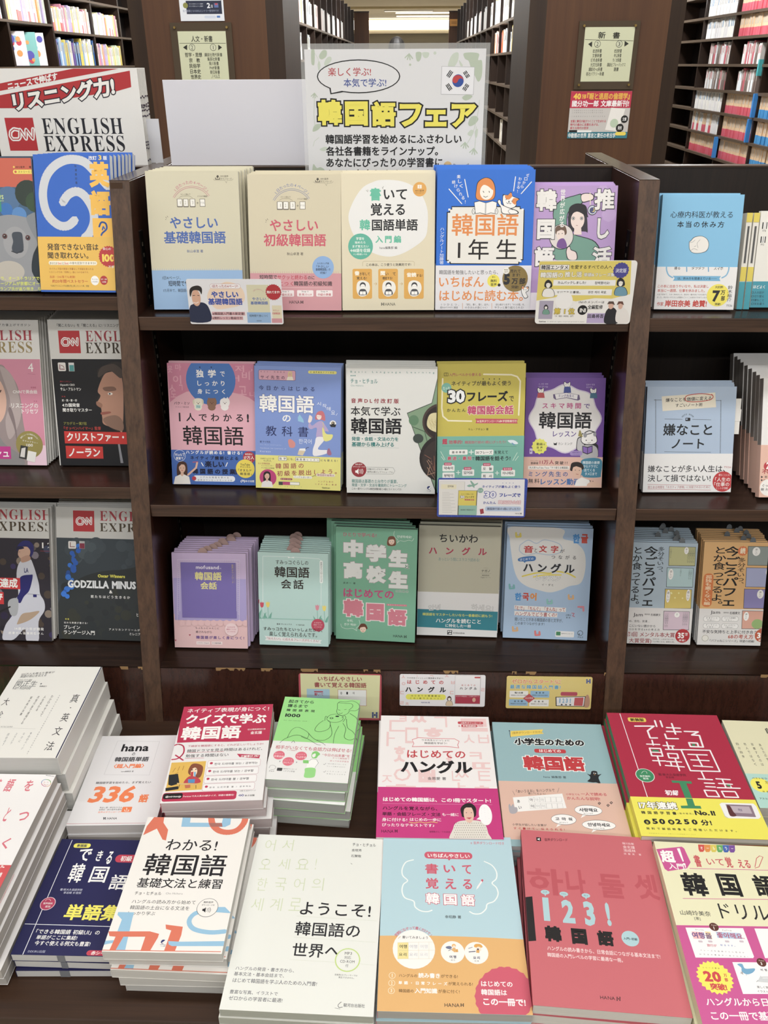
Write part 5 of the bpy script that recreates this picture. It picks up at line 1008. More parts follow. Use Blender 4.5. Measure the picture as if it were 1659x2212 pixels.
p.L([(1368, 512), (1372, 514)], DK, 3); p.L([(1386, 512), (1390, 514)], DK, 3); p.P([(1364, 560), (1404, 552), (1440, 600), (1462, 640), (1430, 640), (1416, 690), (1356, 690), (1360, 610), (1310, 620), (1288, 600), (1298, 560), (1320, 590)], '#b7a5d2', True)
p.P([(1286, 560), (1292, 520), (1300, 500), (1322, 520), (1310, 560)], '#f1ded6', True); p.P([(1358, 690), (1418, 690), (1420, 720), (1370, 790), (1450, 800), (1450, 826), (1340, 850), (1326, 800), (1344, 740)], '#e9e8ee', True); p.P([(1450, 800), (1466, 784), (1486, 830), (1470, 844), (1448, 830)], '#a5688a', True)
p.P([(1408, 604), (1440, 660), (1496, 668), (1478, 712), (1420, 716)], '#e3e07c', True); p.L([(1412, 560), (1424, 640)], '#d9d470', 4)
p.P([(1116, 716), (1130, 706), (1150, 712), (1176, 740), (1168, 776), (1130, 776), (1118, 744)], '#d98c86', True); p.T('한국어', 1206, 702, 1316, 748, '#dfe5f4'); p.P([(1206, 800), (1262, 806), (1240, 846), (1196, 838)], '#d8c7a8'); p.L([(1256, 800), (1276, 778), (1292, 776)], NV, 4); p.P([(1214, 786), (1262, 784), (1266, 806), (1208, 802)], '#eee')
p.T('著 サイ先生', 874, 718, 964, 738, NV, .01); p.T('The Most Intelligible', 876, 748, 1056, 762, '#cfd9f2', .01); p.T('Textbook for Learners of', 876, 776, 1098, 792, '#cfd9f2', .01); p.T('Korean', 876, 802, 966, 818, '#cfd9f2', .015)
q = b.q.fr(340, 770, 3.95); RP = '#a33a4a'
q.T('SNS総フォロワー数', 880, 862, 996, 880, '#4a4a3a'); q.T('4.5万人', 906, 880, 972, 898, '#4a4a3a'); q.T('大人気韓国語', 858, 904, 960, 922, RP); q.T('インフルエンサー', 886, 924, 990, 940, '#4a4a3a'); q.T('サイ先生の初著書', 886, 944, 998, 960, '#4a4a3a')
for x0, x1, s in ((1032, 1104, '独学'), (1178, 1384, '韓国語レッスン')): q.RO(x0, 852+(x0>1100)*8, x1, 890+(x0>1100)*10, NV, '#f0eee0', 3, 2.5); q.T(s, x0+8, 860+(x0>1100)*8, x1-8, 882+(x0>1100)*10, NV, .01)
q.T('にも、', 1110, 866, 1168, 886, NV, .01); q.T('にも使える!', 1394, 876, 1538, 900, NV, .01); q.T('韓国語の', 1008, 908, 1248, 958, RP, .012, sk=-4); q.T('初級を脱出しよう。', 1020, 958, 1530, 1022, RP, .012, sk=18*-1)
q.C(944, 1034, 72, '#c2357a'); woman(q, 936, 1018, 46, '#2c2022', '#e6e2e0'); q.R(1050, 1036, 1152, 1056, RP, 9); q.T('初級を脱出!', 1056, 1039, 1146, 1053, '#f0eee0'); q.RO(1034, 1066, 1214, 1100, '#555', '#f0eee0', 3, 2.5); q.R(1037, 1069, 1070, 1097, '#444'); q.R(1070, 1069, 1132, 1097, '#c2457a')
q.T('入門 初級 中級 上級', 1028, 1104, 1230, 1116, '#444'); q.R(1160, 1016, 1320, 1044, '#f0eee0', 12); q.T('ハングルあいまい', 1168, 1020, 1312, 1040, '#444'); q.R(1356, 998, 1516, 1028, '#f0eee0', 12); q.T('韓国語初級脱出', 1364, 1002, 1508, 1024, RP, .01); q.L([(1320, 1026), (1340, 1016), (1356, 1018)], '#444', 3)
q.T('ハングル本の', 1370, 1058, 1500, 1078, RP, .008); q.T('つぎの1冊に最適', 1344, 1082, 1528, 1102, RP, .008); q.T('Gakken', 1404, 1114, 1472, 1128, DK, .03)
b = standing('c3', 'textbook', 'white Korean textbook with an angular noodle-bowl photo on its right edge', 'white noodle textbook', ST['c3'], 9, '#dcddd9', 5, ' on the middle shelf', dx=-.6, pg='#c2c0bb')
p = b.p.fr(730, 770, 3.95); TL = '#27807c'
p.P([(856, 150), (800, 396), (588, 482), (836, 1168), (900, 1170), (900, 120)], '#3a3f3a'); p.P([(858, 165), (804, 400), (594, 486), (840, 1160), (900, 1160), (900, 120)], '#7f9d7d')
p.C(880, 560, 160, '#4a3b36', 36); p.C(880, 562, 142, '#2f2624', 36); p.P([(760, 590), (780, 500), (840, 480), (900, 500), (900, 640), (820, 640)], '#d9cf9c', True)
for k in range(12): p.L([(770+k*10, 520+(k*37) % 50), (800+k*8, 620-(k*23) % 60)], '#c4b67c', 4)
p.C(900, 870, 205, '#2b2524', 40); p.C(900, 880, 180, '#3a302d', 40)
for k in range(14): p.L([(740+(k*29) % 90, 840+(k*41) % 180), (790+(k*17) % 60, 870+(k*53) % 190)], ('#8a5a48', '#b08a70', '#5a4038')[k % 3], 5)
p.E(604, 500, 690, 590, '#5f8766'); p.E(640, 660, 730, 740, '#3f4a44'); p.L([(640, 600), (740, 640), (760, 720)], '#46604c', 5)
p.T('Basic Language Learning', 106, 122, 822, 150, TL); 
for k in range(3): p.C(113+k*16, 164, 5, TL, 8)
p.T('チョ・ヒチョル', 108, 190, 338, 232, TL, .01); p.T('Cho Hichoru', 110, 240, 216, 256, '#6a9a96'); p.T('音声DL付改訂版', 112, 356, 520, 402, '#9b2a3a', .03)
p.T('本気で学ぶ', 108, 424, 534, 510, '#14141a', .012); p.T('韓国語', 110, 520, 544, 664, '#14141a', .022); p.L([(114, 668), (520, 680)], '#9ab0ae', 2); p.L([(114, 770), (520, 782)], '#9ab0ae', 2)
p.T('発音・会話・文法の力を', 116, 684, 516, 724, TL, .03); p.T('基礎から積み上げる', 116, 732, 478, 770, TL, .03)
p.C(179, 966, 64, '#9b2a34'); p.T('無料音声', 148, 914, 208, 928, WHT); p.T('ダウンロード付', 130, 934, 230, 948, WHT); p.P([(148, 972), (160, 972), (176, 956), (176, 1006), (160, 992), (148, 992)], WHT)
for k in range(3): p.L([(186+k*11, 966-k*3), (190+k*12, 981), (186+k*11, 996+k*3)], WHT, 4, smooth=True)
p.L([(238, 944), (470, 948), (486, 976), (470, 1004), (240, 1002)], '#8a8f8e', 2.5); p.T('定番のロングセラー書が', 250, 954, 430, 970, '#333'); p.T('音声DL版としてリニューアル', 250, 978, 468, 994, '#333')
p.T('韓国語は基礎の土台作りが重要、', 118, 1046, 510, 1084, TL, .008); p.T('発音・文字・文法を徹底的にトレーニング', 118, 1082, 586, 1116, TL, .008); p.T('この一冊でハングル検定試験5級と4級にらくらくパス!', 118, 1118, 542, 1144, '#2a2a30', .008)
p.E(760, 1106, 794, 1136, '#22306e'); p.P([(768, 1128), (796, 1104), (788, 1134)], WHT); p.T('ベレ出版', 756, 1142, 794, 1152, '#22306e')
b = standing('c4', 'phrasebook', 'yellow phrasebook with a teal lower half and a framed title, on the middle shelf', 'yellow and teal phrasebook', ST['c4'], 12, '#c8b93a', 2, ' on the middle shelf', band=(97, '#74b6a4'), dx=.5, pg='#bfb48a')
p = b.p.fr(730, 770, 3.95); PK = '#c43f6b'
p.L([(1244, 152), (1480, 156), (1530, 172), (1556, 210), (1552, 300), (1542, 500)], '#ece4c0', 13, smooth=False); p.L([(894, 190), (886, 440), (896, 510), (940, 548), (1140, 552)], '#ece4c0', 13)
p.L([(906, 142), (924, 140), (924, 166), (906, 166), (906, 142)], '#5a4a1a', 4); p.L([(924, 140), (940, 142), (940, 166), (924, 166)], '#5a4a1a', 4); p.T('入門レベルから使える', 948, 142, 1220, 168, '#b0485e', .015)
for x in (1240, 1292, 1334, 1378): p.C(x, 192, 5, DK, 8)
p.T('ネイティブが最もよく使う', 968, 206, 1476, 252, DK, .015); p.C(926, 268, 42, '#74b6a4'); p.T('たった', 896, 258, 956, 284, '#e8f0e0', .01)
p.T('30', 938, 284, 1084, 398, '#e9ebec', .05, '#1c1c20', .07); p.T('フレーズ', 1100, 292, 1452, 388, '#17171a', .04); p.T('で', 1460, 338, 1502, 384, DK, .015); p.T('かんたん', 930, 444, 1090, 474, DK, .015); p.T('韓国語会話', 1104, 420, 1500, 494, PK, .03, '#f0e8d8', .035)
p.P([(1170, 530), (1538, 534), (1526, 554), (1534, 572), (1174, 570), (1182, 550)], '#c84a62'); p.T('★音声ダウンロード&▶学習動画付き', 1186, 540, 1524, 564, '#f4e9d4', .01); p.T('キム・アギョン 著', 1112, 610, 1284, 632, '#4a4426', .01)
q = b.q.fr(730, 770, 3.95)
q.T('超', 890, 702, 934, 752, '#c43f5a', .06); q.T('効率的!', 946, 714, 1062, 748, '#c43f5a', .02); q.T('韓国旅行前の1冊にぴったり!', 1082, 718, 1434, 744, '#c4566c', .012); q.L([(890, 764), (1524, 768)], '#4a8a80', 2.5)
q.P([(1450, 716), (1500, 714), (1536, 738), (1520, 748), (1470, 738)], '#dfe8f0', True); q.P([(1490, 736), (1512, 756), (1500, 758), (1478, 736)], '#6a9ac4')
q.R(950, 796, 1106, 838, '#f0efe8', 8); q.T('基本単語', 972, 806, 1084, 828, DK, .012); q.L([(1118, 816), (1156, 816)], '#e6f0e6', 8); q.L([(1137, 798), (1137, 834)], '#e6f0e6', 8); q.R(1168, 796, 1326, 840, '#f0efe8', 8); q.T('30フレーズ', 1178, 806, 1316, 830, DK, .012); q.T('を覚えて', 1334, 802, 1450, 832, DK, .012)
q.T('最速・最短', 934, 852, 1140, 886, '#c84a62', .03, '#f4e9e4', .03); q.T('で', 1142, 860, 1166, 884, DK, .01); q.T('韓国語を話そう!', 1172, 850, 1472, 888, DK, .025)
for a in (((876, 810), (914, 880)), ((882, 854), (906, 886)), ((1530, 820), (1492, 888)), ((1540, 850), (1512, 888))): q.L(a, '#dfeedd', 3.5)
for x, y, s in ((892, 926, '약속이'), (892, 990, '부탁이'), (1060, 964, '있어요'), (1224, 930, '오늘'), (1224, 994, '회사'), (1392, 968, '아니에요')):
    w_ = 118 if s == '아니에요' else 102; q.R(x, y, x+w_, y+54, '#efefe8', 8); q.T(s, x+12, y+14, x+w_-12, y+40, DK, .02)
    if y not in (990, 994): q.R(x+14, y-20, x+w_-24, y+4, '#c8486a', 5); q.T('基本単語', x+22, y-15, x+w_-32, y-1, '#f6e4e6')
for x, y in ((1026, 990), (1358, 994)): q.L([(x-16, y), (x+16, y)], '#e6f0e6', 6); q.L([(x, y-16), (x, y+16)], '#e6f0e6', 6)
b = standing('c5', 'textbook', 'purple Korean lesson book with a scalloped white shape and white cats', 'purple cat textbook', ST['c5'], 12, '#6f46a0', 3, ' on the middle shelf', band=(53, '#e0b5a4'), pg='#b9a6c4')
p = b.p.fr(1120, 790, 3.078); PU = '#5a3c92'
def scallop(cx, cy, rx, ry, n, a):
    return [(cx+rx*(1+a*math.cos(n*t))*math.cos(t), cy+ry*(1+a*math.cos(n*t))*math.sin(t)) for t in [2*math.pi*k/72 for k in range(72)]]
p.P(scallop(310, 352, 234, 222, 8, .045), '#cfc4dc'); p.P(scallop(310, 352, 226, 214, 8, .045), '#e8e6e6')
for s, x in (('스, 만든 예제', 134), ('단어 없이 학습', 134)): p.T(s, x, 116+18*(s[0] == '단'), 196, 128+18*(s[0] == '단'), '#c9b6e2')
p.T('일본어 회화', 450, 120, 508, 132, '#c9b6e2'); p.T('할인판매', 450, 138, 492, 148, '#c9b6e2')
for x, y, c in ((148, 170, '#c24a52'), (324, 130, '#3c4c9c'), (498, 172, '#3a6f8c')):
    p.P([(x-24, y-14), (x-16, y-26), (x-6, y-16), (x+8, y-16), (x+18, y-26), (x+22, y-6), (x+16, y+10), (x-16, y+10)], DK, True); p.P([(x-21, y-13), (x-15, y-22), (x-6, y-13), (x+8, y-13), (x+17, y-22), (x+19, y-6), (x+14, y+8), (x-14, y+8)], '#f0eeec', True)
    p.P([(x-24, y+44 if c != '#3c4c9c' else y+50), (x-20, y+12), (x, y+8), (x+22, y+12), (x+26, y+44 if c != '#3c4c9c' else y+50)], c); p.C(x-8, y-4, 2.4, DK, 6); p.C(x+6, y-4, 2.4, DK, 6)
p.P([(230, 190), (318, 178), (404, 194), (410, 224), (396, 232), (318, 214), (246, 226), (232, 214)], '#6a5a86'); p.P([(242, 190), (318, 181), (394, 194), (390, 224), (318, 210), (250, 222)], '#efedef'); p.T('ミング先生と', 266, 190, 370, 210, PU, .012)
p.T('スキマ時間', 158, 246, 416, 286, '#c23a86', .02); p.T('で', 434, 254, 476, 284, PU, .015); p.T('韓国語', 134, 312, 488, 412, '#141218', .02); p.T('レッスン', 228, 436, 384, 474, PU, .015); p.P([(232, 510), (238, 516), (248, 516), (256, 508), (254, 528), (236, 528)], DK); p.T('カン ミング', 264, 510, 358, 528, DK)
p.P([(388, 560), (388, 500), (400, 476), (430, 478), (440, 560), (430, 616), (520, 616), (530, 560), (520, 520), (440, 500)], DK, True); p.P([(392, 560), (392, 504), (402, 482), (426, 484), (436, 560)], '#c3c2c4', True); p.P([(416, 614), (424, 540), (470, 524), (516, 540), (528, 580), (514, 614)], '#b5b4b8', True)
p.P([(414, 488), (424, 448), (440, 456), (480, 448), (500, 440), (520, 474), (522, 508), (490, 526), (440, 524), (418, 508)], DK, True); p.P([(418, 488), (427, 454), (440, 461), (480, 453), (498, 446), (516, 476), (518, 506), (488, 521), (442, 519), (422, 506)], '#f0eeec', True); p.C(450, 496, 4, DK, 8); p.C(488, 496, 4, DK, 8); p.L([(460, 512), (468, 516), (478, 511)], DK, 2.5)
p.E(430, 446, 456, 478, '#9a9aa2'); p.E(496, 440, 518, 470, '#9a9aa2'); p.L([(440, 446), (470, 432), (508, 442)], DK, 5, smooth=True); p.P([(424, 532), (458, 540), (492, 530), (492, 576), (458, 590), (426, 578)], DK); p.P([(428, 537), (457, 545), (457, 584), (430, 574)], '#8a66bc'); p.P([(461, 545), (488, 536), (488, 572), (461, 584)], '#8a66bc')
p.P([(396, 468), (404, 430), (412, 430), (428, 474)], '#9a8f4a'); p.S(140, 536, 54, '#e3e24a', 12, .14); p.T('動画', 120, 512, 160, 530, DK, .015); p.T('&', 166, 516, 176, 528, DK); p.T('音声', 120, 536, 160, 552, DK, .015); p.T('付き', 128, 556, 156, 570, DK, .01); p.R(74, 550, 92, 586, '#cabce0', 3); p.P([(78, 562), (78, 576), (88, 569)], PU)
p.R(342, 566, 424, 598, '#a48cc8', 14); p.T('電車移動の', 358, 572, 410, 582, PU); p.T('ときでもOK', 362, 586, 408, 594, PU)
q = b.q.fr(1120, 790, 3.078); DM = '#a2304e'
q.T('チャンネル', 80, 628, 132, 636, DK); q.T('登録者', 80, 640, 132, 656, DK, .015); q.T('11万人', 140, 626, 236, 656, DM, .02); q.T('突破!!', 242, 634, 326, 658, DK, .02); q.R(64, 666, 338, 690, '#ece6e0'); q.T('大人気YouTube Twoi「すぐ使える韓国語」', 72, 670, 332, 686, DK, .008)
q.T('ミング先生の', 66, 702, 328, 738, '#3b5f9c', .02); q.T('無料', 64, 750, 140, 782, DK, .01); q.T('レッスン動画', 146, 752, 408, 792, '#3b6fb0', .03); q.T('付き!', 412, 760, 498, 792, DK, .01)
q.P([(424, 624), (548, 622), (548, 720), (536, 742), (440, 742), (420, 726), (412, 740), (420, 690)], '#3a86a4', True)
for i, s in enumerate(('韓国語の基礎', 'からドラマに', '出てくる', 'タメ口まで')): q.T(s, 426+i*5, 634+i*25, (540, 528, 508, 522)[i], 654+i*25, '#e4f0f4', .01)
q.P([(372, 800), (386, 760), (420, 742), (470, 760), (484, 800)], '#ece8e4'); q.P([(346, 672), (356, 646), (396, 640), (426, 656), (428, 690), (350, 700)], '#241a18', True); q.E(356, 656, 422, 744, '#e0b79f'); q.P([(346, 680), (360, 650), (400, 644), (428, 660), (420, 680), (384, 668)], '#241a18'); q.C(378, 694, 3, DK, 6); q.C(404, 696, 3, DK, 6); q.L([(382, 720), (398, 722)], '#a8484a', 3)
q.P([(456, 800), (480, 772), (530, 780), (540, 808)], '#e0b79f', True)
b = standing('c6', 'notebook_guide', 'pale blue self-help book with a dotted frame and a white paper band', 'pale blue framed book', ST['c6'], 9, '#abc0da', 4, ' on the right middle shelf', dx=.5, band=(66, '#e8e8e8'), pg='#b8bcc2')
p = b.p.fr(1120, 790, 3.078)
for a, c in ((((912, 226), (912, 700)), 1), (((1346, 232), (1340, 700)), 1), (((905, 228), (956, 228)), 0), (((1312, 232), (1350, 232)), 0)):
    (xa, ya), (xb, yb) = a; n = max(4, int(math.hypot(xb-xa, yb-ya)/8))
    for k in range(n): t = k/n; p.R(xa+(xb-xa)*t-3, ya+(yb-ya)*t-2.4, xa+(xb-xa)*t+3, ya+(yb-ya)*t+2, '#5c6470')
p.P([(952, 204), (1308, 178), (1314, 276), (958, 302)], '#e2dbc8'); p.T('嫌なことを価値に変える', 978, 202, 1284, 242, DK, .012, sk=-14); p.T('すごいノート術', 1044, 246, 1224, 276, DK, .012, sk=-6)
p.L([(1284, 190), (1294, 208), (1270, 228), (1180, 240), (1120, 236), (1108, 216), (1130, 196), (1220, 186), (1292, 196)], '#c23c32', 5, smooth=True)
p.A('NOTE BOOK', 1124, 370, 48, -48, 50, 13, DK, .01); p.R(1110, 346, 1142, 368, DK, 5); p.R(1114, 350, 1124, 360, '#abc0da'); p.L([(972, 354), (1090, 357)], '#333a44', 2); p.L([(1156, 357), (1280, 360)], '#333a44', 2)
p.T('嫌なこと', 960, 390, 1290, 460, '#15171c', .018); p.T('ノート', 1016, 486, 1236, 552, '#15171c', .018); p.L([(970, 572), (1278, 576)], '#333a44', 2); p.T('嫌なことノート普及委員会', 990, 596, 1256, 614, DK, .01)
q = b.q.fr(1120, 790, 3.078); q.T('嫌なことが多い人生は、', 858, 662, 1376, 708, DK, .01); q.T('決して損ではない!', 858, 726, 1278, 770, DK, .01); q.L([(858, 790), (1278, 796)], '#c2303e', 2); q.L([(858, 820), (1278, 826)], '#c2303e', 2); q.T('限りある時間を「ネガティブ感情」に支配されないために', 860, 798, 1276, 816, '#b03a4a')
q.C(1358, 770, 68, '#c62a30'); q.T('嫌なことには', 1330, 718, 1404, 734, '#f6dada'); q.T('「人生の', 1306, 742, 1408, 770, WHT, .012); q.T('「仕事の', 1300, 774, 1402, 802, WHT, .012); q.T('ヒントが満載', 1314, 806, 1392, 822, '#f6dada'); q.T('アスコム', 1366, 668, 1414, 680, '#c2303e', .02)
tag(obj('index_card', Geo().box(-5, 5, 0, 60, -.6, 0).box(-14, 6, 22, 42, 0, .6).mesh('index_card', ink('#e6e4de')), mat4=stand4(562, 1352, -559, .3)), 'small white card sticking up beside the pale blue framed book', 'card')
# fanned stack and the book cut by the right edge
b = standing('c7', 'paperback', 'white and peach paperback cut by the right edge of the middle shelf', 'white and peach paperback', ST['c7'], 15, '#e8e6e4', 9, ' on the right middle shelf', dx=-.5, spine='#8b827c', band=(88, '#e6b8a4'), pg='#cfc8be')
q = b.q.fr(1120, 790, 3.078); q.C(1660, 668, 30, '#c2303e'); q.T('2', 1646, 640, 1672, 688, WHT, .05); q.T('不眠', 1618, 690, 1690, 720, '#b0303a', .03); q.T('▶眠い', 1612, 732, 1680, 748, DK); q.T('▶ゆっくり', 1612, 754, 1690, 768, DK); q.C(1660, 810, 56, '#eeeae6'); q.T('ぐっすり', 1620, 788, 1700, 806, DK, .01); q.T('眠れる', 1612, 814, 1690, 832, DK, .01)

# ================= lower shelf
def slips(b, n, xs, top, col='#b08f88', w=15):
    for k, (i, x) in enumerate(zip(range(n), xs)):
        root = b.e if i == 0 else [o for o in bpy.data.objects if o.get('label', '').startswith(nth(i)+' copy behind the front '+b.short)][0]
        m = root.matrix_world; g = Geo(); g.prism([(x-w, top-8), (x+w, top-8)] + [(x+w*.55*math.cos(t*math.pi/8), top+1+7.5*math.sin(t*math.pi/8)) for t in range(9)], -5.2, -4.8, 'z')
        o = obj('sales_slip', g.mesh('sales_slip', ink(col)), root)
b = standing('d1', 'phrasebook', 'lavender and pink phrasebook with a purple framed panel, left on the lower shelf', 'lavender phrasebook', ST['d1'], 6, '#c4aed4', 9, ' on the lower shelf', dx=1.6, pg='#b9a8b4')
slips(b, 9, [-12, -8, 2, 4, 14, 10, 22, 18, 26], 176)
p = b.p.fr(350, 1120, 4.366); p.R(60, 900, 850, 1300, '#e2b9bb'); 
for k in range(12): p.C(130+k*62, 968, 34, '#e2b9bb', 14)
p.R(108, 560, 800, 968, '#a79bd0'); 
for k in range(12): p.C(130+k*60, 985, 30, '#e2b9bb', 14)
for t in (0, 24): p.L([(146+t, 968-t*4), (146+t, 386+t), (734-t, 390+t), (730-t, 968-t*4)], '#e0d6ea', 3)
for k in range(34): p.L([(170+k*16.5, 392), (174+k*16.5, 404)], '#e0d6ea', 2.5)
for k in range(26): p.L([(152, 420+k*19), (164, 426+k*19)], '#e0d6ea', 2.5); p.L([(716, 420+k*19), (728, 426+k*19)], '#e0d6ea', 2.5)
p.R(176, 410, 706, 940, '#7466ae'); p.T('mofusand', 320, 440, 538, 478, '#ece6f2', .02); p.T('の', 546, 464, 560, 476, '#ece6f2'); p.T('韓国語', 310, 504, 564, 580, '#e0d87a', .02); p.T('会話', 362, 596, 520, 668, '#e0d87a', .02); p.V('音声ダウンロード', 654, 430, 680, 612, '#c9b65a')
p.L([(684, 430), (686, 610)], '#b8ac5a', 1.5)
p.T('もふもふにゃんこに', 316, 1024, 538, 1046, '#4a3440', .01); p.T('癒されながら', 318, 1058, 470, 1082, '#4a3440', .01); p.T('韓国語が楽しく身につく!', 322, 1104, 774, 1144, '#5a3a8a', .025); p.C(656, 1046, 62, '#e9cdd0'); p.T('K-POPや', 620, 1016, 690, 1030, '#c46a84', .01); p.T('韓国ドラマが', 610, 1036, 700, 1052, '#c46a84', .01); p.T('よくわかる!', 618, 1058, 694, 1072, '#c46a84', .01)
p.R(324, 1158, 452, 1190, '#efdcdc'); p.T('イラスト ぢゅの', 334, 1164, 442, 1184, '#6a5060'); p.R(468, 1160, 570, 1190, '#efdcdc'); p.T('× HANA', 476, 1166, 558, 1184, '#6a5060', .01)
for x, y in ((262, 1100), (128, 1150)): p.P([(x-10, y-6), (x-4, y-10), (x, y-5), (x+5, y-10), (x+10, y-5), (x, y+9)], '#b0485a')
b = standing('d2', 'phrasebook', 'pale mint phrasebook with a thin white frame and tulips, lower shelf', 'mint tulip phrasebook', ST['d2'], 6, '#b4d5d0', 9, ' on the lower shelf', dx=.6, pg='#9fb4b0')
slips(b, 9, [4, -6, 2, -4, 2, -6, 2, -8, -2], 175)
p = b.p.fr(350, 1120, 4.366); p.L([(1190, 360), (950, 356), (950, 960)], '#e2eeec', 4); p.L([(1240, 364), (1480, 380), (1502, 400), (1500, 820)], '#e2eeec', 4); p.P([(1186, 358), (1214, 366), (1246, 360), (1246, 376), (1214, 370), (1188, 374)], '#e8f2f0')
p.T('すみっコぐらしの', 1072, 390, 1380, 440, '#3a302c', .008); p.T('韓国語', 1060, 456, 1390, 556, '#2e2420', .018); p.T('会話', 1120, 572, 1336, 668, '#2e2420', .018)
p.R(1486, 396, 1518, 612, '#e8f0ee', 14); p.V('音声ダウンロードつき', 1492, 410, 1512, 600, '#4a4440')
for x, y, c in ((942, 812, '#d0465e'), (998, 810, '#e6cf5a'), (1464, 840, '#dc8a9c'), (1530, 846, '#e9d560'), (900, 786, '#c8405a')):
    p.L([(x, y+26), (x+6, y+130)], '#6fae9c', 4); p.P([(x-18, y-26), (x-8, y-16), (x, y-28), (x+10, y-16), (x+18, y-24), (x+14, y+16), (x, y+28), (x-14, y+14)], c, True); p.P([(x-40, y+76), (x-20, y+100), (x, y+134), (x-24, y+134)], '#6fae9c'); p.P([(x+40, y+70), (x+20, y+96), (x+4, y+134), (x+30, y+134)], '#6fae9c')
p.R(930, 936, 1540, 962, '#8fc2b6', 10)
p.T('監修 サンエックス', 1082, 988, 1224, 1006, '#3a302c', .01); p.T('× HANA', 1264, 996, 1344, 1012, '#3a302c', .01); p.C(1470, 1006, 62, '#c2405c'); p.T('K-POPや', 1438, 976, 1502, 990, '#f2d4da'); p.T('韓国ドラマが', 1430, 996, 1512, 1010, '#f2d4da'); p.T('よくわかる!', 1436, 1016, 1504, 1030, '#f2d4da')
p.T('すみっコたちといっしょだから、', 956, 1020, 1512, 1072, '#3a302c', .01, sk=24); p.T('楽しく覚えられるんです。', 1010, 1064, 1462, 1124, '#3a302c', .01, sk=16); p.P([(966, 1106), (1510, 1148), (1492, 1164), (1504, 1182), (970, 1148), (984, 1128)], '#e6ecea'); p.T('「伝えたい!」に応えるフレーズがたくさん!', 990, 1116, 1478, 1168, '#c2607a', .008, sk=28)
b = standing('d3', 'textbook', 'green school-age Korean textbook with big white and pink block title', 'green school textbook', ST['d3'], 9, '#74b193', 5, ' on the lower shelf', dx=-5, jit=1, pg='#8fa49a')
p = b.p.fr(700, 1110, 4.046); RS = '#d2788a'; 
p.T('ひとりで学べる!', 166, 160, 458, 206, '#c25672', .015); WG = '#dfe1df'
for s, a in (('中', (170, 224, 340, 380)), ('学', (366, 264, 544, 424)), ('生', (560, 314, 734, 470)), ('高', (170, 412, 336, 568)), ('校', (366, 450, 544, 610)), ('生', (560, 500, 734, 656))): p.T(s, *a, WG, .075, '#b79aa6', .02)
p.T('と', 706, 444, 742, 480, '#3c7a5c', .02, '#dfe1df', .05); p.T('武井一 著', 168, 594, 274, 616, '#26302c', .01); p.T('のための', 624, 664, 738, 690, '#3c7a5c', .012, '#dfe1df', .05)
p.T('はじめての', 168, 654, 610, 742, '#c2467e', .03); 
for s, a in (('韓', (170, 742, 340, 902)), ('国', (370, 782, 524, 940)), ('語', (556, 828, 722, 980))): p.T(s, *a, RS, .05, '#ecd8da', .045)
p.R(546, 786, 724, 810, RS, 10); p.T('音声DLダウンロード', 560, 791, 708, 805, WHT, .01)
def kid(p, x, y, s, hair, long):
    p.P([(x-.62*s, y+(.7 if long else .1)*s), (x-.6*s, y-.3*s), (x-.3*s, y-.7*s), (x+.3*s, y-.7*s), (x+.6*s, y-.3*s), (x+.6*s, y+(.7 if long else .1)*s)], hair, True); p.E(x-.46*s, y-.45*s, x+.46*s, y+.62*s, '#eccab4'); p.P([(x-.5*s, y-.1*s), (x-.3*s, y-.6*s), (x+.3*s, y-.6*s), (x+.5*s, y-.1*s), (x+.2*s, y-.25*s), (x-.2*s, y-.2*s)], hair)
    for a in (-.2, .2): p.C(x+a*s, y+.08*s, .09*s, WHT, 8); p.C(x+a*s, y+.1*s, .06*s, DK, 8)
    p.L([(x-.12*s, y+.38*s), (x, y+.42*s), (x+.12*s, y+.38*s)], '#a8483c', .05*s)
kid(p, 590, 236, 56, '#7a4a34', True); kid(p, 340, 1002, 58, '#6a3a28', False)
p.T('안녕하세요!', 638, 188, 766, 214, '#e4ece6', .01); p.L([(616, 150), (610, 180), (622, 208), (646, 230), (640, 254), (664, 234), (700, 240), (740, 230), (770, 236), (784, 214)], '#e4ece6', 2.5, smooth=True)
p.T('우리,', 200, 922, 254, 946, '#e4ece6', .01); p.T('친구 해요!', 176, 954, 280, 980, '#e4ece6', .01); p.L([(146, 960), (156, 990), (200, 1004), (250, 1000), (286, 1022), (280, 1000), (312, 970), (306, 926)], '#e4ece6', 2.5, smooth=True)
p.T('HANA', 604, 1056, 688, 1082, '#26302c', .01); hlogo(p, 698, 1062, 7, '#26302c')
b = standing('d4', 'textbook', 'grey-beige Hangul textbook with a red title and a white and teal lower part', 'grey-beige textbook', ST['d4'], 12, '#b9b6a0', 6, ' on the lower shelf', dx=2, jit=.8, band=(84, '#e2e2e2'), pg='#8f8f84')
slips(b, 6, [-99, -99, 2, -99, 8, -99], 209) if False else None
p = b.p.fr(700, 1110, 4.046); p.T('ちいかわ', 1008, 176, 1346, 254, '#14141a', .015); p.T('ハングル', 914, 284, 1424, 366, '#b02a4c', .03, sk=12); p.A('あっという間にスラスラ読める!', 1176, -480, 890, 191, 168.5, 24, '#6a8c8c') if False else p.T('あっという間にスラスラ読める!', 1000, 382, 1360, 416, '#6a8c8c', sk=4)
p.T('イラスト', 1394, 470, 1436, 478, '#333'); p.T('ナガノ', 1376, 486, 1450, 512, DK, .008); p.L([(1366, 522), (1460, 524)], '#888', 1.5); p.T('韓国語監修', 1380, 532, 1444, 544, DK); p.T('Yumi', 1368, 550, 1402, 562, DK); p.T('(キム・ユミ)', 1408, 552, 1456, 562, DK)
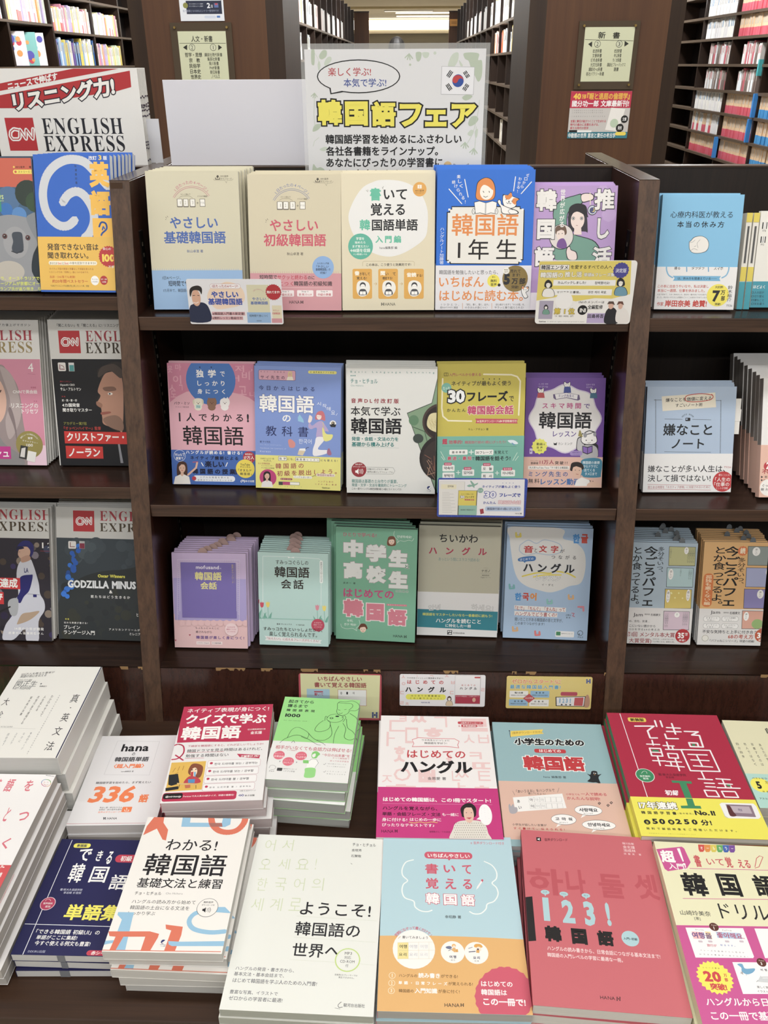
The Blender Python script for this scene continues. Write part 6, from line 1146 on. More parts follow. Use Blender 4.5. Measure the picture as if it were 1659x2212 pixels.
q = b.q.fr(700, 1110, 4.046); q.P([(600, 822), (1600, 858), (1600, 1026), (600, 976)], '#258696'); q.T('안녕', 910, 790, 1016, 846, '#d8d8d8', .01, '#9a9a9a', .02, sk=-6); q.T('하세요!', 1286, 790, 1480, 854, '#d8d8d8', .01, '#9a9a9a', .02, sk=14)
q.T('韓国語をマスターしたいなら一番最初に読もう!', 860, 862, 1468, 906, '#e2e04a', .012, sk=22); q.T('ハングルを読むこと', 976, 912, 1370, 960, WHT, .02, sk=12); q.T('に特化した一冊', 1060, 960, 1284, 996, WHT, .015, sk=10)
q.R(1078, 1016, 1118, 1056, '#2c2c30'); q.R(1083, 1021, 1096, 1034, '#e2e2e2'); q.R(1100, 1021, 1113, 1034, '#e2e2e2'); q.P([(1083, 1051), (1096, 1040), (1113, 1040), (1113, 1051)], '#e2e2e2'); q.T('KODANSHA', 1130, 1034, 1230, 1050, DK, .02)
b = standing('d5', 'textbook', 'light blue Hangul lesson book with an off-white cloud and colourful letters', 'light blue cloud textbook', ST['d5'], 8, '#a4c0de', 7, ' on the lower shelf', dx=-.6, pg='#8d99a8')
p = b.p.fr(1070, 1110, 2.8166)
p.P([(96, 78), (400, 90), (412, 150), (480, 170), (540, 230), (548, 330), (520, 420), (450, 440), (400, 462), (330, 478), (250, 460), (190, 440), (140, 400), (112, 330), (96, 230), (88, 150)], '#dadad6', True)
p.L([(150, 190), (200, 160), (250, 180), (300, 158), (390, 184), (400, 230), (330, 250), (250, 240), (190, 252), (148, 226), (150, 190)], '#aebfd2', 5, smooth=True)
p.T('音', 172, 192, 232, 238, '#c22c2c', .03); p.T('と', 238, 208, 256, 234, DK); p.T('文字', 264, 190, 384, 238, '#c22c2c', .03); p.T('が', 394, 214, 422, 238, DK, .008); p.T('つながる', 340, 250, 492, 278, DK, .008); p.P([(140, 272), (180, 260), (240, 258), (240, 284), (190, 290), (178, 298), (170, 290), (142, 288)], '#3a74b4', True); p.T('はじめての', 150, 266, 232, 284, '#dfe8f2', .008, sk=-6)
p.L([(164, 380), (260, 358), (330, 362), (370, 350), (440, 362), (486, 386)], '#e6d33a', 9, smooth=True); p.L([(232, 384), (300, 372), (400, 372)], '#e6d33a', 8, smooth=True)
p.T('ハングル', 168, 296, 484, 364, '#141418', .03, '#c4c8cc', .04); p.T('レッスン', 248, 376, 396, 408, '#f2f2f0', .015, '#3a4048', .03); p.T('イ・ダヒ', 282, 424, 354, 440, DK, .01)
for s, x0, c1, y0 in (('한글', 470, '#3c8fd4', 122), ('한국어', 118, '#3c8fd4', 480)):
    n = len(s)
    for i, ch in enumerate(s): w_ = 46 if n == 2 else 42; p.T(ch, x0+i*(w_+4), y0, x0+i*(w_+4)+w_, y0+58-(n == 3)*10, ('#3c8fd4', '#c8402f', '#e08a2e')[(i) % 3], .05)
for x, y, c in ((140, 128, '#e2cf4a'), (100, 442, '#6fb0b4'), (330, 534, '#86c4be'), (460, 506, '#dcae78'), (522, 574, '#e08a98'), (120, 700, '#d4a878'), (256, 726, '#dc7474')): p.L([(x-14, y-12), (x-12, y+12), (x+14, y+10), (x+12, y-8)] if c != '#e08a98' else [(x-18, y-8), (x+14, y-8), (x+14, y+16)], c, 12); p.C(x-4, y, 2, DK, 6); p.C(x+4, y, 2, DK, 6)
p.P([(116, 556), (430, 572), (428, 598), (116, 580)], '#ece9e6'); p.T('「むで」「ちんぐ」「まんね」って', 120, 560, 424, 596, '#b0343c', .012, sk=10); p.P([(116, 590), (378, 604), (376, 630), (116, 616)], '#ece9e6'); p.T('ハングルでどう書くの?', 120, 594, 374, 628, '#b0343c', .012, sk=8)
p.T('聞いたことがある韓国語の音と文字が、', 118, 628, 410, 662, DK, sk=12); p.T('この本でつながります!', 118, 656, 298, 680, DK, sk=6); p.T('正解は', 428, 610, 462, 622, DK); p.T('裏面', 430, 626, 456, 636, DK); p.L([(464, 604), (480, 606), (470, 620), (482, 626)], '#c8566a', 4)
p.R(366, 712, 478, 752, '#e9e9e8', 6); p.R(370, 716, 396, 740, '#3f8a5c', 3); p.T('音声ダウンロード', 402, 724, 470, 734, '#333'); p.C(516, 726, 17, '#3a3f46'); p.C(516, 726, 14, '#a4c0de'); p.C(510, 732, 4, DK, 8); p.T('アルク', 500, 746, 534, 756, DK, .02)
def parfait(key, short, label, pose, cov, ox, fr, edge, n):
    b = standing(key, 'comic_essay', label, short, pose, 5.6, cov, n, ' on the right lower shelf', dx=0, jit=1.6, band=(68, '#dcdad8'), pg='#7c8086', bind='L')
    return b
b = parfait('d6', 'pale blue comic essay', 'pale blue comic essay with a vertical title and four comic panels', ST['d6'], '#a9bdcc', 0, 0, 0, 9)
slips(b, 9, [30, 20, 26, -6, 28, 10, 22, 6, 10], 189, '#6f7478', 9)
p = b.p.fr(1070, 1110, 2.8166)
p.V('とか食ってるよ。', 838, 196, 874, 580, '#121418', .012); p.V('今ごろパフェ', 906, 196, 966, 566, '#121418', .02); p.V('多分そいつ、', 990, 200, 1020, 372, '#121418', .006)
def panel(p, x0, y0, x1, y1, bg, marks):
    p.P([(x0, y0), (x1, y0+4), (x1-5, y1+2), (x0-5, y1)], '#2c3238'); p.P([(x0+2.5, y0+2.5), (x1-2.5, y0+6), (x1-7, y1-1), (x0-2.5, y1-2.5)], bg)
    for m in marks:
        if m[0] == 'b': p.E(m[1], m[2], m[3], m[4], '#f0efec'); p.T('大丈夫', (m[1]+m[3])/2-5, m[2]+8, (m[1]+m[3])/2+5, m[4]-8, '#444') if False else p.V('欲しい', (m[1]+m[3])/2-5, m[2]+8, (m[1]+m[3])/2+5, m[4]-8, '#444')
        if m[0] == 't':
            for k in range(m[5]): p.V('こんな夜はどうして', m[1]+k*11, m[2], m[1]+k*11+7, m[4], '#5a6266')
        if m[0] == 's':
            for k in range(5): p.S(m[1]+k*23 % 90, m[2]+k*31 % 60, 7, '#f2efb0', 4, .6)
panel(p, 1058, 198, 1220, 316, '#bdbd84', [('t', 1064, 206, 0, 270, 1), ('t', 1170, 206, 0, 300, 4), ('b', 1148, 202, 1178, 246)]); panel(p, 1044, 326, 1206, 446, '#aecdd0', [('b', 1050, 334, 1086, 400), ('t', 1176, 336, 0, 400, 2), ('t', 1124, 332, 0, 380, 1)])
panel(p, 1032, 456, 1196, 576, '#d9c25e', [('b', 1036, 462, 1066, 540), ('b', 1158, 460, 1188, 530), ('s', 1070, 480)])
q = b.q.fr(1070, 1110, 2.8166); q.T('Jam', 838, 602, 898, 630, DK, .005); q.T('精神科医', 908, 606, 940, 616, DK); q.T('名越康文', 944, 606, 1006, 622, DK, .01); q.T('SNS、会社、友達…', 800, 644, 940, 660, DK, .008); q.T('ここにいない誰かから', 796, 672, 974, 690, DK, .008); q.T('ココロを守る64の考え方', 792, 694, 1000, 712, DK, .008)
q.T('第1回 メンタル本大賞', 792, 716, 1092, 752, '#a02c36', .012); q.T('大賞受賞)', 812, 756, 950, 790, '#a02c36', .01); q.T('精神科医・心理専門家が選ぶ', 958, 758, 1090, 768, DK); q.T('「心が軽くなる」最高の1冊。', 958, 772, 1090, 784, DK)
panel(q, 1024, 590, 1182, 706, '#d3bccb', [('t', 1032, 604, 0, 690, 2), ('t', 1140, 598, 0, 680, 3), ('b', 1088, 598, 1122, 630)]); q.C(1138, 742, 44, '#b8242c'); q.T('35', 1108, 722, 1150, 758, WHT, .04); q.T('万部', 1152, 722, 1170, 742, WHT, .02); q.T('突破!', 1116, 762, 1156, 776, WHT, .02)
b = parfait('d7', 'amber comic essay', 'amber comic essay with an orange oval tab, cut by the right edge', ST['d7'], '#dfae6c', 0, 0, 0, 8)
slips(b, 8, [30, 16, 28, -8, 26, 12, 22, 4], 191, '#6f7478', 9)
p = b.p.fr(1070, 1110, 2.8166)
p.V('とか食ってるよ。', 1328, 196, 1382, 580, '#121418', .012); p.V('今ごろパフェ', 1396, 196, 1466, 566, '#121418', .02); p.V('多分そいつ、', 1476, 266, 1512, 444, '#121418', .006); p.S(1506, 226, 32, '#e07a3a', 12, .1); p.T('続', 1488, 206, 1524, 244, '#f4e6c8', .03); p.R(1270, 362, 1314, 566, '#d9762e', 18); p.V('孤独も悪くない編', 1280, 372, 1306, 556, '#f4dfba', .012)
panel(p, 1538, 196, 1720, 314, '#8f9a96', [('b', 1562, 202, 1614, 256)]); panel(p, 1526, 326, 1710, 446, '#a4aad0', [('b', 1644, 330, 1680, 380)]); panel(p, 1514, 456, 1700, 576, '#8c85bd', [('b', 1590, 462, 1634, 516)])
q = b.q.fr(1070, 1110, 2.8166); q.T('Jam', 1308, 588, 1368, 614, DK, .005); q.T('精神科医', 1388, 596, 1420, 606, DK); q.T('名越康文', 1424, 594, 1490, 612, DK, .01)
for x, y, s, u in ((1266, 622, '友達がいる', '中に寂しい…'), (1378, 622, 'どこにも居場所', 'がない…'), (1264, 664, 'オンライン', 'が苦手…'), (1376, 666, 'ちょっとのこと', 'で落ち込む…')): q.RO(x, y, x+100, y+34, '#8a8a88', '#e9e8e6', 15, 1.5); q.T(s, x+16, y+6, x+84, y+16, DK); q.T(u, x+22, y+19, x+76, y+29, DK)
q.T('不安な気持ちと上手に付き合う', 1258, 706, 1590, 730, DK, .012); q.T('68の考え方', 1414, 732, 1570, 762, '#b8442a', .02); q.T('「パフェねこシリーズ」待望の続編!', 1304, 764, 1576, 782, DK, .008); q.CO(1276, 756, 20, '#8a8a70', '#e4e2da', 2); panel(q, 1502, 588, 1690, 700, '#d9a08c', [('b', 1508, 596, 1544, 650)]); q.E(1556, 640, 1630, 700, '#8fb06a'); q.C(1620, 740, 42, '#c2542c'); q.T('35', 1590, 722, 1640, 758, WHT, .04); q.T('突破!', 1600, 762, 1640, 776, WHT, .02)

# ================= signs on the bookcase and price-rail cards
def card(name, label, x0, x1, z0, z1, y, col, r=3, lean=0, roll=0, cat='card'):
    w, h = x1-x0, z1-z0; m = stand4((x0+x1)/2, y, z0, lean) @ Matrix.Rotation(roll, 4, 'Z'); e = empty(name, label, cat, m)
    pts = []
    for cx, cy, a in ((w/2-r, r, -90), (w/2-r, h-r, 0), (-w/2+r, h-r, 90), (-w/2+r, r, 180)):
        for k in range(5): t = math.radians(a+k*22.5); pts.append((cx+r*math.cos(t), cy+r*math.sin(t)))
    k = Geo().prism(pts, -.8, 0, 'z').mesh('sheet', ink(col, .12)); obj('sheet', k, e)
    p = Print(e, 'card_print', .05, w, h, m); p.place(); return p
p = card('shelf_card', 'white promotional card with a man\'s portrait over the beginner textbooks', -344, -195, -366, -295, 1330, '#e4e4e8').fr(300, 360, 3.77)
p.P([(556, 1060), (590, 980), (660, 955), (720, 938), (800, 960), (850, 1010), (862, 1080), (820, 1130), (740, 1150), (640, 1160), (590, 1120)], '#ecd2b8', True); p.RO(576, 954, 828, 994, '#c48a96', '#f0eef0', 18, 2); p.T('1日たったの4ページ!', 594, 962, 808, 986, '#b03a4a', .015)
p.T('やさしい', 586, 1016, 812, 1066, '#1f4cb0', .04); p.T('基礎韓国語', 560, 1072, 846, 1126, '#1f4cb0', .028)
for y, s, x1 in ((1182, '#韓国語入門書の新定番!', 866), (1218, '#無料レッスン動画付き!', 850)): p.R(594, y, x1, y+30, '#d9a8ae'); p.T(s, 598, y+4, x1-4, y+26, '#3a2028', .012)
p.P([(412, 1258), (414, 1150), (440, 1120), (520, 1106), (570, 1150), (584, 1258)], '#222c4a', True); p.E(424, 1000, 510, 1136, '#d9a88c'); p.P([(412, 1010), (430, 980), (480, 968), (512, 990), (510, 1040), (490, 1010), (440, 1010), (420, 1060)], '#2a2422', True); p.L([(446, 1104), (466, 1112), (486, 1102)], '#f0e4e0', 5); p.L([(440, 1050), (456, 1048)], DK, 4); p.L([(478, 1048), (492, 1050)], DK, 4)
p.R(874, 962, 1070, 1190, '#d6d2b0'); p.R(880, 1186, 1078, 1272, '#8fb4dc'); p.T('やさしい', 922, 1064, 1036, 1090, '#4468b4', .02); p.T('基礎韓国語', 908, 1096, 1052, 1124, '#4468b4', .02); p.A('1日たったの4ページ', 974, 1050, 52, -50, 50, 12, '#c9788a'); p.T('短時間で身につく', 900, 1204, 1050, 1224, BL); p.T('HANA', 960, 1250, 1000, 1260, BL)
p.S(1096, 1022, 66, '#b8202e', 22, .09); p.T('売れてます!', 1040, 1010, 1148, 1034, WHT, .03); p.R(1082, 1130, 1168, 1236, '#dcd4b4'); p.R(1082, 1236, 1168, 1272, '#d3949c'); p.T('やさしい', 1092, 1164, 1142, 1178, '#cf4f66', .01); p.T('初級韓国語', 1086, 1186, 1152, 1204, '#cf4f66', .01)
p = card('shelf_card', 'yellow and white promotional card with a purple badge, in front of the lilac phrasebook', 203, 352, -364, -266, 1330, '#ecebe8', 5).fr(1140, 360, 3.1965)
p.P([(66, 655), (716, 650), (706, 880), (580, 912), (460, 908), (330, 930), (200, 900), (60, 925)], '#e2cf58'); p.RO(86, 676, 286, 714, '#5a4a20', '#f0eeea', 0, 2); p.T('韓国エンタメ', 92, 682, 280, 708, DK, .02); p.T('を愛するすべての人へ', 296, 680, 586, 706, DK, .012)
p.T('韓国語の', 86, 730, 246, 766, '#f0efe8', .03, '#4a4038', .03); p.T('推し活', 254, 726, 376, 762, '#f0efe8', .03, '#4a4038', .03); p.T('単語&フレーズ集', 386, 734, 602, 758, '#f0efe8', .02, '#4a4038', .03); p.S(644, 716, 56, '#4c4a9a', 16, .09); p.T('決定版', 604, 702, 684, 732, '#dfe0f0', .015)
p.R(178, 782, 604, 822, '#eeeeec'); p.T('カムバックしました!', 206, 792, 402, 810, DK, .02); p.T('컴백했어요!', 462, 794, 566, 812, DK, .015); p.R(170, 846, 578, 888, '#eeeeec'); p.T('マジでケミ爆発。', 200, 858, 364, 876, DK, .02); p.T('완전 케미 폭발.', 416, 858, 546, 876, DK, .012)
def sketch(p, x, y, s, hair, top):
    p.P([(x-s*.95, y+2*s), (x-s*.8, y+.9*s), (x, y+.6*s), (x+s*.8, y+.9*s), (x+s*.95, y+2*s)], DK, True); p.P([(x-s*.88, y+2*s), (x-s*.74, y+.96*s), (x, y+.66*s), (x+s*.74, y+.96*s), (x+s*.88, y+2*s)], top, True); p.P([(x-.55*s, y+.5*s), (x-.55*s, y-.3*s), (x, y-.75*s), (x+.55*s, y-.3*s), (x+.55*s, y+.5*s)], hair, True); p.E(x-.4*s, y-.45*s, x+.4*s, y+.6*s, '#f0ece4'); p.P([(x-.45*s, y-.05*s), (x-.3*s, y-.5*s), (x+.3*s, y-.5*s), (x+.45*s, y-.05*s), (x, y-.25*s)], hair); p.C(x-.15*s, y+.08*s, .05*s, DK, 6); p.C(x+.17*s, y+.08*s, .05*s, DK, 6)
sketch(p, 142, 812, 42, '#2c2c30', '#eceae6'); sketch(p, 642, 800, 44, '#2c2c34', '#6a9cb4')
p.R(82, 926, 168, 1052, '#a9a2b8'); sketch(p, 126, 970, 24, '#2c2832', '#6f9f8e'); p.C(250, 925, 60, '#eeeeec'); p.T('第1位', 178, 976, 326, 1020, '#d9c02e', .04, '#4a4028', .03); p.T('「本・雑誌・映像館」部門', 186, 1026, 314, 1038, '#444'); p.C(378, 990, 34, '#1c1c20'); p.T('INI', 358, 978, 402, 1006, WHT, .03); p.T('INIのメンバーは', 352, 926, 530, 944, DK, .01); p.T('全編監修', 412, 954, 520, 984, DK, .02); p.R(412, 1012, 530, 1080, '#b9a8d2'); p.T('田島将吾', 412, 1018, 526, 1046, DK, .02)
p.P([(530, 1080), (540, 1000), (580, 970), (616, 1000), (620, 1080)], '#26262c', True); p.E(554, 934, 596, 984, '#d9ae9a'); p.P([(548, 950), (560, 930), (592, 930), (602, 956), (580, 946)], '#5a463c'); p.P([(610, 1072), (616, 990), (650, 970), (690, 1000), (694, 1070)], '#e4e0dc', True); p.E(622, 934, 660, 984, '#d9ae9a'); p.P([(614, 956), (626, 930), (656, 930), (664, 956), (640, 944)], '#6a4438'); p.T('Gakken', 76, 1064, 126, 1074, DK, .03); p.T('© 2024 all rights reserved printed in Japan', 134, 1066, 390, 1076, '#777')
p = card('shelf_card', 'blue-bordered card with a plane and passport, under the yellow phrasebook', 54, 201, -671, -599, 1254, '#2c4cb0', 4).fr(730, 770, 3.95)
for k in range(14): p.L([(860+k*54, 1034), (860+k*54, 1376)], '#5a78cc', 1.2)
for k in range(6): p.L([(844, 1062+k*56), (1606, 1062+k*56)], '#5a78cc', 1.2)
p.P([(862, 1050), (1594, 1048), (1584, 1362), (860, 1350)], '#e9eaee'); p.R(868, 1066, 1072, 1352, '#c8c9c6'); p.R(870, 1068, 1068, 1350, '#e4e4e0'); p.R(880, 1090, 1010, 1130, '#e9e4c4'); p.T('인어요', 936, 1098, 988, 1116, DK, .015)
for k in range(13): p.L([(890, 1160+k*14), (890+60+(k*37) % 70, 1160+k*14)], '#a9a9a8', 2)
p.R(1028, 1142, 1180, 1354, '#6a6a5a'); p.R(1031, 1145, 1177, 1272, '#dfcf4c'); p.R(1031, 1270, 1182, 1352, '#8fc0b0'); p.T('30', 1042, 1186, 1080, 1210, WHT, .04, '#333', .06); p.T('フレーズで', 1084, 1188, 1162, 1208, DK, .02); p.T('韓国語会話', 1080, 1214, 1164, 1230, PK, .02); p.T('ネイティブが最もよく使う', 1050, 1168, 1158, 1180, DK); p.T('最速最短で韓国語を話そう', 1046, 1302, 1170, 1314, DK)
p.P([(1098, 1104), (1120, 1092), (1144, 1096), (1126, 1060), (1138, 1060), (1166, 1090), (1196, 1076), (1192, 1090), (1166, 1104), (1164, 1124), (1146, 1108), (1118, 1114)], '#86b4a4'); PB = '#3a4fae'
for x in (1406, 1436, 1466, 1496): p.C(x, 1080, 3.5, PB, 6)
p.T('ネイティブが最もよく使う', 1228, 1098, 1556, 1124, PB, .025); p.S(1216, 1142, 26, '#86b4a4', 10, .1); p.T('たった', 1198, 1134, 1234, 1150, '#eef'); p.T('30', 1248, 1150, 1350, 1208, '#e9eaf4', .04, PB, .05); p.T('フレーズで', 1376, 1164, 1560, 1200, PB, .05); p.T('かんたん', 1238, 1236, 1350, 1260, PB, .03); p.T('韓国語会話', 1366, 1228, 1562, 1260, '#f0dfe4', .02, '#c8566c', .035)
p.R(1256, 1278, 1562, 1322, '#b8cdea', 20); p.T('韓国旅行前の1冊にぴったり!', 1272, 1288, 1552, 1312, '#1f2c5c', .012); p.P([(1210, 1304), (1240, 1298), (1246, 1338), (1216, 1346)], '#a83a48'); p.T('HANA', 1512, 1334, 1550, 1346, DK); hlogo(p, 1554, 1334, 4, DK)
# cards on the panel below the lowest shelf
p = card('rail_card', 'pale yellow card with a red rim, partly hidden by the green book', -184, -38, -1031, -943, fy(-1031)-2, '#b84a58', 4, .2525).fr(340, 1430, 3.318); 
p.P([(1024, 82), (1596, 96), (1588, 404), (1034, 390)], '#d9d9a4'); p.T('いちばんやさしい', 1150, 104, 1466, 138, '#9a2c40', .02); p.T('書いて覚える韓国語', 1124, 144, 1498, 186, '#9a2c40', .02); p.R(1070, 192, 1236, 300, '#a4c8dc'); p.T('書いて', 1124, 222, 1190, 240, '#b8485c', .02); p.R(1122, 208, 1188, 218, '#b8485c', 5); p.RO(1292, 196, 1500, 316, '#c48a5a', '#e6e8e6', 0, 3)
for x, s in ((1312, 'ㅇ'), (1354, 'ㅣ'), (1400, '이')): p.T(s, x, 214, x+12, 232, DK, .02)
hlogo(p, 1538, 360, 12, '#1f3f8c')
p = card('rail_card', 'white card with pink Hangul letters and a yellow strip, above the pink-banded book', -6, 144, -1003, -943, fy(-1003)-2, '#e6e4e8', 3, .2525).fr(800, 1430, 3.19)
for k, ch in enumerate('ㅅㅇㄷㄹㄱㅋㅈㅂㄷㄴㄹㅊ'): x, y = ((214, 90), (216, 138), (206, 200), (204, 270), (300, 82), (410, 82), (514, 84), (556, 130), (548, 200), (540, 250), (762, 180), (240, 276))[k]; p.T(ch, x, y, x+26, y+22, '#e0b4b4', .02)
p.T('ウネ先生といっしょに韓国語を学ぼう!', 254, 104, 504, 118, DK, .012); p.T('はじめての', 254, 124, 504, 154, '#c23a3c', .03); p.T('ハングル', 240, 168, 522, 212, '#1c1a1e', .045); p.R(244, 220, 520, 262, '#e6e23c', 20); p.T('はじめての韓国語は', 282, 226, 480, 240, DK, .015); p.T('この1冊でスタート!', 274, 244, 488, 258, DK, .015); p.T('HANA', 350, 274, 394, 284, '#3a4a8a', .02); hlogo(p, 398, 274, 3.2, '#3a4a8a')
sketch(p, 544, 252, 24, '#5a3c30', '#d8c0a0'); p.R(584, 92, 756, 290, '#b9b4b8'); p.R(586, 94, 754, 230, '#e9e7e9'); p.R(586, 228, 754, 288, '#b0304a'); p.T('はじめての', 628, 154, 724, 166, '#c23a3c', .02); p.T('ハングル', 616, 172, 734, 192, DK, .04); p.T('はじめての韓国語は、この1冊でスタート!', 590, 232, 750, 242, '#f0dfe4'); p.E(702, 246, 726, 276, '#d8a890'); p.R(718, 102, 758, 112, '#c23a3c', 4)
p = card('rail_card', 'yellow card with a phone in a hand and an orange headline, rightmost on the panel', 181, 330, -1005, -944, fy(-1005)-2, '#dcc56e', 3, .2525).fr(800, 1430, 3.19)
p.T('ゼロからスタート!に', 974, 118, 1314, 150, '#e08a4a', .03, '#f0e2d4', .04); p.T('最適な韓国語入門書!', 962, 156, 1312, 188, '#4c9cc4', .02, '#e8e6d4', .03); hlogo(p, 1488, 118, 9, '#1f4fa4')
for x0, y0, x1, y1, c, s in ((960, 198, 1086, 246, '#e8e6e2', '稲川右樹'), (1104, 198, 1232, 246, '#8fb8d8', '金成妍'), (956, 256, 1084, 302, '#8fb8d8', '金玄謹'), (1096, 258, 1228, 306, '#e8e6e2', '田聖実')): p.R(x0, y0, x1, y1, c, 4); p.T(s, x0+34, y0+8, x1-34, y0+20, DK, .02); p.T('韓国語の人気の先生が監修', x0+10, y0+26, x1-10, y0+36, '#444')
p.P([(1094, 218), (1134, 250), (1092, 282), (1052, 250)], '#c24a50'); p.T('4人の先生', 1066, 242, 1122, 254, WHT, .01)
p.P([(1276, 240), (1484, 236), (1474, 308), (1278, 304)], '#26262c'); p.P([(1282, 244), (1478, 240), (1468, 304), (1284, 300)], '#e2e0e0'); p.P([(1408, 246), (1470, 244), (1462, 302), (1402, 300)], '#c25458')
for k, ch in enumerate('123!'): p.T(ch, 1298+k*24, 250, 1314+k*24, 282, '#86b4d0', .05)
p.T('韓国語', 1312, 288, 1384, 300, DK, .04); p.R(1312, 206, 1426, 234, '#b8485c', 10); p.P([(1474, 308), (1484, 238), (1500, 226), (1512, 260), (1506, 306)], '#b98a70', True)
# blank board and poster on top
e = empty('blank_board', 'plain glossy white board standing on the bookcase beside the fair poster', 'board', upright4(-280, 1592, -156)); bevel(obj('panel', Geo().box(-134, 120, 0, 134, -4, 0).mesh('panel', ink('#dcdbe4', .18)), e), .4)
e = empty('fair_poster', 'laminated book-fair poster with yellow title, speech bubble and Korean flag', 'poster', stand4(-21, 1508, -350, .02)); m4 = e.matrix_world
obj('sheet', Geo().box(-143, 143, 0, 371, 0, .6).mesh('sheet', ink('#dbdcdf', .3)), e)
o = obj('laminate', Geo().box(-149, 149, -5, 379, -.3, 0).mesh('laminate', clear('laminate_film')), e)
p = Print(e, 'poster_print', .65, 286, 371, m4).fr(640, 90, 3.8138); p.place(); LG = '#b3c1ad'; LG2 = '#c3cec0'
for pts, c in (([(124, 68), (150, 70), (150, 180), (136, 194), (124, 170)], LG), ([(190, 110), (220, 70), (250, 76), (248, 120), (214, 146), (192, 136)], LG), ([(232, 170), (256, 130), (286, 126), (288, 156), (260, 190), (236, 200)], LG2), ([(176, 190), (190, 160), (200, 200), (186, 240)], LG2),
   ([(986, 90), (1030, 90), (1026, 140), (1008, 164), (990, 150)], LG), ([(1038, 90), (1092, 90), (1088, 124), (1066, 136), (1046, 124)], LG2), ([(1250, 200), (1270, 130), (1300, 94), (1336, 94), (1330, 160), (1290, 216)], LG2), ([(1384, 94), (1500, 96), (1498, 150), (1530, 160), (1528, 280), (1500, 330), (1470, 280), (1440, 220), (1420, 160), (1390, 140)], LG), ([(1340, 150), (1372, 196), (1352, 200)], LG2),
   ([(1366, 460), (1400, 438), (1450, 446), (1430, 472), (1390, 484)], LG), ([(1416, 670), (1440, 620), (1480, 612), (1500, 640), (1470, 680), (1430, 696)], LG), ([(1410, 760), (1440, 726), (1462, 740), (1440, 780)], LG2), ([(1470, 740), (1496, 720), (1490, 780), (1476, 790)], LG2), ([(136, 740), (150, 690), (190, 676), (206, 690), (180, 726)], LG), ([(192, 888), (236, 866), (262, 880), (230, 902)], LG2), ([(140, 1010), (170, 1040), (200, 1034), (236, 1060), (240, 1120), (140, 1120)], LG)): p.P(pts, c, True)
for x, y, s in ((930, 120, 1), (1390, 850, 1), (1462, 900, 1), (150, 440, .8)):
    for a in (-50, -20, 10, 40): p.L([(x, y-20*s), (x+44*s*math.sin(math.radians(a)), y-20*s+50*s*math.cos(math.radians(a)))], LG, 9*s)
p.L([(150, 90), (180, 140), (186, 190)], LG2, 3); p.L([(150, 460), (146, 600), (154, 700)], LG2, 4); p.L([(1510, 480), (1490, 620), (1450, 760), (1400, 850)], LG2, 4, smooth=True); p.L([(1484, 700), (1470, 880)], LG2, 4); p.L([(140, 860), (150, 820), (186, 790)], LG2, 4); p.C(938, 190, 9, LG, 10); p.C(1142, 94, 12, LG2, 10)
p.E(168, 146, 858, 428, BL); p.P([(270, 370), (282, 434), (420, 410), (380, 390)], BL); p.E(177, 155, 849, 419, '#dbdcdf'); p.P([(282, 366), (290, 424), (400, 400), (380, 380)], '#dbdcdf')
p.T('楽しく学ぶ!', 262, 216, 616, 280, '#b8323c', .008); p.T('本気で学ぶ!', 390, 306, 742, 370, '#2c4a9c', .008)
p.P([(1198, 202), (1470, 208), (1460, 438), (1190, 434)], '#a9aab0'); p.P([(1201, 205), (1467, 211), (1457, 435), (1193, 431)], '#e4e5ea')
c = (1332, 322); p.C(c[0], c[1], 47, '#2b50a4')
def arc(cx, cy, r, a0, a1, n=12): return [(cx+r*math.cos(math.radians(a0+(a1-a0)*k/n)), cy+r*math.sin(math.radians(a0+(a1-a0)*k/n))) for k in range(n+1)]
th = 16; dx_, dy_ = 23.5*math.cos(math.radians(th)), 23.5*math.sin(math.radians(th))
p.P(arc(c[0], c[1], 47, 180+th, 360+th) + arc(c[0]+dx_, c[1]+dy_, 23.5, th, th-180)[1:], '#c23a3c') ; p.C(c[0]-dx_, c[1]-dy_, 23.5, '#c23a3c'); p.C(c[0]+dx_, c[1]+dy_, 23.5, '#2b50a4')
for (x, y, an, bars) in ((1264, 266, -56, (1, 1, 1)), (1402, 270, 56, (0, 1, 0) if 0 else (0, 0, 0)), (1258, 374, 56, (1, 0, 1)), (1396, 376, -56, (0, 1, 0))):
    an = math.radians(an); ux, uy = math.cos(an), math.sin(an); nx, ny = -uy, ux
    for k, full in enumerate(bars):
        ox, oy = x+nx*(k-1)*12, y+ny*(k-1)*12
        if full: p.L([(ox-ux*26, oy-uy*26), (ox+ux*26, oy+uy*26)], BL, 7)
        else: p.L([(ox-ux*26, oy-uy*26), (ox-ux*5, oy-uy*5)], BL, 7); p.L([(ox+ux*5, oy+uy*5), (ox+ux*26, oy+uy*26)], BL, 7)
for s, a in (('韓', (174, 478, 378, 690)), ('国', (400, 492, 592, 694)), ('語', (620, 492, 820, 700)), ('フ', (850, 512, 1034, 702)), ('ェ', (1060, 560, 1240, 700)), ('ア', (1274, 512, 1486, 708))): p.T(s, *a, '#ece03a', .045, '#101014', .055)
for s, a in (('韓国語学習を始めるにふさわしい', (240, 764, 1362, 840)), ('各社各書籍をラインナップ。', (244, 862, 1168, 940)), ('あなたにぴったりの学習書に', (246, 954, 1204, 1036)), ('きっと出会えます!', (246, 1052, 880, 1132))): p.T(s, *a, '#131318', .025)
p.C(1247, 1022, 34, '#dcb87a'); p.T('ファイト', 1216, 1008, 1280, 1032, '#4a3a20'); p.P([(1290, 1080), (1296, 1004), (1330, 1020), (1390, 1020), (1420, 1002), (1424, 1080)], '#6a625e'); p.P([(1294, 1080), (1301, 1010), (1330, 1024), (1390, 1024), (1416, 1008), (1420, 1080)], '#e9e7e8')
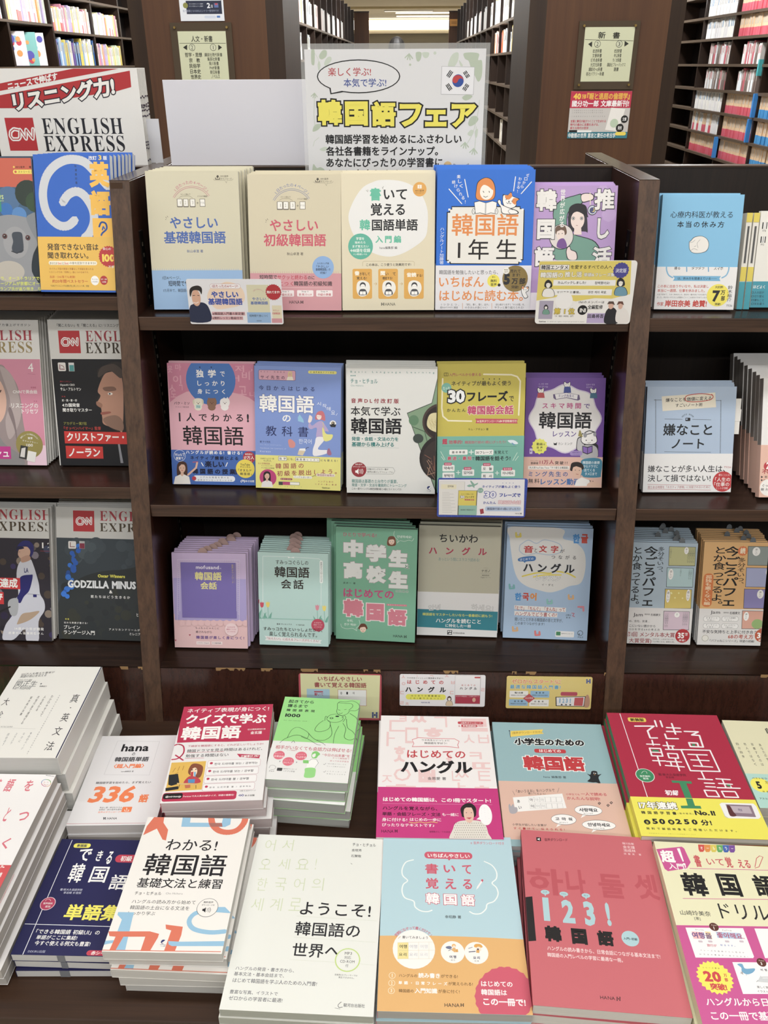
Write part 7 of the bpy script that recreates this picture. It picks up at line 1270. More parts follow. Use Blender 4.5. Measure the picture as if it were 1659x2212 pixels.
# ================= flat stacks on the table
SC0 = 3.95
b = stack('bun', 'thick_textbook', 'white cover thick English grammar book with black vertical lettering, tallest pile on the left', 'thick white grammar book', (-581, 1030, -903, .012, 142, 214), 33.5, '#e4e3dd', 4, rot=.008, jit=3, dx=4.5, full=0, bind='R', pg='#c6c6c2', spine='#dcdcd6')
p = b.p.fr(0, 1420, SC0); K = '#1e1f26'
p.T('100万人を教えた著者が', 186, 118, 466, 152, '#4a4a50', .008, sk=-18); p.T('英語の核心を伝える', 172, 138, 400, 176, '#4a4a50', .008, sk=-14); p.T('スタディサプリ講師', 146, 184, 278, 206, '#555'); p.T('関正生・', 120, 200, 372, 250, '#555b60', .0); p.T('Karl Rosvold', 104, 244, 272, 274, '#555b60', .005); p.T('執筆協力', 334, 240, 402, 254, '#555')
for ch, x, y, s in (('真', 640, 350, 100), ('・', 602, 430, 60), ('英', 556, 512, 100), ('文', 492, 628, 104), ('法', 424, 756, 108)): p.T(ch, x-s*.5, y-s*.36, x+s*.5, y+s*.36, K, .0) if ch != '・' else p.C(602, 430, 6, K, 8)
for ch, x, y, s in (('大', 52, 378, 90), ('全', 2, 486, 80)): p.T(ch, x-s*.5, y-s*.36, x+s*.5, y+s*.36, K, .0)
def dcol(p, txt, x0, y0, x1, y1, s, col, w=0):
    n = len(txt)
    for i, ch in enumerate(txt): t = i/max(1, n-1); x, y = x0+(x1-x0)*t, y0+(y1-y0)*t; p.T(ch, x-s*.5, y-s*.38, x+s*.5, y+s*.38, col, w) if ch != 'ー' else p.L([(x+4, y-s*.4), (x-4, y+s*.4)], col, 2)
dcol(p, '総合英文法書', 266, 344, 180, 484, 30, K, .008); dcol(p, '次世代まで通用する', 326, 340, 190, 558, 30, K, .008); dcol(p, '人生変わる', 382, 338, 316, 446, 30, K, .008); dcol(p, 'わかりやすくて', 444, 334, 352, 492, 30, K, .008)
dcol(p, '文章講師大学受験ビジネス英語英検TOEIC英会話を一冊で', 508, 326, 232, 822, 15, '#55585e'); p.L([(0, 600), (302, 610)], '#9a9a96', 1.5); p.T('THE TRUE GRAMMAR', 0, 586, 112, 598, '#777')
dcol(p, '900ページ', 262, 650, 190, 776, 26, '#777a80'); dcol(p, 'なのに', 204, 652, 168, 714, 26, '#777a80'); dcol(p, 'スラスラ', 138, 656, 96, 730, 26, '#777a80'); dcol(p, '読める!', 70, 658, 28, 742, 30, '#777a80')
b.kids[0]['label'] = 'white wrap with a navy edge'
p.L([(868, 74), (478, 858)], '#23284a', 9)
b = stack('pink', 'workbook', 'white English workbook with big pink lettering and a smiling face mark, left front pile', 'white pink-lettered workbook', (-605, 790, -931, 0, 182, 257), 17.1, '#e8e6e6', 6, rot=.012, jit=3, dx=2.5, full=0, pg='#b9b4ae', band=(96, '#d2474c'), bind='L', spine='#e8e6e6', banded=False)
p = b.p.fr(0, 1420, SC0); PKK = '#d8697a'
p.T('英', -90, 1036, 30, 1150, PKK, .02); p.T('語', 20, 1034, 146, 1146, PKK, .02); p.T('を', 188, 1046, 304, 1142, PKK, .02); p.T('ひ', -260, 1280, -110, 1400, PKK, .02); p.T('と', 16, 1278, 108, 1400, PKK, .02); p.T('つ', 136, 1316, 262, 1396, PKK, .02); p.T('Gakken', 388, 1002, 466, 1018, '#333b4a', .03, sk=8)
for a0, c in ((0, '#d8a03c'), (90, '#c25a8a'), (180, '#5a8ac2'), (270, '#6aaa5a')): p.L([(394+40*math.cos(math.radians(a0+k*12)), 1072+30*math.sin(math.radians(a0+k*12))) for k in range(8)], c, 5)
p.L([(374, 1064), (384, 1068)], '#c25a5a', 3); p.L([(402, 1068), (412, 1066)], '#c25a5a', 3); p.L([(372, 1080), (392, 1092), (412, 1084)], '#c25a5a', 3)
p.fr(0, 1740, 2.9625); p.T('くわしく', -260, 200, 80, 280, PKK, .02, sk=10)
q = b.q.fr(0, 1740, 2.9625); q.T('やり直したい', -140, 300, 78, 334, WHT, .02); q.T('大人に', -60, 356, 48, 404, WHT, .02); q.T('最適', -40, 428, 20, 460, WHT, .02)
b = stack('hana', 'vocabulary_book', 'white Korean vocabulary book with a big orange number, between the left piles', 'orange-number vocabulary book', (-432, 971, -988, .039, 131, 188), 16.8, '#dfdee0', 3, rot=.006, jit=2, full=1, pg='#cfcac8')
p = b.p.fr(0, 1420, SC0); ORG = '#f07a3a'
p.L([(1004, 714), (1362, 718), (1274, 1004), (888, 1000), (1004, 714)], '#b9b9bc', 2); p.T('hana', 1030, 738, 1284, 804, '#16161c', .03); p.T('の', 1122, 812, 1158, 838, K, .01); p.T('韓国語単語', 974, 848, 1276, 890, K, .022); p.T('〈超入門編〉', 966, 908, 1236, 946, ORG, .035); p.T('hana編集部 著', 1032, 966, 1142, 980, K)
p.T('韓国語学習を始めたら、まず覚えたい', 816, 1056, 1292, 1080, K, .012); p.T('336', 740, 1092, 1170, 1242, ORG, .035, it=.12); p.T('語', 1176, 1166, 1276, 1238, ORG, .035)
p.T('見出し語・訳はもちろん', 848, 1274, 1044, 1288, K, .008); p.T('全例文・訳の音声を提供', 842, 1292, 1040, 1306, K, .008); p.T('音声はダウンロード!', 834, 1312, 1034, 1328, ORG, .008); p.R(1048, 1276, 1116, 1320, ORG, 6); p.L([(1082, 1284), (1082, 1302)], WHT, 5); p.L([(1064, 1300), (1064, 1312), (1098, 1312), (1098, 1300)], WHT, 4)
hlogo(p, 882, 1364, 6, K); p.T('HANA', 912, 1364, 1002, 1384, K, .008); p.L([(566, 1420), (1240, 1414)], '#b83a44', 3)
b = stack('navy', 'vocabulary_book', 'navy Korean vocabulary book with yellow and white title, front left', 'navy vocabulary book', (-433, 770, -1000, .0, 128, 182), 12.9, '#191a52', 3, rot=.03, jit=3, full=0, pg='#d4d3d0')
p = b.p.fr(0, 1740, 2.9625); YL = '#ece33c'
p.L([(462, 222), (142, 962)], '#e6e8f0', 4); p.L([(160, 758), (740, 776)], '#e6e8f0', 4); p.R(478, 242, 574, 272, YL, 14); p.T('新装版', 490, 247, 562, 267, '#20244c', .03)
for s, a in (('で', (486, 276, 600, 356)), ('き', (606, 288, 668, 356)), ('る', (668, 292, 734, 376))): p.T(s, *a, WHT, .02)
for s, a in (('韓', (422, 368, 560, 494)), ('国', (562, 390, 706, 494)), ('語', (688, 440, 830, 540))): p.T(s, *a, WHT, .012)
p.R(748, 314, 960, 368, '#c8324e', 26); p.T('初級', 766, 322, 852, 358, WHT, .02); p.T('著/新大久保語学院', 382, 530, 530, 548, '#cfd2e4'); p.T('李志暎 朴雪熙', 404, 552, 522, 566, '#cfd2e4'); p.CO(306, 628, 48, '#e8c8d0', '#b8305a', 4); p.T('音声無料', 274, 620, 340, 634, WHT, .01); p.T('配信', 288, 640, 326, 654, WHT, .01); p.L([(290, 612), (300, 600), (318, 600), (326, 612)], WHT, 2)
p.T('単語集', 400, 632, 790, 736, YL, .028); p.T('「できる韓国語 初級Ⅰ,Ⅱ」の', 226, 792, 644, 828, WHT, .012); p.T('単語がここに集結!', 228, 828, 500, 862, WHT, .012); p.T('今すぐ使える例文も豊富!', 216, 864, 584, 902, WHT, .012); p.T('DEKIRU出版', 176, 924, 294, 944, '#a9acc4', .01); p.R(560, 926, 760, 964, '#c8324e', 20); p.T('赤シート', 580, 934, 700, 956, WHT, .02)
for o in [b.e]+b.copies: obj('page_mark', Geo().box(-2-random.random()*8, 5, -.3, .4, -12.6, -.5).mesh('page_mark', ink('#7f8288')), o)
b = stack('quiz', 'quiz_book', 'crimson and white quiz-style Korean book with a cartoon girl at a television', 'crimson quiz book', (-284, 990, -946, .067, 148, 209), 18.6, '#e4e2e2', 5, rot=.02, jit=4, dx=3, full=1, pg='#cbbcbc', spine='#c01f4c')
p = b.p.fr(340, 1430, 3.318); CR = '#c01f4c'
p.P([(180, 300), (840, 290), (830, 560), (700, 566), (500, 572), (300, 572), (140, 580)], CR); p.T('ネイティブ表現が身につく!', 214, 322, 804, 362, WHT, .012, sk=-8); 
p.T('クイズで学ぶ', 196, 368, 790, 446, WHT, .035, sk=-6); p.T('韓国語', 166, 458, 606, 552, WHT, .03); p.T('1日1分韓国語教室代表', 646, 474, 776, 490, WHT); p.T('金玄謹', 666, 494, 750, 518, WHT, .015)
p.L([(104, 700), (150, 690), (188, 650), (186, 604), (150, 590), (118, 600)], CR, 11, smooth=True); p.L([(130, 668), (184, 704)], CR, 11); p.T('下線部を韓国語にすると、どれが正しいでしょうか?', 218, 582, 762, 608, '#b8385a', .01); p.T('韓国ドラマを見る時間はあるけれど、', 212, 612, 754, 646, K, .008); p.T('勉強する時間はない', 200, 652, 512, 686, K, .008); p.L([(212, 650), (476, 642)], CR, 3); p.L([(200, 692), (334, 688)], CR, 3)
p.P([(570, 658), (736, 666), (730, 690), (590, 682)], CR); p.T('正解率37.3%!', 596, 664, 726, 686, WHT, .02)
p.P([(102, 722), (350, 710), (318, 914), (56, 930)], '#e2b43c')
for a in (((130, 760), (110, 790)), ((160, 750), (146, 780)), ((190, 745), (180, 775)), ((120, 810), (150, 790))): p.L(a, '#b07a20', 4)
p.P([(222, 800), (240, 740), (280, 728), (326, 750), (316, 810), (290, 830)], '#8a4a2c', True); p.E(232, 756, 292, 824, '#f0d4b4'); p.P([(240, 790), (258, 786), (256, 826), (240, 822)], '#c22c34'); p.C(250, 774, 5, DK, 8); p.C(276, 770, 5, DK, 8); p.P([(262, 790), (276, 788), (274, 822), (262, 824)], '#7ab4dc')
p.P([(190, 860), (230, 820), (290, 830), (310, 862), (262, 872), (200, 870)], '#c23a48', True); p.P([(220, 842), (270, 840), (266, 868), (220, 868)], '#4a90c4'); p.P([(82, 810), (148, 802), (158, 872), (100, 888), (78, 880)], '#22262c'); p.P([(58, 904), (150, 890), (150, 912), (58, 926)], '#22262c'); p.P([(140, 868), (286, 872), (282, 884), (142, 880)], '#d8b46a'); p.L([(160, 880), (152, 906)], K, 3); p.L([(276, 884), (276, 908)], K, 3); p.P([(196, 884), (236, 880), (236, 902), (200, 906)], '#c86a48')
for i, s in enumerate(('한국 드라마를 보는 / 공부하는', '한국 드라마를 보는 / 공부할', '한국 드라마를 볼 / 공부할', '한국 드라마를 볼 / 공부하는')):
    x = 364-i*12; y = 706+i*56; p.RO(x, y, x+372-i*2, y+40, '#c8a0a8', '#eceaea', 14, 2); p.C(x+23, y+20, 11, CR); p.T(s, x+44, y+10, (720, 690, 658, 672)[i], y+32, K, .012)
p.R(42, 940, 562, 984, CR, 20); p.R(46, 962-18, 176, 980, '#1c1418', 16); p.T('@mirinaejp', 56, 956, 172, 976, WHT, .02); p.T('Twitterで大人気の4択クイズ、待望の書籍化!', 182, 946, 550, 970, WHT, .012); p.T('※答えは59ページ', 590, 916, 706, 928, K); p.L([(582, 958), (592, 950), (612, 962), (620, 954), (610, 948), (594, 962), (584, 956)], '#2c3a8c', 4); p.T('あさ出版', 626, 948, 698, 964, K, .02)
b = stack('green', 'phrasebook', 'light green phrasebook with a line drawing of a woman in a face mask, white band', 'light green mask phrasebook', (-141, 1025, -949, -.05, 128, 188), 17.8, '#93dc7e', 5, rot=.035, jit=6, dx=2, full=2, band=(82, '#e4e4e2', 0), pg='#b7bab5')
p = b.p.fr(340, 1430, 3.318); GK = '#22402a'
p.T('起きてから', 940, 272, 1124, 298, K, .02); p.T('寝るまで', 932, 302, 1080, 328, K, .02); p.T('韓国語表現', 924, 334, 1130, 362, K, .02); p.T('1000', 914, 368, 1028, 398, K, .035); p.T('監修・解説:山崎玲美奈・金恩愛', 906, 416, 1072, 426, K)
for pts in ([(1290, 300), (1310, 284), (1350, 286), (1400, 280), (1440, 300), (1446, 330), (1420, 350), (1380, 350), (1360, 372), (1310, 384), (1286, 360), (1290, 330), (1290, 300)], [(1300, 292), (1340, 296), (1390, 300), (1400, 320), (1372, 346)], [(1296, 342), (1310, 348)], [(1340, 342), (1354, 340)], [(1300, 366), (1316, 370), (1326, 364)],
            [(1216, 400), (1240, 380), (1290, 374), (1326, 390), (1328, 414), (1290, 432), (1240, 430), (1216, 414), (1216, 400)], [(1200, 420), (1206, 390), (1222, 400)], [(1330, 430), (1350, 400), (1340, 384), (1322, 400)],
            [(1190, 420), (1150, 450), (1128, 490), (1170, 500), (1226, 480), (1240, 440), (1226, 420)], [(1356, 410), (1362, 470), (1400, 500), (1420, 540), (1380, 560), (1340, 540), (1350, 480), (1330, 440)], [(1380, 370), (1424, 400), (1440, 440), (1430, 470)], [(1240, 450), (1250, 520), (1200, 560), (1140, 560)],
            [(930, 545), (960, 490), (1000, 468), (1040, 480), (1084, 512), (1070, 548), (1030, 534)], [(878, 580), (920, 548), (1000, 524), (1070, 548), (1140, 590), (1170, 596)], [(1084, 512), (1120, 550), (1180, 580), (1204, 598)], [(960, 580), (976, 566), (984, 580)], [(1260, 590), (1270, 520), (1300, 460)], [(1450, 470), (1440, 560), (1430, 600)]): p.L(pts, GK, 3, smooth=True)
p.E(1234, 396, 1262, 410, GK); p.E(1274, 384, 1304, 396, GK); p.E(1240, 399, 1256, 407, '#93dc7e')
q = b.q.fr(340, 1430, 3.318); q.T('相手がいなくても会話力は伸ばせる!', 844, 596, 1392, 650, '#c45a6a', .012, sk=26)
for x, y, s in ((872, 668, '日常会話'), (1030, 674, 'つぶやき'), (938, 714, 'ひとりごと')): q.E(x-48, y-33, x+48, y+33, '#e0667c'); q.T('ひとりで', x-30, y-16, x+30, y-4, '#f2cdd4'); q.T(s, x-36, y, x+36, y+18, '#f6e4e6', .012)
q.T('すべて韓国語で', 930, 628, 1000, 640, '#c45a6a'); q.T('+', 872, 706, 884, 720, K); q.T('+', 992, 712, 1004, 726, K)
q.T('“今日の出来事”を', 1180, 656, 1380, 686, '#c45a6a', .012, sk=10); q.T('すべて韓国語で', 1254, 684, 1376, 700, '#c45a6a'); q.T('言ってみる学習法', 1236, 704, 1372, 720, '#c45a6a')
for y, s, u in ((732, '「起き寝る700」から', 'フレーズ数が1000に'), (786, 'より今っぽく!を', '目指したつぶやき')): q.L([(1190, y), (1196, y+6), (1208, y-6)], K, 2); q.T(s, 1216, y-6, 1352, y+8, '#555'); q.T(u, 1214, y+12, 1346, y+26, '#555')
q.P([(1104, 670), (1114, 648), (1140, 640), (1166, 660), (1150, 676), (1140, 690), (1112, 690)], '#7acb66', True); q.E(1106, 652, 1138, 686, '#eceae6'); q.P([(1104, 668), (1112, 648), (1144, 644), (1150, 664), (1128, 656)], '#7acb66'); q.P([(1086, 712), (1106, 696), (1140, 700), (1150, 730), (1126, 762), (1070, 760)], '#efefec', True); q.L([(1086, 712), (1106, 696), (1140, 700), (1154, 724), (1128, 760)], GK, 2); q.P([(1044, 704), (1084, 706), (1084, 728), (1044, 726)], '#7acb66'); q.P([(1062, 762), (1128, 762), (1132, 800), (1118, 828), (1054, 828), (1056, 790)], '#8fd67c', True)
q.L([(800, 760), (812, 742), (836, 742), (848, 754), (836, 770), (812, 772)], '#888', 2.5, smooth=True); q.T('アルク', 798, 778, 838, 788, K, .02); q.R(860, 758, 892, 782, '#444', 3); q.T('音声ダウンロード', 902, 762, 1000, 774, '#444'); q.T('+アプリ学習', 902, 778, 984, 790, '#444')
b = stack('hangul', 'textbook', 'white Hangul textbook with pale pink letters and a magenta lower band', 'magenta-band Hangul textbook', (54, 984, -979, .001, 182, 257), 9.8, '#e9e4e4', 6, rot=.012, jit=2, full=0, band=(96, '#c9207c'), pg='#d6d2d0')
p = b.p.fr(800, 1430, 3.19); SK = '#e7c4c4'
for s, a, w in (('ㅋ', (200, 370, 250, 410), .03), ('ㅆ', (280, 372, 390, 420), .05), ('ㄷ', (130, 400, 240, 480), .0), ('ㄱ', (440, 376, 530, 450), .0), ('ㅎ', (370, 452, 500, 520), .06), ('ㄹ', (620, 388, 810, 480), .05), ('ㅂ', (740, 500, 820, 560), .0), ('ㅅ', (640, 500, 720, 560), .0), ('ㅁ', (240, 450, 330, 560), .0), ('ㅏ', (110, 480, 170, 580), .0), ('ㅎ', (164, 580, 240, 640), .06), ('ㅅ', (160, 640, 240, 690), .06), ('ㅇ', (160, 730, 280, 820), .0), ('ㅈ', (80, 780, 150, 830), .0), ('ㅃ', (330, 740, 450, 830), .05), ('ㄴ', (560, 750, 620, 820), .0), ('ㄸ', (700, 690, 830, 740), .03), ('ㅉ', (580, 740, 680, 800), .0), ('ㅊ', (90, 840, 330, 905), .08), ('ㅍ', (350, 860, 460, 910), .0), ('ㅊ', (710, 850, 830, 905), .06), ('ㅋ', (680, 620, 770, 670), .02), ('ㅔ', (520, 640, 560, 700), .06), ('ㅌ', (740, 750, 830, 820), .0), ('ㅑ', (600, 830, 660, 905), .0)): p.T(s, *a, SK, w)
p.R(602, 410, 778, 430, '#c23a48', 9); p.T('±音声ダウンロード', 622, 414, 764, 427, WHT, .008); p.T('&', 606, 434, 620, 448, '#c23a48'); p.R(626, 432, 738, 450, '#c23a48', 9); p.T('▶動画解説', 640, 435, 728, 447, WHT, .008); p.T('付き', 744, 434, 776, 448, '#c23a48')
p.P([(286, 534), (330, 520), (460, 526), (580, 528), (614, 546), (604, 572), (612, 594), (520, 584), (400, 584), (286, 586), (298, 562)], '#d8707a'); p.P([(290, 537), (330, 524), (460, 530), (580, 532), (609, 548), (599, 572), (606, 590), (520, 580), (400, 580), (292, 582), (302, 562)], '#ece6e6'); p.T('ウネ先生といっしょに', 354, 532, 546, 548, K, .008); p.T('韓国語を学ぼう!', 372, 552, 528, 568, K, .008)
p.T('はじめての', 252, 606, 656, 666, '#c42c38', .018); p.T('ハングル', 206, 684, 706, 762, '#16141a', .045); p.T('金恩愛 著', 394, 792, 522, 814, K, .008)
q = b.q.fr(800, 1430, 3.19); q.T('はじめての韓国語は、この1冊でスタート!', 86, 932, 830, 970, WHT, .03); q.L([(84, 976), (840, 984)], '#e8a0c4', 2); BK2 = '#3a0a28'
q.T('ハングルを覚えながら、', 84, 994, 462, 1024, BK2, .025); q.T('単語・会話フレーズ・文法', 82, 1034, 484, 1064, BK2, .025); q.T('も一緒に', 494, 1040, 610, 1064, WHT, .01); q.T('身に付ける!', 80, 1074, 254, 1100, WHT, .012); q.T('はじめの一歩に', 272, 1074, 488, 1100, WHT, .015); q.L([(266, 1104), (300, 1110), (340, 1103), (380, 1110), (420, 1103), (462, 1108)], '#e6d83c', 4); q.T('ぴったりなテキストです♪', 80, 1112, 440, 1138, WHT, .012)
q.T('HANA', 76, 1156, 160, 1178, BK2); hlogo(q, 168, 1156, 6, BK2); q.T('金恩愛(キム・ウネ)先生', 406, 1164, 550, 1180, BK2, .01)
q.P([(560, 1240), (570, 1150), (590, 1110), (640, 1094), (740, 1094), (790, 1120), (812, 1180), (820, 1240)], '#dcd6cc', True)
for k in range(15):
    for j in range(8): q.C(580+k*15+(j % 2)*7, 1112+j*16, 3, '#4a4440', 6)
q.P([(628, 1050), (622, 1010), (650, 980), (690, 974), (724, 1000), (730, 1040), (716, 1070), (640, 1070)], '#241c1e', True); q.E(638, 990, 718, 1110, '#e2b8a4'); q.P([(634, 1024), (644, 994), (690, 984), (722, 1020), (700, 1004), (660, 1004)], '#241c1e'); q.C(662, 1040, 3.5, DK, 8); q.C(696, 1040, 3.5, DK, 8); q.P([(660, 1074), (700, 1072), (682, 1086)], '#c25058')
q.E(740, 980, 846, 1126, '#f0eef0'); q.P([(750, 1070), (730, 1086), (760, 1090)], '#f0eef0'); 
for k, s in enumerate(('みんな一緒に', '韓国語を楽しく', '学びましょう')): q.V(s, 808-k*24, 1000, 822-k*24, 1108, '#555')
b = stack('shogaku', 'textbook', 'teal-grey and peach children\'s Korean textbook with a small black creature and speech bubbles', 'teal and peach children\'s textbook', (240, 975, -983, -.013, 182, 257), 9.2, '#8fb3ba', 6, rot=.012, jit=2, full=0, band=(124, '#dbb2a0', 12), pg='#c9cccc')
p = b.p.fr(800, 1430, 3.19)
p.P([(966, 476), (1190, 464), (1182, 484), (1196, 494), (966, 516)], '#e8c83c'); p.L([(958, 474), (966, 520)], DK, 3); p.C(958, 474, 5, DK, 8); p.T('(音声ダウンロード付き)', 974, 474, 1180, 500, '#a07a1a', .01, sk=-8)
p.T('小学生のための', 986, 526, 1476, 578, '#18181c', .05, '#e9ece8', .06); p.R(1128, 598, 1350, 630, '#c42e38', 14); p.T('はじめての', 1162, 602, 1314, 624, WHT, .025); p.T('韓国語', 1046, 652, 1482, 744, '#c42c34', .04, '#e9ece8', .045); p.T('hana 編集部 著', 1192, 784, 1350, 802, K, .008)
p.P([(1494, 770), (1516, 776), (1526, 752), (1560, 754), (1568, 776), (1592, 772), (1572, 796), (1586, 838), (1556, 830), (1530, 830), (1496, 822), (1512, 806), (1514, 790)], '#22262a', True); p.C(1540, 766, 4, WHT, 8); p.C(1552, 768, 4, WHT, 8); p.L([(1540, 776), (1550, 777)], '#e0a04a', 3)
q = b.q.fr(800, 1430, 3.19); q.T('「あいうえお」をハングルで', 1002, 872, 1272, 904, K, .008, sk=-10); q.T('書いてみよう!', 1086, 902, 1208, 916, K); q.L([(980, 888), (996, 920)], '#555', 2); q.L([(1300, 868), (1290, 900)], '#555', 2)
q.P([(982, 934), (1322, 908), (1352, 1008), (1000, 1034)], '#eceae8'); q.T('あ', 1010, 950, 1032, 972, K, .02); q.T('い', 1020, 994, 1044, 1014, K, .02)
for k in range(6):
    for j in (0, 1): x = 1090+k*38+j*8; y = 934+j*44; q.L([(x, y), (x+36, y-2), (x+40, y+32), (x+4, y+34), (x, y)], '#b9b9b6', 1.5); (q.T('아' if j == 0 else '이', x+6, y+6, x+32, y+28, DK if k == 0 else '#bbb', .01) if k < 3 else None)
q.P([(952, 992), (962, 980), (968, 996), (984, 980), (992, 1000), (1010, 1004), (1014, 1030), (994, 1046), (962, 1040)], '#a9a4ac', True); q.T('小学生でも', 1346, 906, 1444, 920, '#c23a48', .012); q.T('一人で読める', 1448, 900, 1630, 924, '#c23a48', .02); q.T('かんたんな説明!', 1352, 930, 1584, 954, '#c23a48', .015)
for x0, y0, x1, y1, s, u in ((1398, 984, 1606, 1062, '사랑해요', 'あいしてます'), (1238, 1046, 1426, 1126, '고마워', 'ありがとう'), (1450, 1086, 1700, 1164, '안녕하세요', 'こんにちは')):
    q.E(x0, y0, x1, y1, '#6a6664'); q.E(x0+3, y0+3, x1-3, y1-3, '#eeeceb'); w_ = (x1-x0)*.32; cx = (x0+x1)/2; q.T(s, cx-w_, y0+24, cx+w_, y0+50, K, .03); q.T(u, cx-w_*.5, y0+56, cx+w_*.5, y0+67, '#555'); q.P([(cx-40, y1-8), (cx-52, y1+14), (cx-16, y1-4)], '#eeeceb')
for x, y in ((1578, 974), (1638, 988), (1660, 970)): q.P([(x-12, y), (x, y-10), (x+12, y), (x, y+12)], '#5a4a48'); q.C(x, y, 4, '#dbb2a0', 8)
q.T('小学生が話したい言葉が', 976, 1112, 1216, 1134, K, .008); q.T('すぐ書けて、伝えられる!', 986, 1138, 1340, 1164, '#c22e36', .025)
# できる韓国語, crimson
b = stack('dekiru', 'textbook', 'crimson Korean textbook with white angular title and a broad yellow band', 'crimson yellow-band textbook', (430, 978, -962, -.015, 182, 257), 12.6, '#b0103c', 6, rot=.022, jit=3, dx=-3, full=0, band=(73, '#e9e02c'), pg='#d9d4cc', spine='#2f8a5a')
p = b.p.fr(1280, 1500, 4.377); G1 = '#2f8a5c'
p.L([(258, 182), (524, 985)], '#e9dfe4', 7); p.R(328, 218, 512, 262, '#e6c83a', 20); p.T('新装版', 352, 227, 490, 254, '#3a2a10', .04)
def strokes(lst, wd=17):
    for s in lst: p.L(s, '#ece6ea', wd)
strokes([[(400, 300), (580, 300), (520, 345), (545, 412), (612, 412)], [(588, 248), (606, 304)], [(640, 250), (660, 306)],
 [(700, 314), (828, 320)], [(700, 350), (836, 354)], [(748, 276), (784, 376)], [(684, 376), (700, 418), (810, 420)], [(868, 350), (998, 354), (938, 384), (1010, 388), (1046, 498), (926, 494), (910, 456), (990, 460), (1002, 494)]])
strokes([[(512, 470), (634, 474)], [(562, 434), (574, 480)], [(538, 508), (642, 512), (664, 584), (560, 580), (538, 508)], [(550, 546), (652, 550)], [(570, 626), (690, 630)], [(612, 584), (640, 672)],
 [(668, 484), (770, 488)], [(700, 450), (722, 516)], [(690, 520), (860, 524)], [(752, 488), (762, 524)], [(710, 558), (800, 562), (812, 604), (724, 600), (710, 558)], [(700, 634), (840, 640)], [(690, 672), (866, 686)], [(780, 604), (822, 722)], [(736, 634), (748, 676)]], 15)
strokes([[(836, 522), (1110, 530), (1204, 730), (926, 722), (836, 522)], [(902, 568), (1082, 574)], [(930, 620), (1100, 628)], [(954, 676), (1134, 688)], [(980, 570), (1040, 684)], [(1028, 730), (1060, 800)], [(1000, 800), (1132, 808)], [(1058, 838), (1150, 842)], [(1070, 872), (1160, 876)],
 [(1056, 906), (1166, 912), (1200, 968), (1086, 964), (1056, 906)], [(1168, 798), (1300, 806)], [(1192, 842), (1320, 850)], [(1180, 882), (1394, 888)], [(1224, 800), (1262, 884)], [(1290, 850), (1316, 884)], [(1220, 916), (1348, 920), (1380, 974), (1250, 970), (1220, 916)]], 15)
p.P([(936, 468), (968, 470), (974, 488), (944, 486)], G1); p.P([(560, 522), (622, 526), (628, 542), (568, 540)], G1); p.P([(1266, 852), (1300, 854), (1306, 872), (1274, 870)], G1)
p.CO(496, 766, 88, '#dfe8e0', G1, 6); p.T('音声無料', 444, 764, 548, 784, '#e8f0ea', .015); p.T('配信', 476, 786, 532, 806, '#e8f0ea', .015); p.L([(462, 748), (480, 728), (506, 730), (516, 750)], '#e8f0ea', 3, smooth=True); p.T('著/新大久保語学院', 616, 744, 888, 776, '#5a0a24', .012); p.T('李志暎', 688, 776, 774, 794, '#5a0a24', .012); p.T('初級', 676, 902, 832, 958, '#ece6ea', .035)
p.P([(744, 814), (930, 822), (940, 846), (888, 846), (960, 1000), (800, 1000), (820, 846), (752, 838)], '#b0103c'); p.P([(744, 814), (932, 822), (942, 846), (886, 842), (946, 992), (880, 990), (820, 838), (754, 836)], G1)
q = b.q.fr(1280, 1500, 4.377); q.P([(880, 984), (944, 986), (968, 1054), (1020, 1056), (1030, 1082), (840, 1078), (832, 1054), (900, 1052)], G1)
q.T('17年連続', 428, 1020, 806, 1084, WHT, .035, '#3a3410', .05); q.T('韓国語学習書', 456, 1102, 796, 1140, K, .025); q.T('(国内販売)', 802, 1118, 954, 1140, K, .01); q.T('No.1!', 956, 1096, 1168, 1148, K, .05)
q.C(516, 1208, 30, K); q.T('全', 500, 1196, 534, 1222, '#e9e02c', .02); q.T('50', 556, 1174, 694, 1230, K, .05); q.C(744, 1208, 30, K); q.T('課', 728, 1196, 762, 1222, '#e9e02c', .02); q.T('250', 776, 1178, 1000, 1234, K, .05); q.T('分!', 1012, 1184, 1136, 1244, K, .04); q.T('無料で解説映像をご視聴いただけます。', 504, 1256, 1364, 1304, K, .02); q.T('*紀伊國屋書店PubLine 店舗ジャンル別韓国語2002-2022', 524, 1312, 972, 1328, '#6a6420')
q.R(1196, 1024, 1590, 1180, '#c8c4b4', 34); q.P([(1200, 1040), (1220, 1026), (1520, 1034), (1548, 1060), (1592, 1160), (1570, 1178), (1290, 1172), (1254, 1150)], '#e9e9ea'); q.P([(1256, 1040), (1500, 1050), (1546, 1162), (1300, 1150)], '#8a7484'); q.P([(1300, 1056), (1480, 1062), (1510, 1130), (1330, 1120)], '#b8a9b4'); q.P([(1270, 1056), (1300, 1060), (1330, 1110), (1360, 1150), (1300, 1148)], '#5a2a30', True); q.T('여보', 1370, 1080, 1420, 1110, '#4a3f6a', .01)
b = stack('jibun', 'paperback', 'cream paperback with vertical black text and a mint band, cut by the right edge', 'cream vertical-text paperback', (590, 1000, -964, -.03, 128, 188), 18.5, '#ddd9b4', 4, rot=.01, jit=2, full=0, dx=0, band=(68, '#a9d6cc'), pg='#c9c6bc', bind='R')
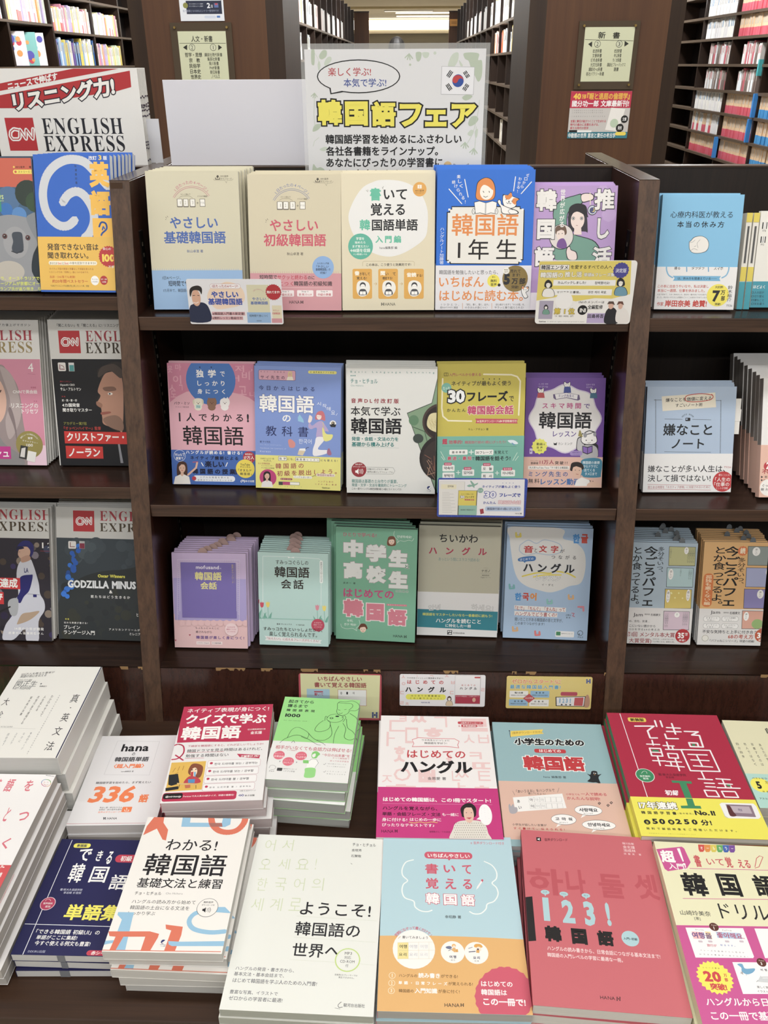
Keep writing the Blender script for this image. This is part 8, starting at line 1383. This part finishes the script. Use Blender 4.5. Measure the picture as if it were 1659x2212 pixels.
p = b.p.fr(1280, 1500, 4.377); dcol(p, '自分自身', 1368, 468, 1424, 586, 34, K, .0); dcol(p, '他人ではなく', 1440, 470, 1538, 660, 34, K, .0); dcol(p, '邪魔するのは', 1510, 474, 1606, 662, 34, K, .0); dcol(p, 'あなたの学びを', 1584, 478, 1690, 680, 34, K, .0); p.T('自', 1624, 316, 1690, 372, K, .03)
q = b.q.fr(1280, 1500, 4.377); q.C(1590, 858, 92, '#f0e63c'); q.T('ベストセラー', 1504, 786, 1680, 806, K, .01); q.T('5', 1534, 822, 1610, 896, K, .05); q.T('万部', 1626, 820, 1690, 850, K, .02); q.T('突破!', 1604, 912, 1690, 930, K, .01); q.T('アスコム', 1576, 978, 1680, 996, K, .02)
# front row
b = stack('wakaru', 'grammar_book', 'white grammar book with huge orange and light blue Hangul strokes, on a leaning pile', 'orange-and-blue stroke grammar book', (-293, 764, -961, .001, 148, 210), 15.4, '#e9e6e1', 5, rot=.03, jit=5, dx=5, full=2, pg='#c9c7c2')
p = b.p.fr(0, 1740, 2.9625); O1, B1 = '#dd6e50', '#8dbedd'
p.P([(990, 70), (1052, 70), (1046, 110), (1076, 156), (1062, 224), (1040, 218), (1004, 148), (916, 190), (940, 132)], O1); p.P([(1170, 70), (1222, 70), (1216, 110), (1420, 112), (1430, 70), (1480, 70), (1474, 122), (1440, 138), (1160, 136)], B1)
p.L([(1352, 66), (1360, 120), (1400, 160), (1460, 172), (1520, 156), (1562, 110), (1572, 60)], O1, 40, smooth=True); p.P([(1336, 112), (1420, 112), (1424, 136), (1350, 136)], '#a9695e')
p.T('わかる!', 1056, 216, 1400, 290, '#16141c', .008); p.T('韓国語', 908, 312, 1464, 446, '#16141c', .01); p.T('基礎文法と練習', 872, 468, 1428, 528, '#16141c', .012); p.T('チョ・ヒチョル', 860, 550, 1036, 574, K, .008); p.T('Cho Hichoru', 1060, 556, 1170, 570, '#888')
p.T('ハングルの読み方から始めて', 842, 604, 1254, 630, K, .0); p.T('韓国語の土台になる文法を', 830, 642, 1214, 668, K, .0); p.T('しっかり学ぶ', 816, 678, 996, 702, K, .0)
p.P([(756, 682), (858, 684), (846, 728), (800, 930), (706, 926), (720, 880), (660, 892), (666, 866), (730, 862), (780, 730), (752, 700)], B1); p.P([(694, 806), (960, 806), (1018, 822), (1010, 846), (960, 930), (900, 928), (930, 840), (790, 840), (740, 926), (700, 926), (740, 840), (700, 836)], O1); p.P([(1060, 762), (1170, 776), (1160, 830), (1120, 930), (1050, 930), (1096, 800), (1062, 790)], O1)
p.L([(1330, 640), (1340, 670), (1250, 690), (1210, 740), (1240, 790), (1340, 812), (1440, 806)], B1, 30, smooth=True); p.P([(1076, 868), (1160, 872), (1440, 868), (1436, 900), (1100, 900), (1080, 890)], B1); p.P([(1320, 640), (1360, 632), (1390, 650), (1440, 650), (1480, 690), (1340, 680)], B1)
p.CO(1328, 654, 68, '#3a3c48', '#e9e6e1', 2.5); p.T('無料音声', 1302, 614, 1366, 626, K, .008); p.T('ダウンロード付', 1290, 632, 1374, 644, K, .008); p.P([(1296, 662), (1306, 662), (1318, 652), (1314, 686), (1302, 676), (1294, 676)], K)
for k in range(3): p.L([(1324+k*9, 660-k*3), (1328+k*10, 668), (1322+k*9, 680+k*3)], K, 2.5, smooth=True)
p.E(1026, 858, 1062, 886, '#23306e'); p.P([(1034, 880), (1064, 858), (1054, 886)], '#e9e6e1'); p.L([(1024, 890), (1060, 892)], '#23306e', 2); p.T('ベレ出版', 1024, 896, 1058, 904, '#23306e'); p.L([(654, 926), (1412, 936)], O1, 5)
b = stack('yokoso', 'textbook', 'plain white Korean textbook with pale green Hangul and a large black title, front row', 'plain white welcome textbook', (-119, 730, -983, -.027, 182, 257), 14, '#e0e2dc', 4, rot=.008, jit=2.5, full=0, dx=1, pg='#a9aca2')
p = b.p.fr(460, 1780, 4.1475); PG = '#c9d3b0'
for row_, y0, y1, xs in (('어서', 136, 242, ((458, 570), (614, 730))), ('오세요!', 308, 408, ((410, 530), (580, 696), (740, 870), (912, 934))), ('한국어의', 480, 598, ((384, 498), (546, 668), (716, 830), (880, 1000))), ('세계로', 660, 780, ((334, 460), (504, 630), (676, 800)))):
    for ch, (x0, x1) in zip(row_, xs): p.T(ch, x0, y0, x1, y1, PG, -.012 if ch != '!' else 0)
p.T('ようこそ!', 776, 704, 1420, 830, '#1a1a22', .012, sk=24); p.T('韓国語の', 730, 884, 1324, 1008, '#1a1a22', .012, sk=14); p.T('世界へ', 704, 1070, 1146, 1200, '#1a1a22', .012, sk=14)
for a in (((750, 824), (1470, 868)), ((724, 1014), (1456, 1060)), ((688, 1214), (1090, 1238)), ((1316, 1252), (1446, 1266))): p.L(a, '#ccd2c2', 2.5)
p.C(1206, 1218, 114, '#bcd577'); p.C(1206, 1218, 103, '#e0e2dc'); 
for s, x0, y0, x1, y1 in (('MP3', 1180, 1146, 1246, 1174), ('対応', 1176, 1182, 1238, 1212), ('CD-ROM', 1138, 1218, 1270, 1248), ('付', 1186, 1256, 1214, 1284)): p.T(s, x0, y0, x1, y1, '#55585a', .004)
p.T('音楽用CDプレーヤーでは', 1090, 1342, 1294, 1366, '#555', .005, sk=10); p.T('再生できません。', 1124, 1366, 1266, 1388, '#555', .005, sk=6)
p.T('チョ・ヒチョル', 1250, 170, 1460, 204, K, .008, sk=6); p.T('金珉秀', 1242, 222, 1334, 248, K, .008); p.T('石賢敬', 1236, 274, 1330, 300, K, .008); p.L([(1236, 352), (1246, 360)], '#888', 5)
p.T('ハングルの発音・書き方から、', 200, 1276, 730, 1328, '#4a4a58', .004, sk=18); p.T('基本文法・基本会話まで、', 186, 1326, 640, 1374, '#4a4a58', .004, sk=14); p.T('はじめて韓国語を学ぶ人のための入門書!', 174, 1378, 934, 1452, '#4a4a58', .004, sk=34)
p.T('豊富な写真、イラストで', 148, 1486, 584, 1536, '#4a4a58', .004, sk=14); p.T('ゼロからの学習者に最適!', 138, 1540, 626, 1598, '#4a4a58', .004, sk=22); p.L([(1150, 1594), (1122, 1620), (1130, 1644), (1160, 1640)], '#555', 5, smooth=True); p.L([(1092, 1648), (1140, 1658)], '#555', 3); p.T('駿河台出版社', 1168, 1606, 1362, 1646, '#55585c', .01, sk=6)
b = stack('kaite', 'workbook', 'light blue and amber Korean workbook with a white cloud outline, centre front', 'blue and amber workbook', (64, 733, -981, -.004, 182, 257), 14.5, '#aecfda', 4, rot=.01, jit=2.5, full=0, pg='#a9a7a2', spine='#c8506a')
p = b.p.fr(800, 1790, 4.1475); RB = '#cf4f68'
p.P([(40, 960), (400, 956), (800, 966), (1100, 978), (1420, 996), (1520, 1700), (20, 1700)], '#e0ac62')
p.T('± 音声ダウンロード付き', 896, 114, 1198, 146, RB, .004); p.R(484, 206, 916, 276, RB, 34); p.P([(690, 268), (720, 270), (706, 288)], RB); p.T('いちばんやさしい', 512, 224, 890, 262, WHT, .025)
for s, a in (('書', (490, 312, 608, 406)), ('い', (654, 326, 764, 396)), ('て', (820, 324, 908, 408)), ('覚', (492, 440, 612, 540)), ('え', (666, 446, 770, 544)), ('る', (824, 452, 914, 544))): p.T(s, *a, RB, .022)
for s, a in (('韓', (496, 576, 618, 676)), ('国', (656, 586, 776, 684)), ('語', (812, 588, 938, 692))): p.T(s, *a, '#f0eef0', .03, RB, .04)
p.P([(948, 548), (956, 520), (1000, 456), (1014, 462), (968, 530)], '#efe9ea'); p.P([(990, 462), (1002, 452), (1014, 462), (1004, 480)], RB)
p.L([(386, 280), (320, 300), (286, 360), (290, 420), (334, 466), (296, 500), (284, 560), (310, 620), (388, 650), (400, 700), (450, 736), (510, 744), (552, 732)], '#e9f0ef', 11, smooth=True); p.L([(1020, 294), (1090, 330), (1130, 390), (1128, 450), (1090, 488), (1130, 530), (1144, 590), (1110, 650), (1048, 676), (1036, 720), (990, 760), (930, 764), (890, 744)], '#e9f0ef', 11, smooth=True)
p.T('幸昭静 著', 668, 776, 814, 806, K, .008); p.A('気軽になぞって書くだけで!', 390, 1080, 212, -49, 48, 34, RB, .01); p.C(390, 1078, 190, '#edeae6')
p.T('書いてみましょう', 286, 962, 516, 988, K, .008); p.L([(250, 984), (270, 966)], '#c8a04a', 4); p.P([(244, 1022), (340, 1020), (340, 1166), (244, 1168)], '#e8d88a')
for s, x, c in (('여행', 260, K), ('여행', 352, '#bdbec6'), ('여행', 446, '#d0d0d4')): p.T(s, x, 1040, x+68, 1074, c, .01)
for s, x, c in (('요리', 256, K), ('요리', 350, '#bdbec6'), ('요리', 444, '#d0d0d4')): p.T(s, x, 1112, x+68, 1144, c, .01)
for a in (((244, 1022), (574, 1016)), ((244, 1094), (580, 1090)), ((244, 1168), (572, 1166)), ((340, 1020), (340, 1168)), ((432, 1018), (432, 1168)), ((526, 1018), (526, 1168))): p.L(a, '#c9bd94', 1.6)
for cx, cy, s in ((738, 1106, '여행'), (950, 1114, '요리')): p.C(cx, cy, 107, '#edeae6'); p.T(s, cx-30, cy+30, cx+32, cy+58, '#2c3058', .025); p.T('旅行' if s == '여행' else '料理', cx-16, cy+66, cx+22, cy+80, '#555')
p.P([(676, 1060), (710, 1052), (730, 1064), (716, 1080), (684, 1074)], '#6a7494', True); p.C(748, 1050, 18, '#e8b05a'); p.E(738, 1046, 762, 1070, '#f2dcc8'); p.P([(738, 1070), (760, 1068), (772, 1100), (756, 1110), (728, 1090)], '#e0ac62'); p.P([(764, 1084), (782, 1080), (788, 1106), (766, 1108)], '#d8a04a'); p.L([(700, 1096), (730, 1080)], '#2c3058', 4)
p.P([(930, 1060), (940, 1036), (984, 1036), (1006, 1062), (970, 1070)], '#e0a23c', True); p.E(944, 1058, 996, 1104, '#f2dcc8'); p.P([(950, 1086), (976, 1086), (976, 1116), (948, 1112)], '#d8a04a'); p.C(964, 1082, 8, '#2c3058'); p.L([(880, 1074), (914, 1064)], '#2c3058', 4); p.L([(884, 1106), (940, 1100)], '#2c3058', 7)
for i, (a, b_, c, xs) in enumerate((('ハングルの', '読み書き', 'ができる!', (256, 420, 430, 624, 632, 784)), ('', '単語・日常フレーズ', 'が覚えられる!', (0, 0, 252, 690, 698, 918)), ('韓国語の', '入門知識', 'が身に付く!', (254, 388, 396, 600, 608, 800)))):
    y = 1300+i*68; cx = 196-i*4; p.CO(cx, y+16, 30, '#f2e4c8', '#e0ac62', 4); p.T(str(i+1), cx-8, y, cx+8, y+32, '#f2e4c8', .03)
    if a: p.T(a, xs[0], y+2, xs[1], y+32, '#6a4a20', .01)
    p.T(b_, xs[2], y-4, xs[3], y+38, WHT, .025); p.T(c, xs[4], y+8, xs[5], y+38, '#6a4a20', .01)
p.T('HANA', 664, 1564, 800, 1600, K, .004); hlogo(p, 808, 1566, 9, K)
p.P(scallop(1200, 1500, 262, 262, 22, .022), RB); 
p.T('はじめての', 990, 1366, 1276, 1420, WHT, .02, sk=6); p.T('韓国語は', 990, 1438, 1226, 1496, WHT, .02, sk=4); p.T('この一冊で!', 1008, 1524, 1394, 1588, WHT, .03, sk=6)
b = stack('123', 'textbook', 'coral red textbook with light blue numerals and a black corner tab, front row', 'coral numeral textbook', (253, 732, -970, -.062, 182, 257), 17, '#c9606a', 4, rot=.012, jit=3, full=0, dx=-2.5, pg='#cfccc6', spine='#9a2a3a')
p = b.p.fr(1110, 1780, 3.0219); SH, LB = '#bc4c58', '#a5cad2'
for s, a in (('하', (80, 280, 330, 470)), ('나', (330, 290, 480, 480)), ('둘', (540, 320, 735, 490)), ('셋', (770, 320, 960, 500))): p.T(s, *a, SH, .03)
p.R(146, 86, 178, 112, '#16161a'); p.P([(154, 96), (160, 96), (168, 90), (168, 108), (160, 102), (154, 102)], WHT); p.T('音声ダウンロード', 198, 92, 352, 114, '#5a1c24', .015, sk=2)
for i, (s, x0, x1) in enumerate((('稲川右樹', 706, 784), ('金玄謹', 710, 790), ('池成林', 714, 796), ('田聖実 著', 718, 832))): p.T(s, x0, 118+i*23, x1, 138+i*23, '#eccdd0', .01)
for s, x, y in (('ハナ', 204, 446), ('トゥル', 326, 458), ('セッ', 470, 468)): p.E(x-30, y-18, x+30, y+16, LB); p.T(s, x-14, y-8, x+14, y+6, '#4a5a6a'); p.P([(x-6, y+12), (x+8, y+12), (x+2, y+26)], LB)
for s, a in (('1', (176, 476, 246, 634)), ('2', (304, 490, 404, 650)), ('3', (446, 500, 540, 668)), ('!', (588, 508, 642, 668))): p.T(s, *a, LB, .045)
for s, a in (('韓', (198, 660, 314, 772)), ('国', (370, 678, 484, 790)), ('語', (538, 690, 658, 800))): p.T(s, *a, '#191518', .055)
p.C(760, 748, 56, LB); p.T('入門~初級', 714, 740, 808, 760, '#2c3a44', .02); p.T('ハングルの読み書きから、日常会話につながる基本文法まで!', 214, 804, 956, 870, '#f0dcdc', .01, sk=44); p.T('韓国語の入門レベルの学習に最適な一冊。', 216, 842, 712, 900, '#f0dcdc', .01, sk=30)
p.T('HANA', 562, 1120, 662, 1150, '#2c1a1e', .004); hlogo(p, 670, 1128, 8, '#2c1a1e'); p.P([(70, 478), (120, 472), (146, 762), (88, 766)], '#1b191c')
b = stack('drill', 'workbook', 'cream and magenta Korean drill workbook with a yellow starburst, cut by the right edge', 'cream and magenta drill workbook', (436, 706, -957, -.04, 182, 257), 16.4, '#e2dfb8', 5, rot=.01, jit=2.5, full=0, dx=-1, pg='#cfc9b4')
p = b.p.fr(1110, 1780, 3.0219); MG = '#cb4a93'
p.P([(1060, 660), (2100, 676), (2100, 1800), (1000, 1800)], MG)
for k, (c, s) in enumerate(zip(('#d2453c', '#e08a2e', '#d8c43a', '#5aa85a', '#3a62b4', '#7a4aa0'), 'オールカラー')): x = 1202+k*40; p.P([(x, 134+k), (x+40, 135+k), (x+42, 170+k), (x+34, 182+k), (x+12, 182+k), (x+4, 168+k)], c, False); p.T(s, x+12, 146+k, x+34, 168+k, WHT, .015)
p.P([(930, 164), (1096, 148), (1112, 160), (1154, 250), (1130, 290), (1006, 308), (984, 292)], MG); p.T('超', 946, 168, 1062, 256, WHT, .04); p.T('入門!', 1004, 254, 1130, 300, WHT, .02); p.P([(1064, 160), (1082, 158), (1110, 244), (1102, 246)], WHT); p.C(1112, 262, 8, WHT)
p.T('書', 1166, 200, 1232, 282, '#c8384a', .02); p.T('いて', 1252, 224, 1376, 272, '#c8384a', .012); p.T('覚', 1368, 212, 1436, 286, '#c8384a', .02); p.T('える', 1452, 230, 1552, 290, '#c8384a', .02); p.L([(1574, 280), (1584, 224), (1604, 208), (1626, 216), (1600, 280), (1574, 288)], '#c8384a', 4)
p.L([(1148, 290), (1750, 304)], MG, 4); p.L([(1104, 486), (1750, 494)], MG, 4); p.T('韓', 1076, 312, 1280, 474, '#121214', .03); p.T('国', 1310, 320, 1500, 476, '#121214', .03); p.T('語', 1540, 326, 1740, 478, '#121214', .03)
p.T('山崎玲美奈', 1082, 564, 1288, 600, K, .004); p.T('[著]', 1176, 608, 1220, 628, K); p.T('ドリル', 1324, 516, 1680, 634, '#1a1a1e', .004)
p.P([(1120, 676), (1496, 680), (1568, 866), (1562, 876), (1186, 872)], '#eeecee'); p.P([(1570, 682), (2000, 690), (2000, 876), (1640, 876)], '#eeecee'); p.P([(1426, 902), (2000, 908), (2000, 1110), (1496, 1110)], '#eeecee')
p.R(1160, 702, 1244, 752, '#e8b4b4'); p.R(1246, 702, 1296, 752, '#f0d49a'); p.R(1318, 704, 1492, 752, '#a9c6e4'); p.T('여행을', 1158, 708, 1296, 748, '#5a3a8a', .02); p.T('좋아해요.', 1322, 710, 1506, 750, '#b8466a', .02); p.T('ヨヘンウル', 1182, 686, 1240, 696, K); p.T('チョアヘヨ', 1358, 690, 1420, 700, K)
for x in (1202, 1266, 1376, 1470): p.R(x, 760, x+32, 774, '#c9b9c4', 6)
p.T('旅行が', 1258, 784, 1326, 802, '#c86a7a', .02); p.T('好きです。', 1346, 784, 1446, 802, '#5a7ac2', .02); p.T('フレーズを品詞ごとに色分け', 1216, 822, 1504, 842, K, .004); p.T('☞文法の構造が一目でわかる!', 1210, 848, 1528, 868, K, .004)
for x, y, s in ((1306, 672, '1'), (1616, 904, '3')): p.C(x, y, 30, '#5e2c20'); p.T('Point', x-18, y-16, x+18, y-6, '#f0e4d8'); p.T(s, x-8, y-2, x+8, y+18, WHT, .03)
p.S(1312, 1002, 118, '#efe238', 22, .12); p.T('シリーズ累計', 1230, 932, 1344, 948, K, .008); p.T('20', 1228, 956, 1362, 1036, '#cf3440', .05); p.T('万部', 1366, 978, 1402, 1036, '#cf3440', .03) if False else (p.T('万', 1366, 978, 1394, 1000, '#cf3440', .03), p.T('部', 1372, 1004, 1402, 1030, '#cf3440', .03)); p.T('突破!', 1276, 1042, 1396, 1084, '#cf3440', .045)
p.P([(1458, 916), (1490, 914), (1510, 944), (1572, 944), (1560, 970), (1520, 982), (1488, 962), (1484, 938)], '#6aa6cc', True); p.L([(1516, 982), (1520, 990)], K, 2); p.V('さえずり', 1476, 952, 1490, 1000, K) if False else p.T('새', 1476, 962, 1498, 984, K, .01); p.T('비행기', 1608, 944, 1680, 964, K, .02); p.L([(1584, 1030), (1620, 1000), (1680, 1000)], '#7a8288', 3); p.P([(1590, 1030), (1610, 990), (1625, 1008), (1700, 1006), (1700, 1040)], '#c9cdd0'); p.T('楽しく覚える', 1584, 1056, 1700, 1078, K, .004); p.T('イラスト付き', 1586, 1084, 1700, 1106, K, .004)
p.T('ハングルから日常会話', 1240, 1136, 1860, 1190, WHT, .02, sk=6); p.T('この一冊で基礎が', 1274, 1226, 1800, 1280, WHT, .02, sk=6)
# small green pile at the far left behind the grammar books
for i in range(5):
    o = obj('green_booklet', Geo().box(-70, 70, -90, 90, -8, 0).mesh('green_booklet', ink('#2fae4a')), loc=tuple(W(-790, 1080, -1000-i*8.3))); bevel(o, .6)
    tag(o, ('Topmost', 'second', 'third', 'fourth', 'lowest')[i].lower()+' green booklet of the low pile at the far left edge', 'booklet', 'green booklets in the low pile')
finish_prints()
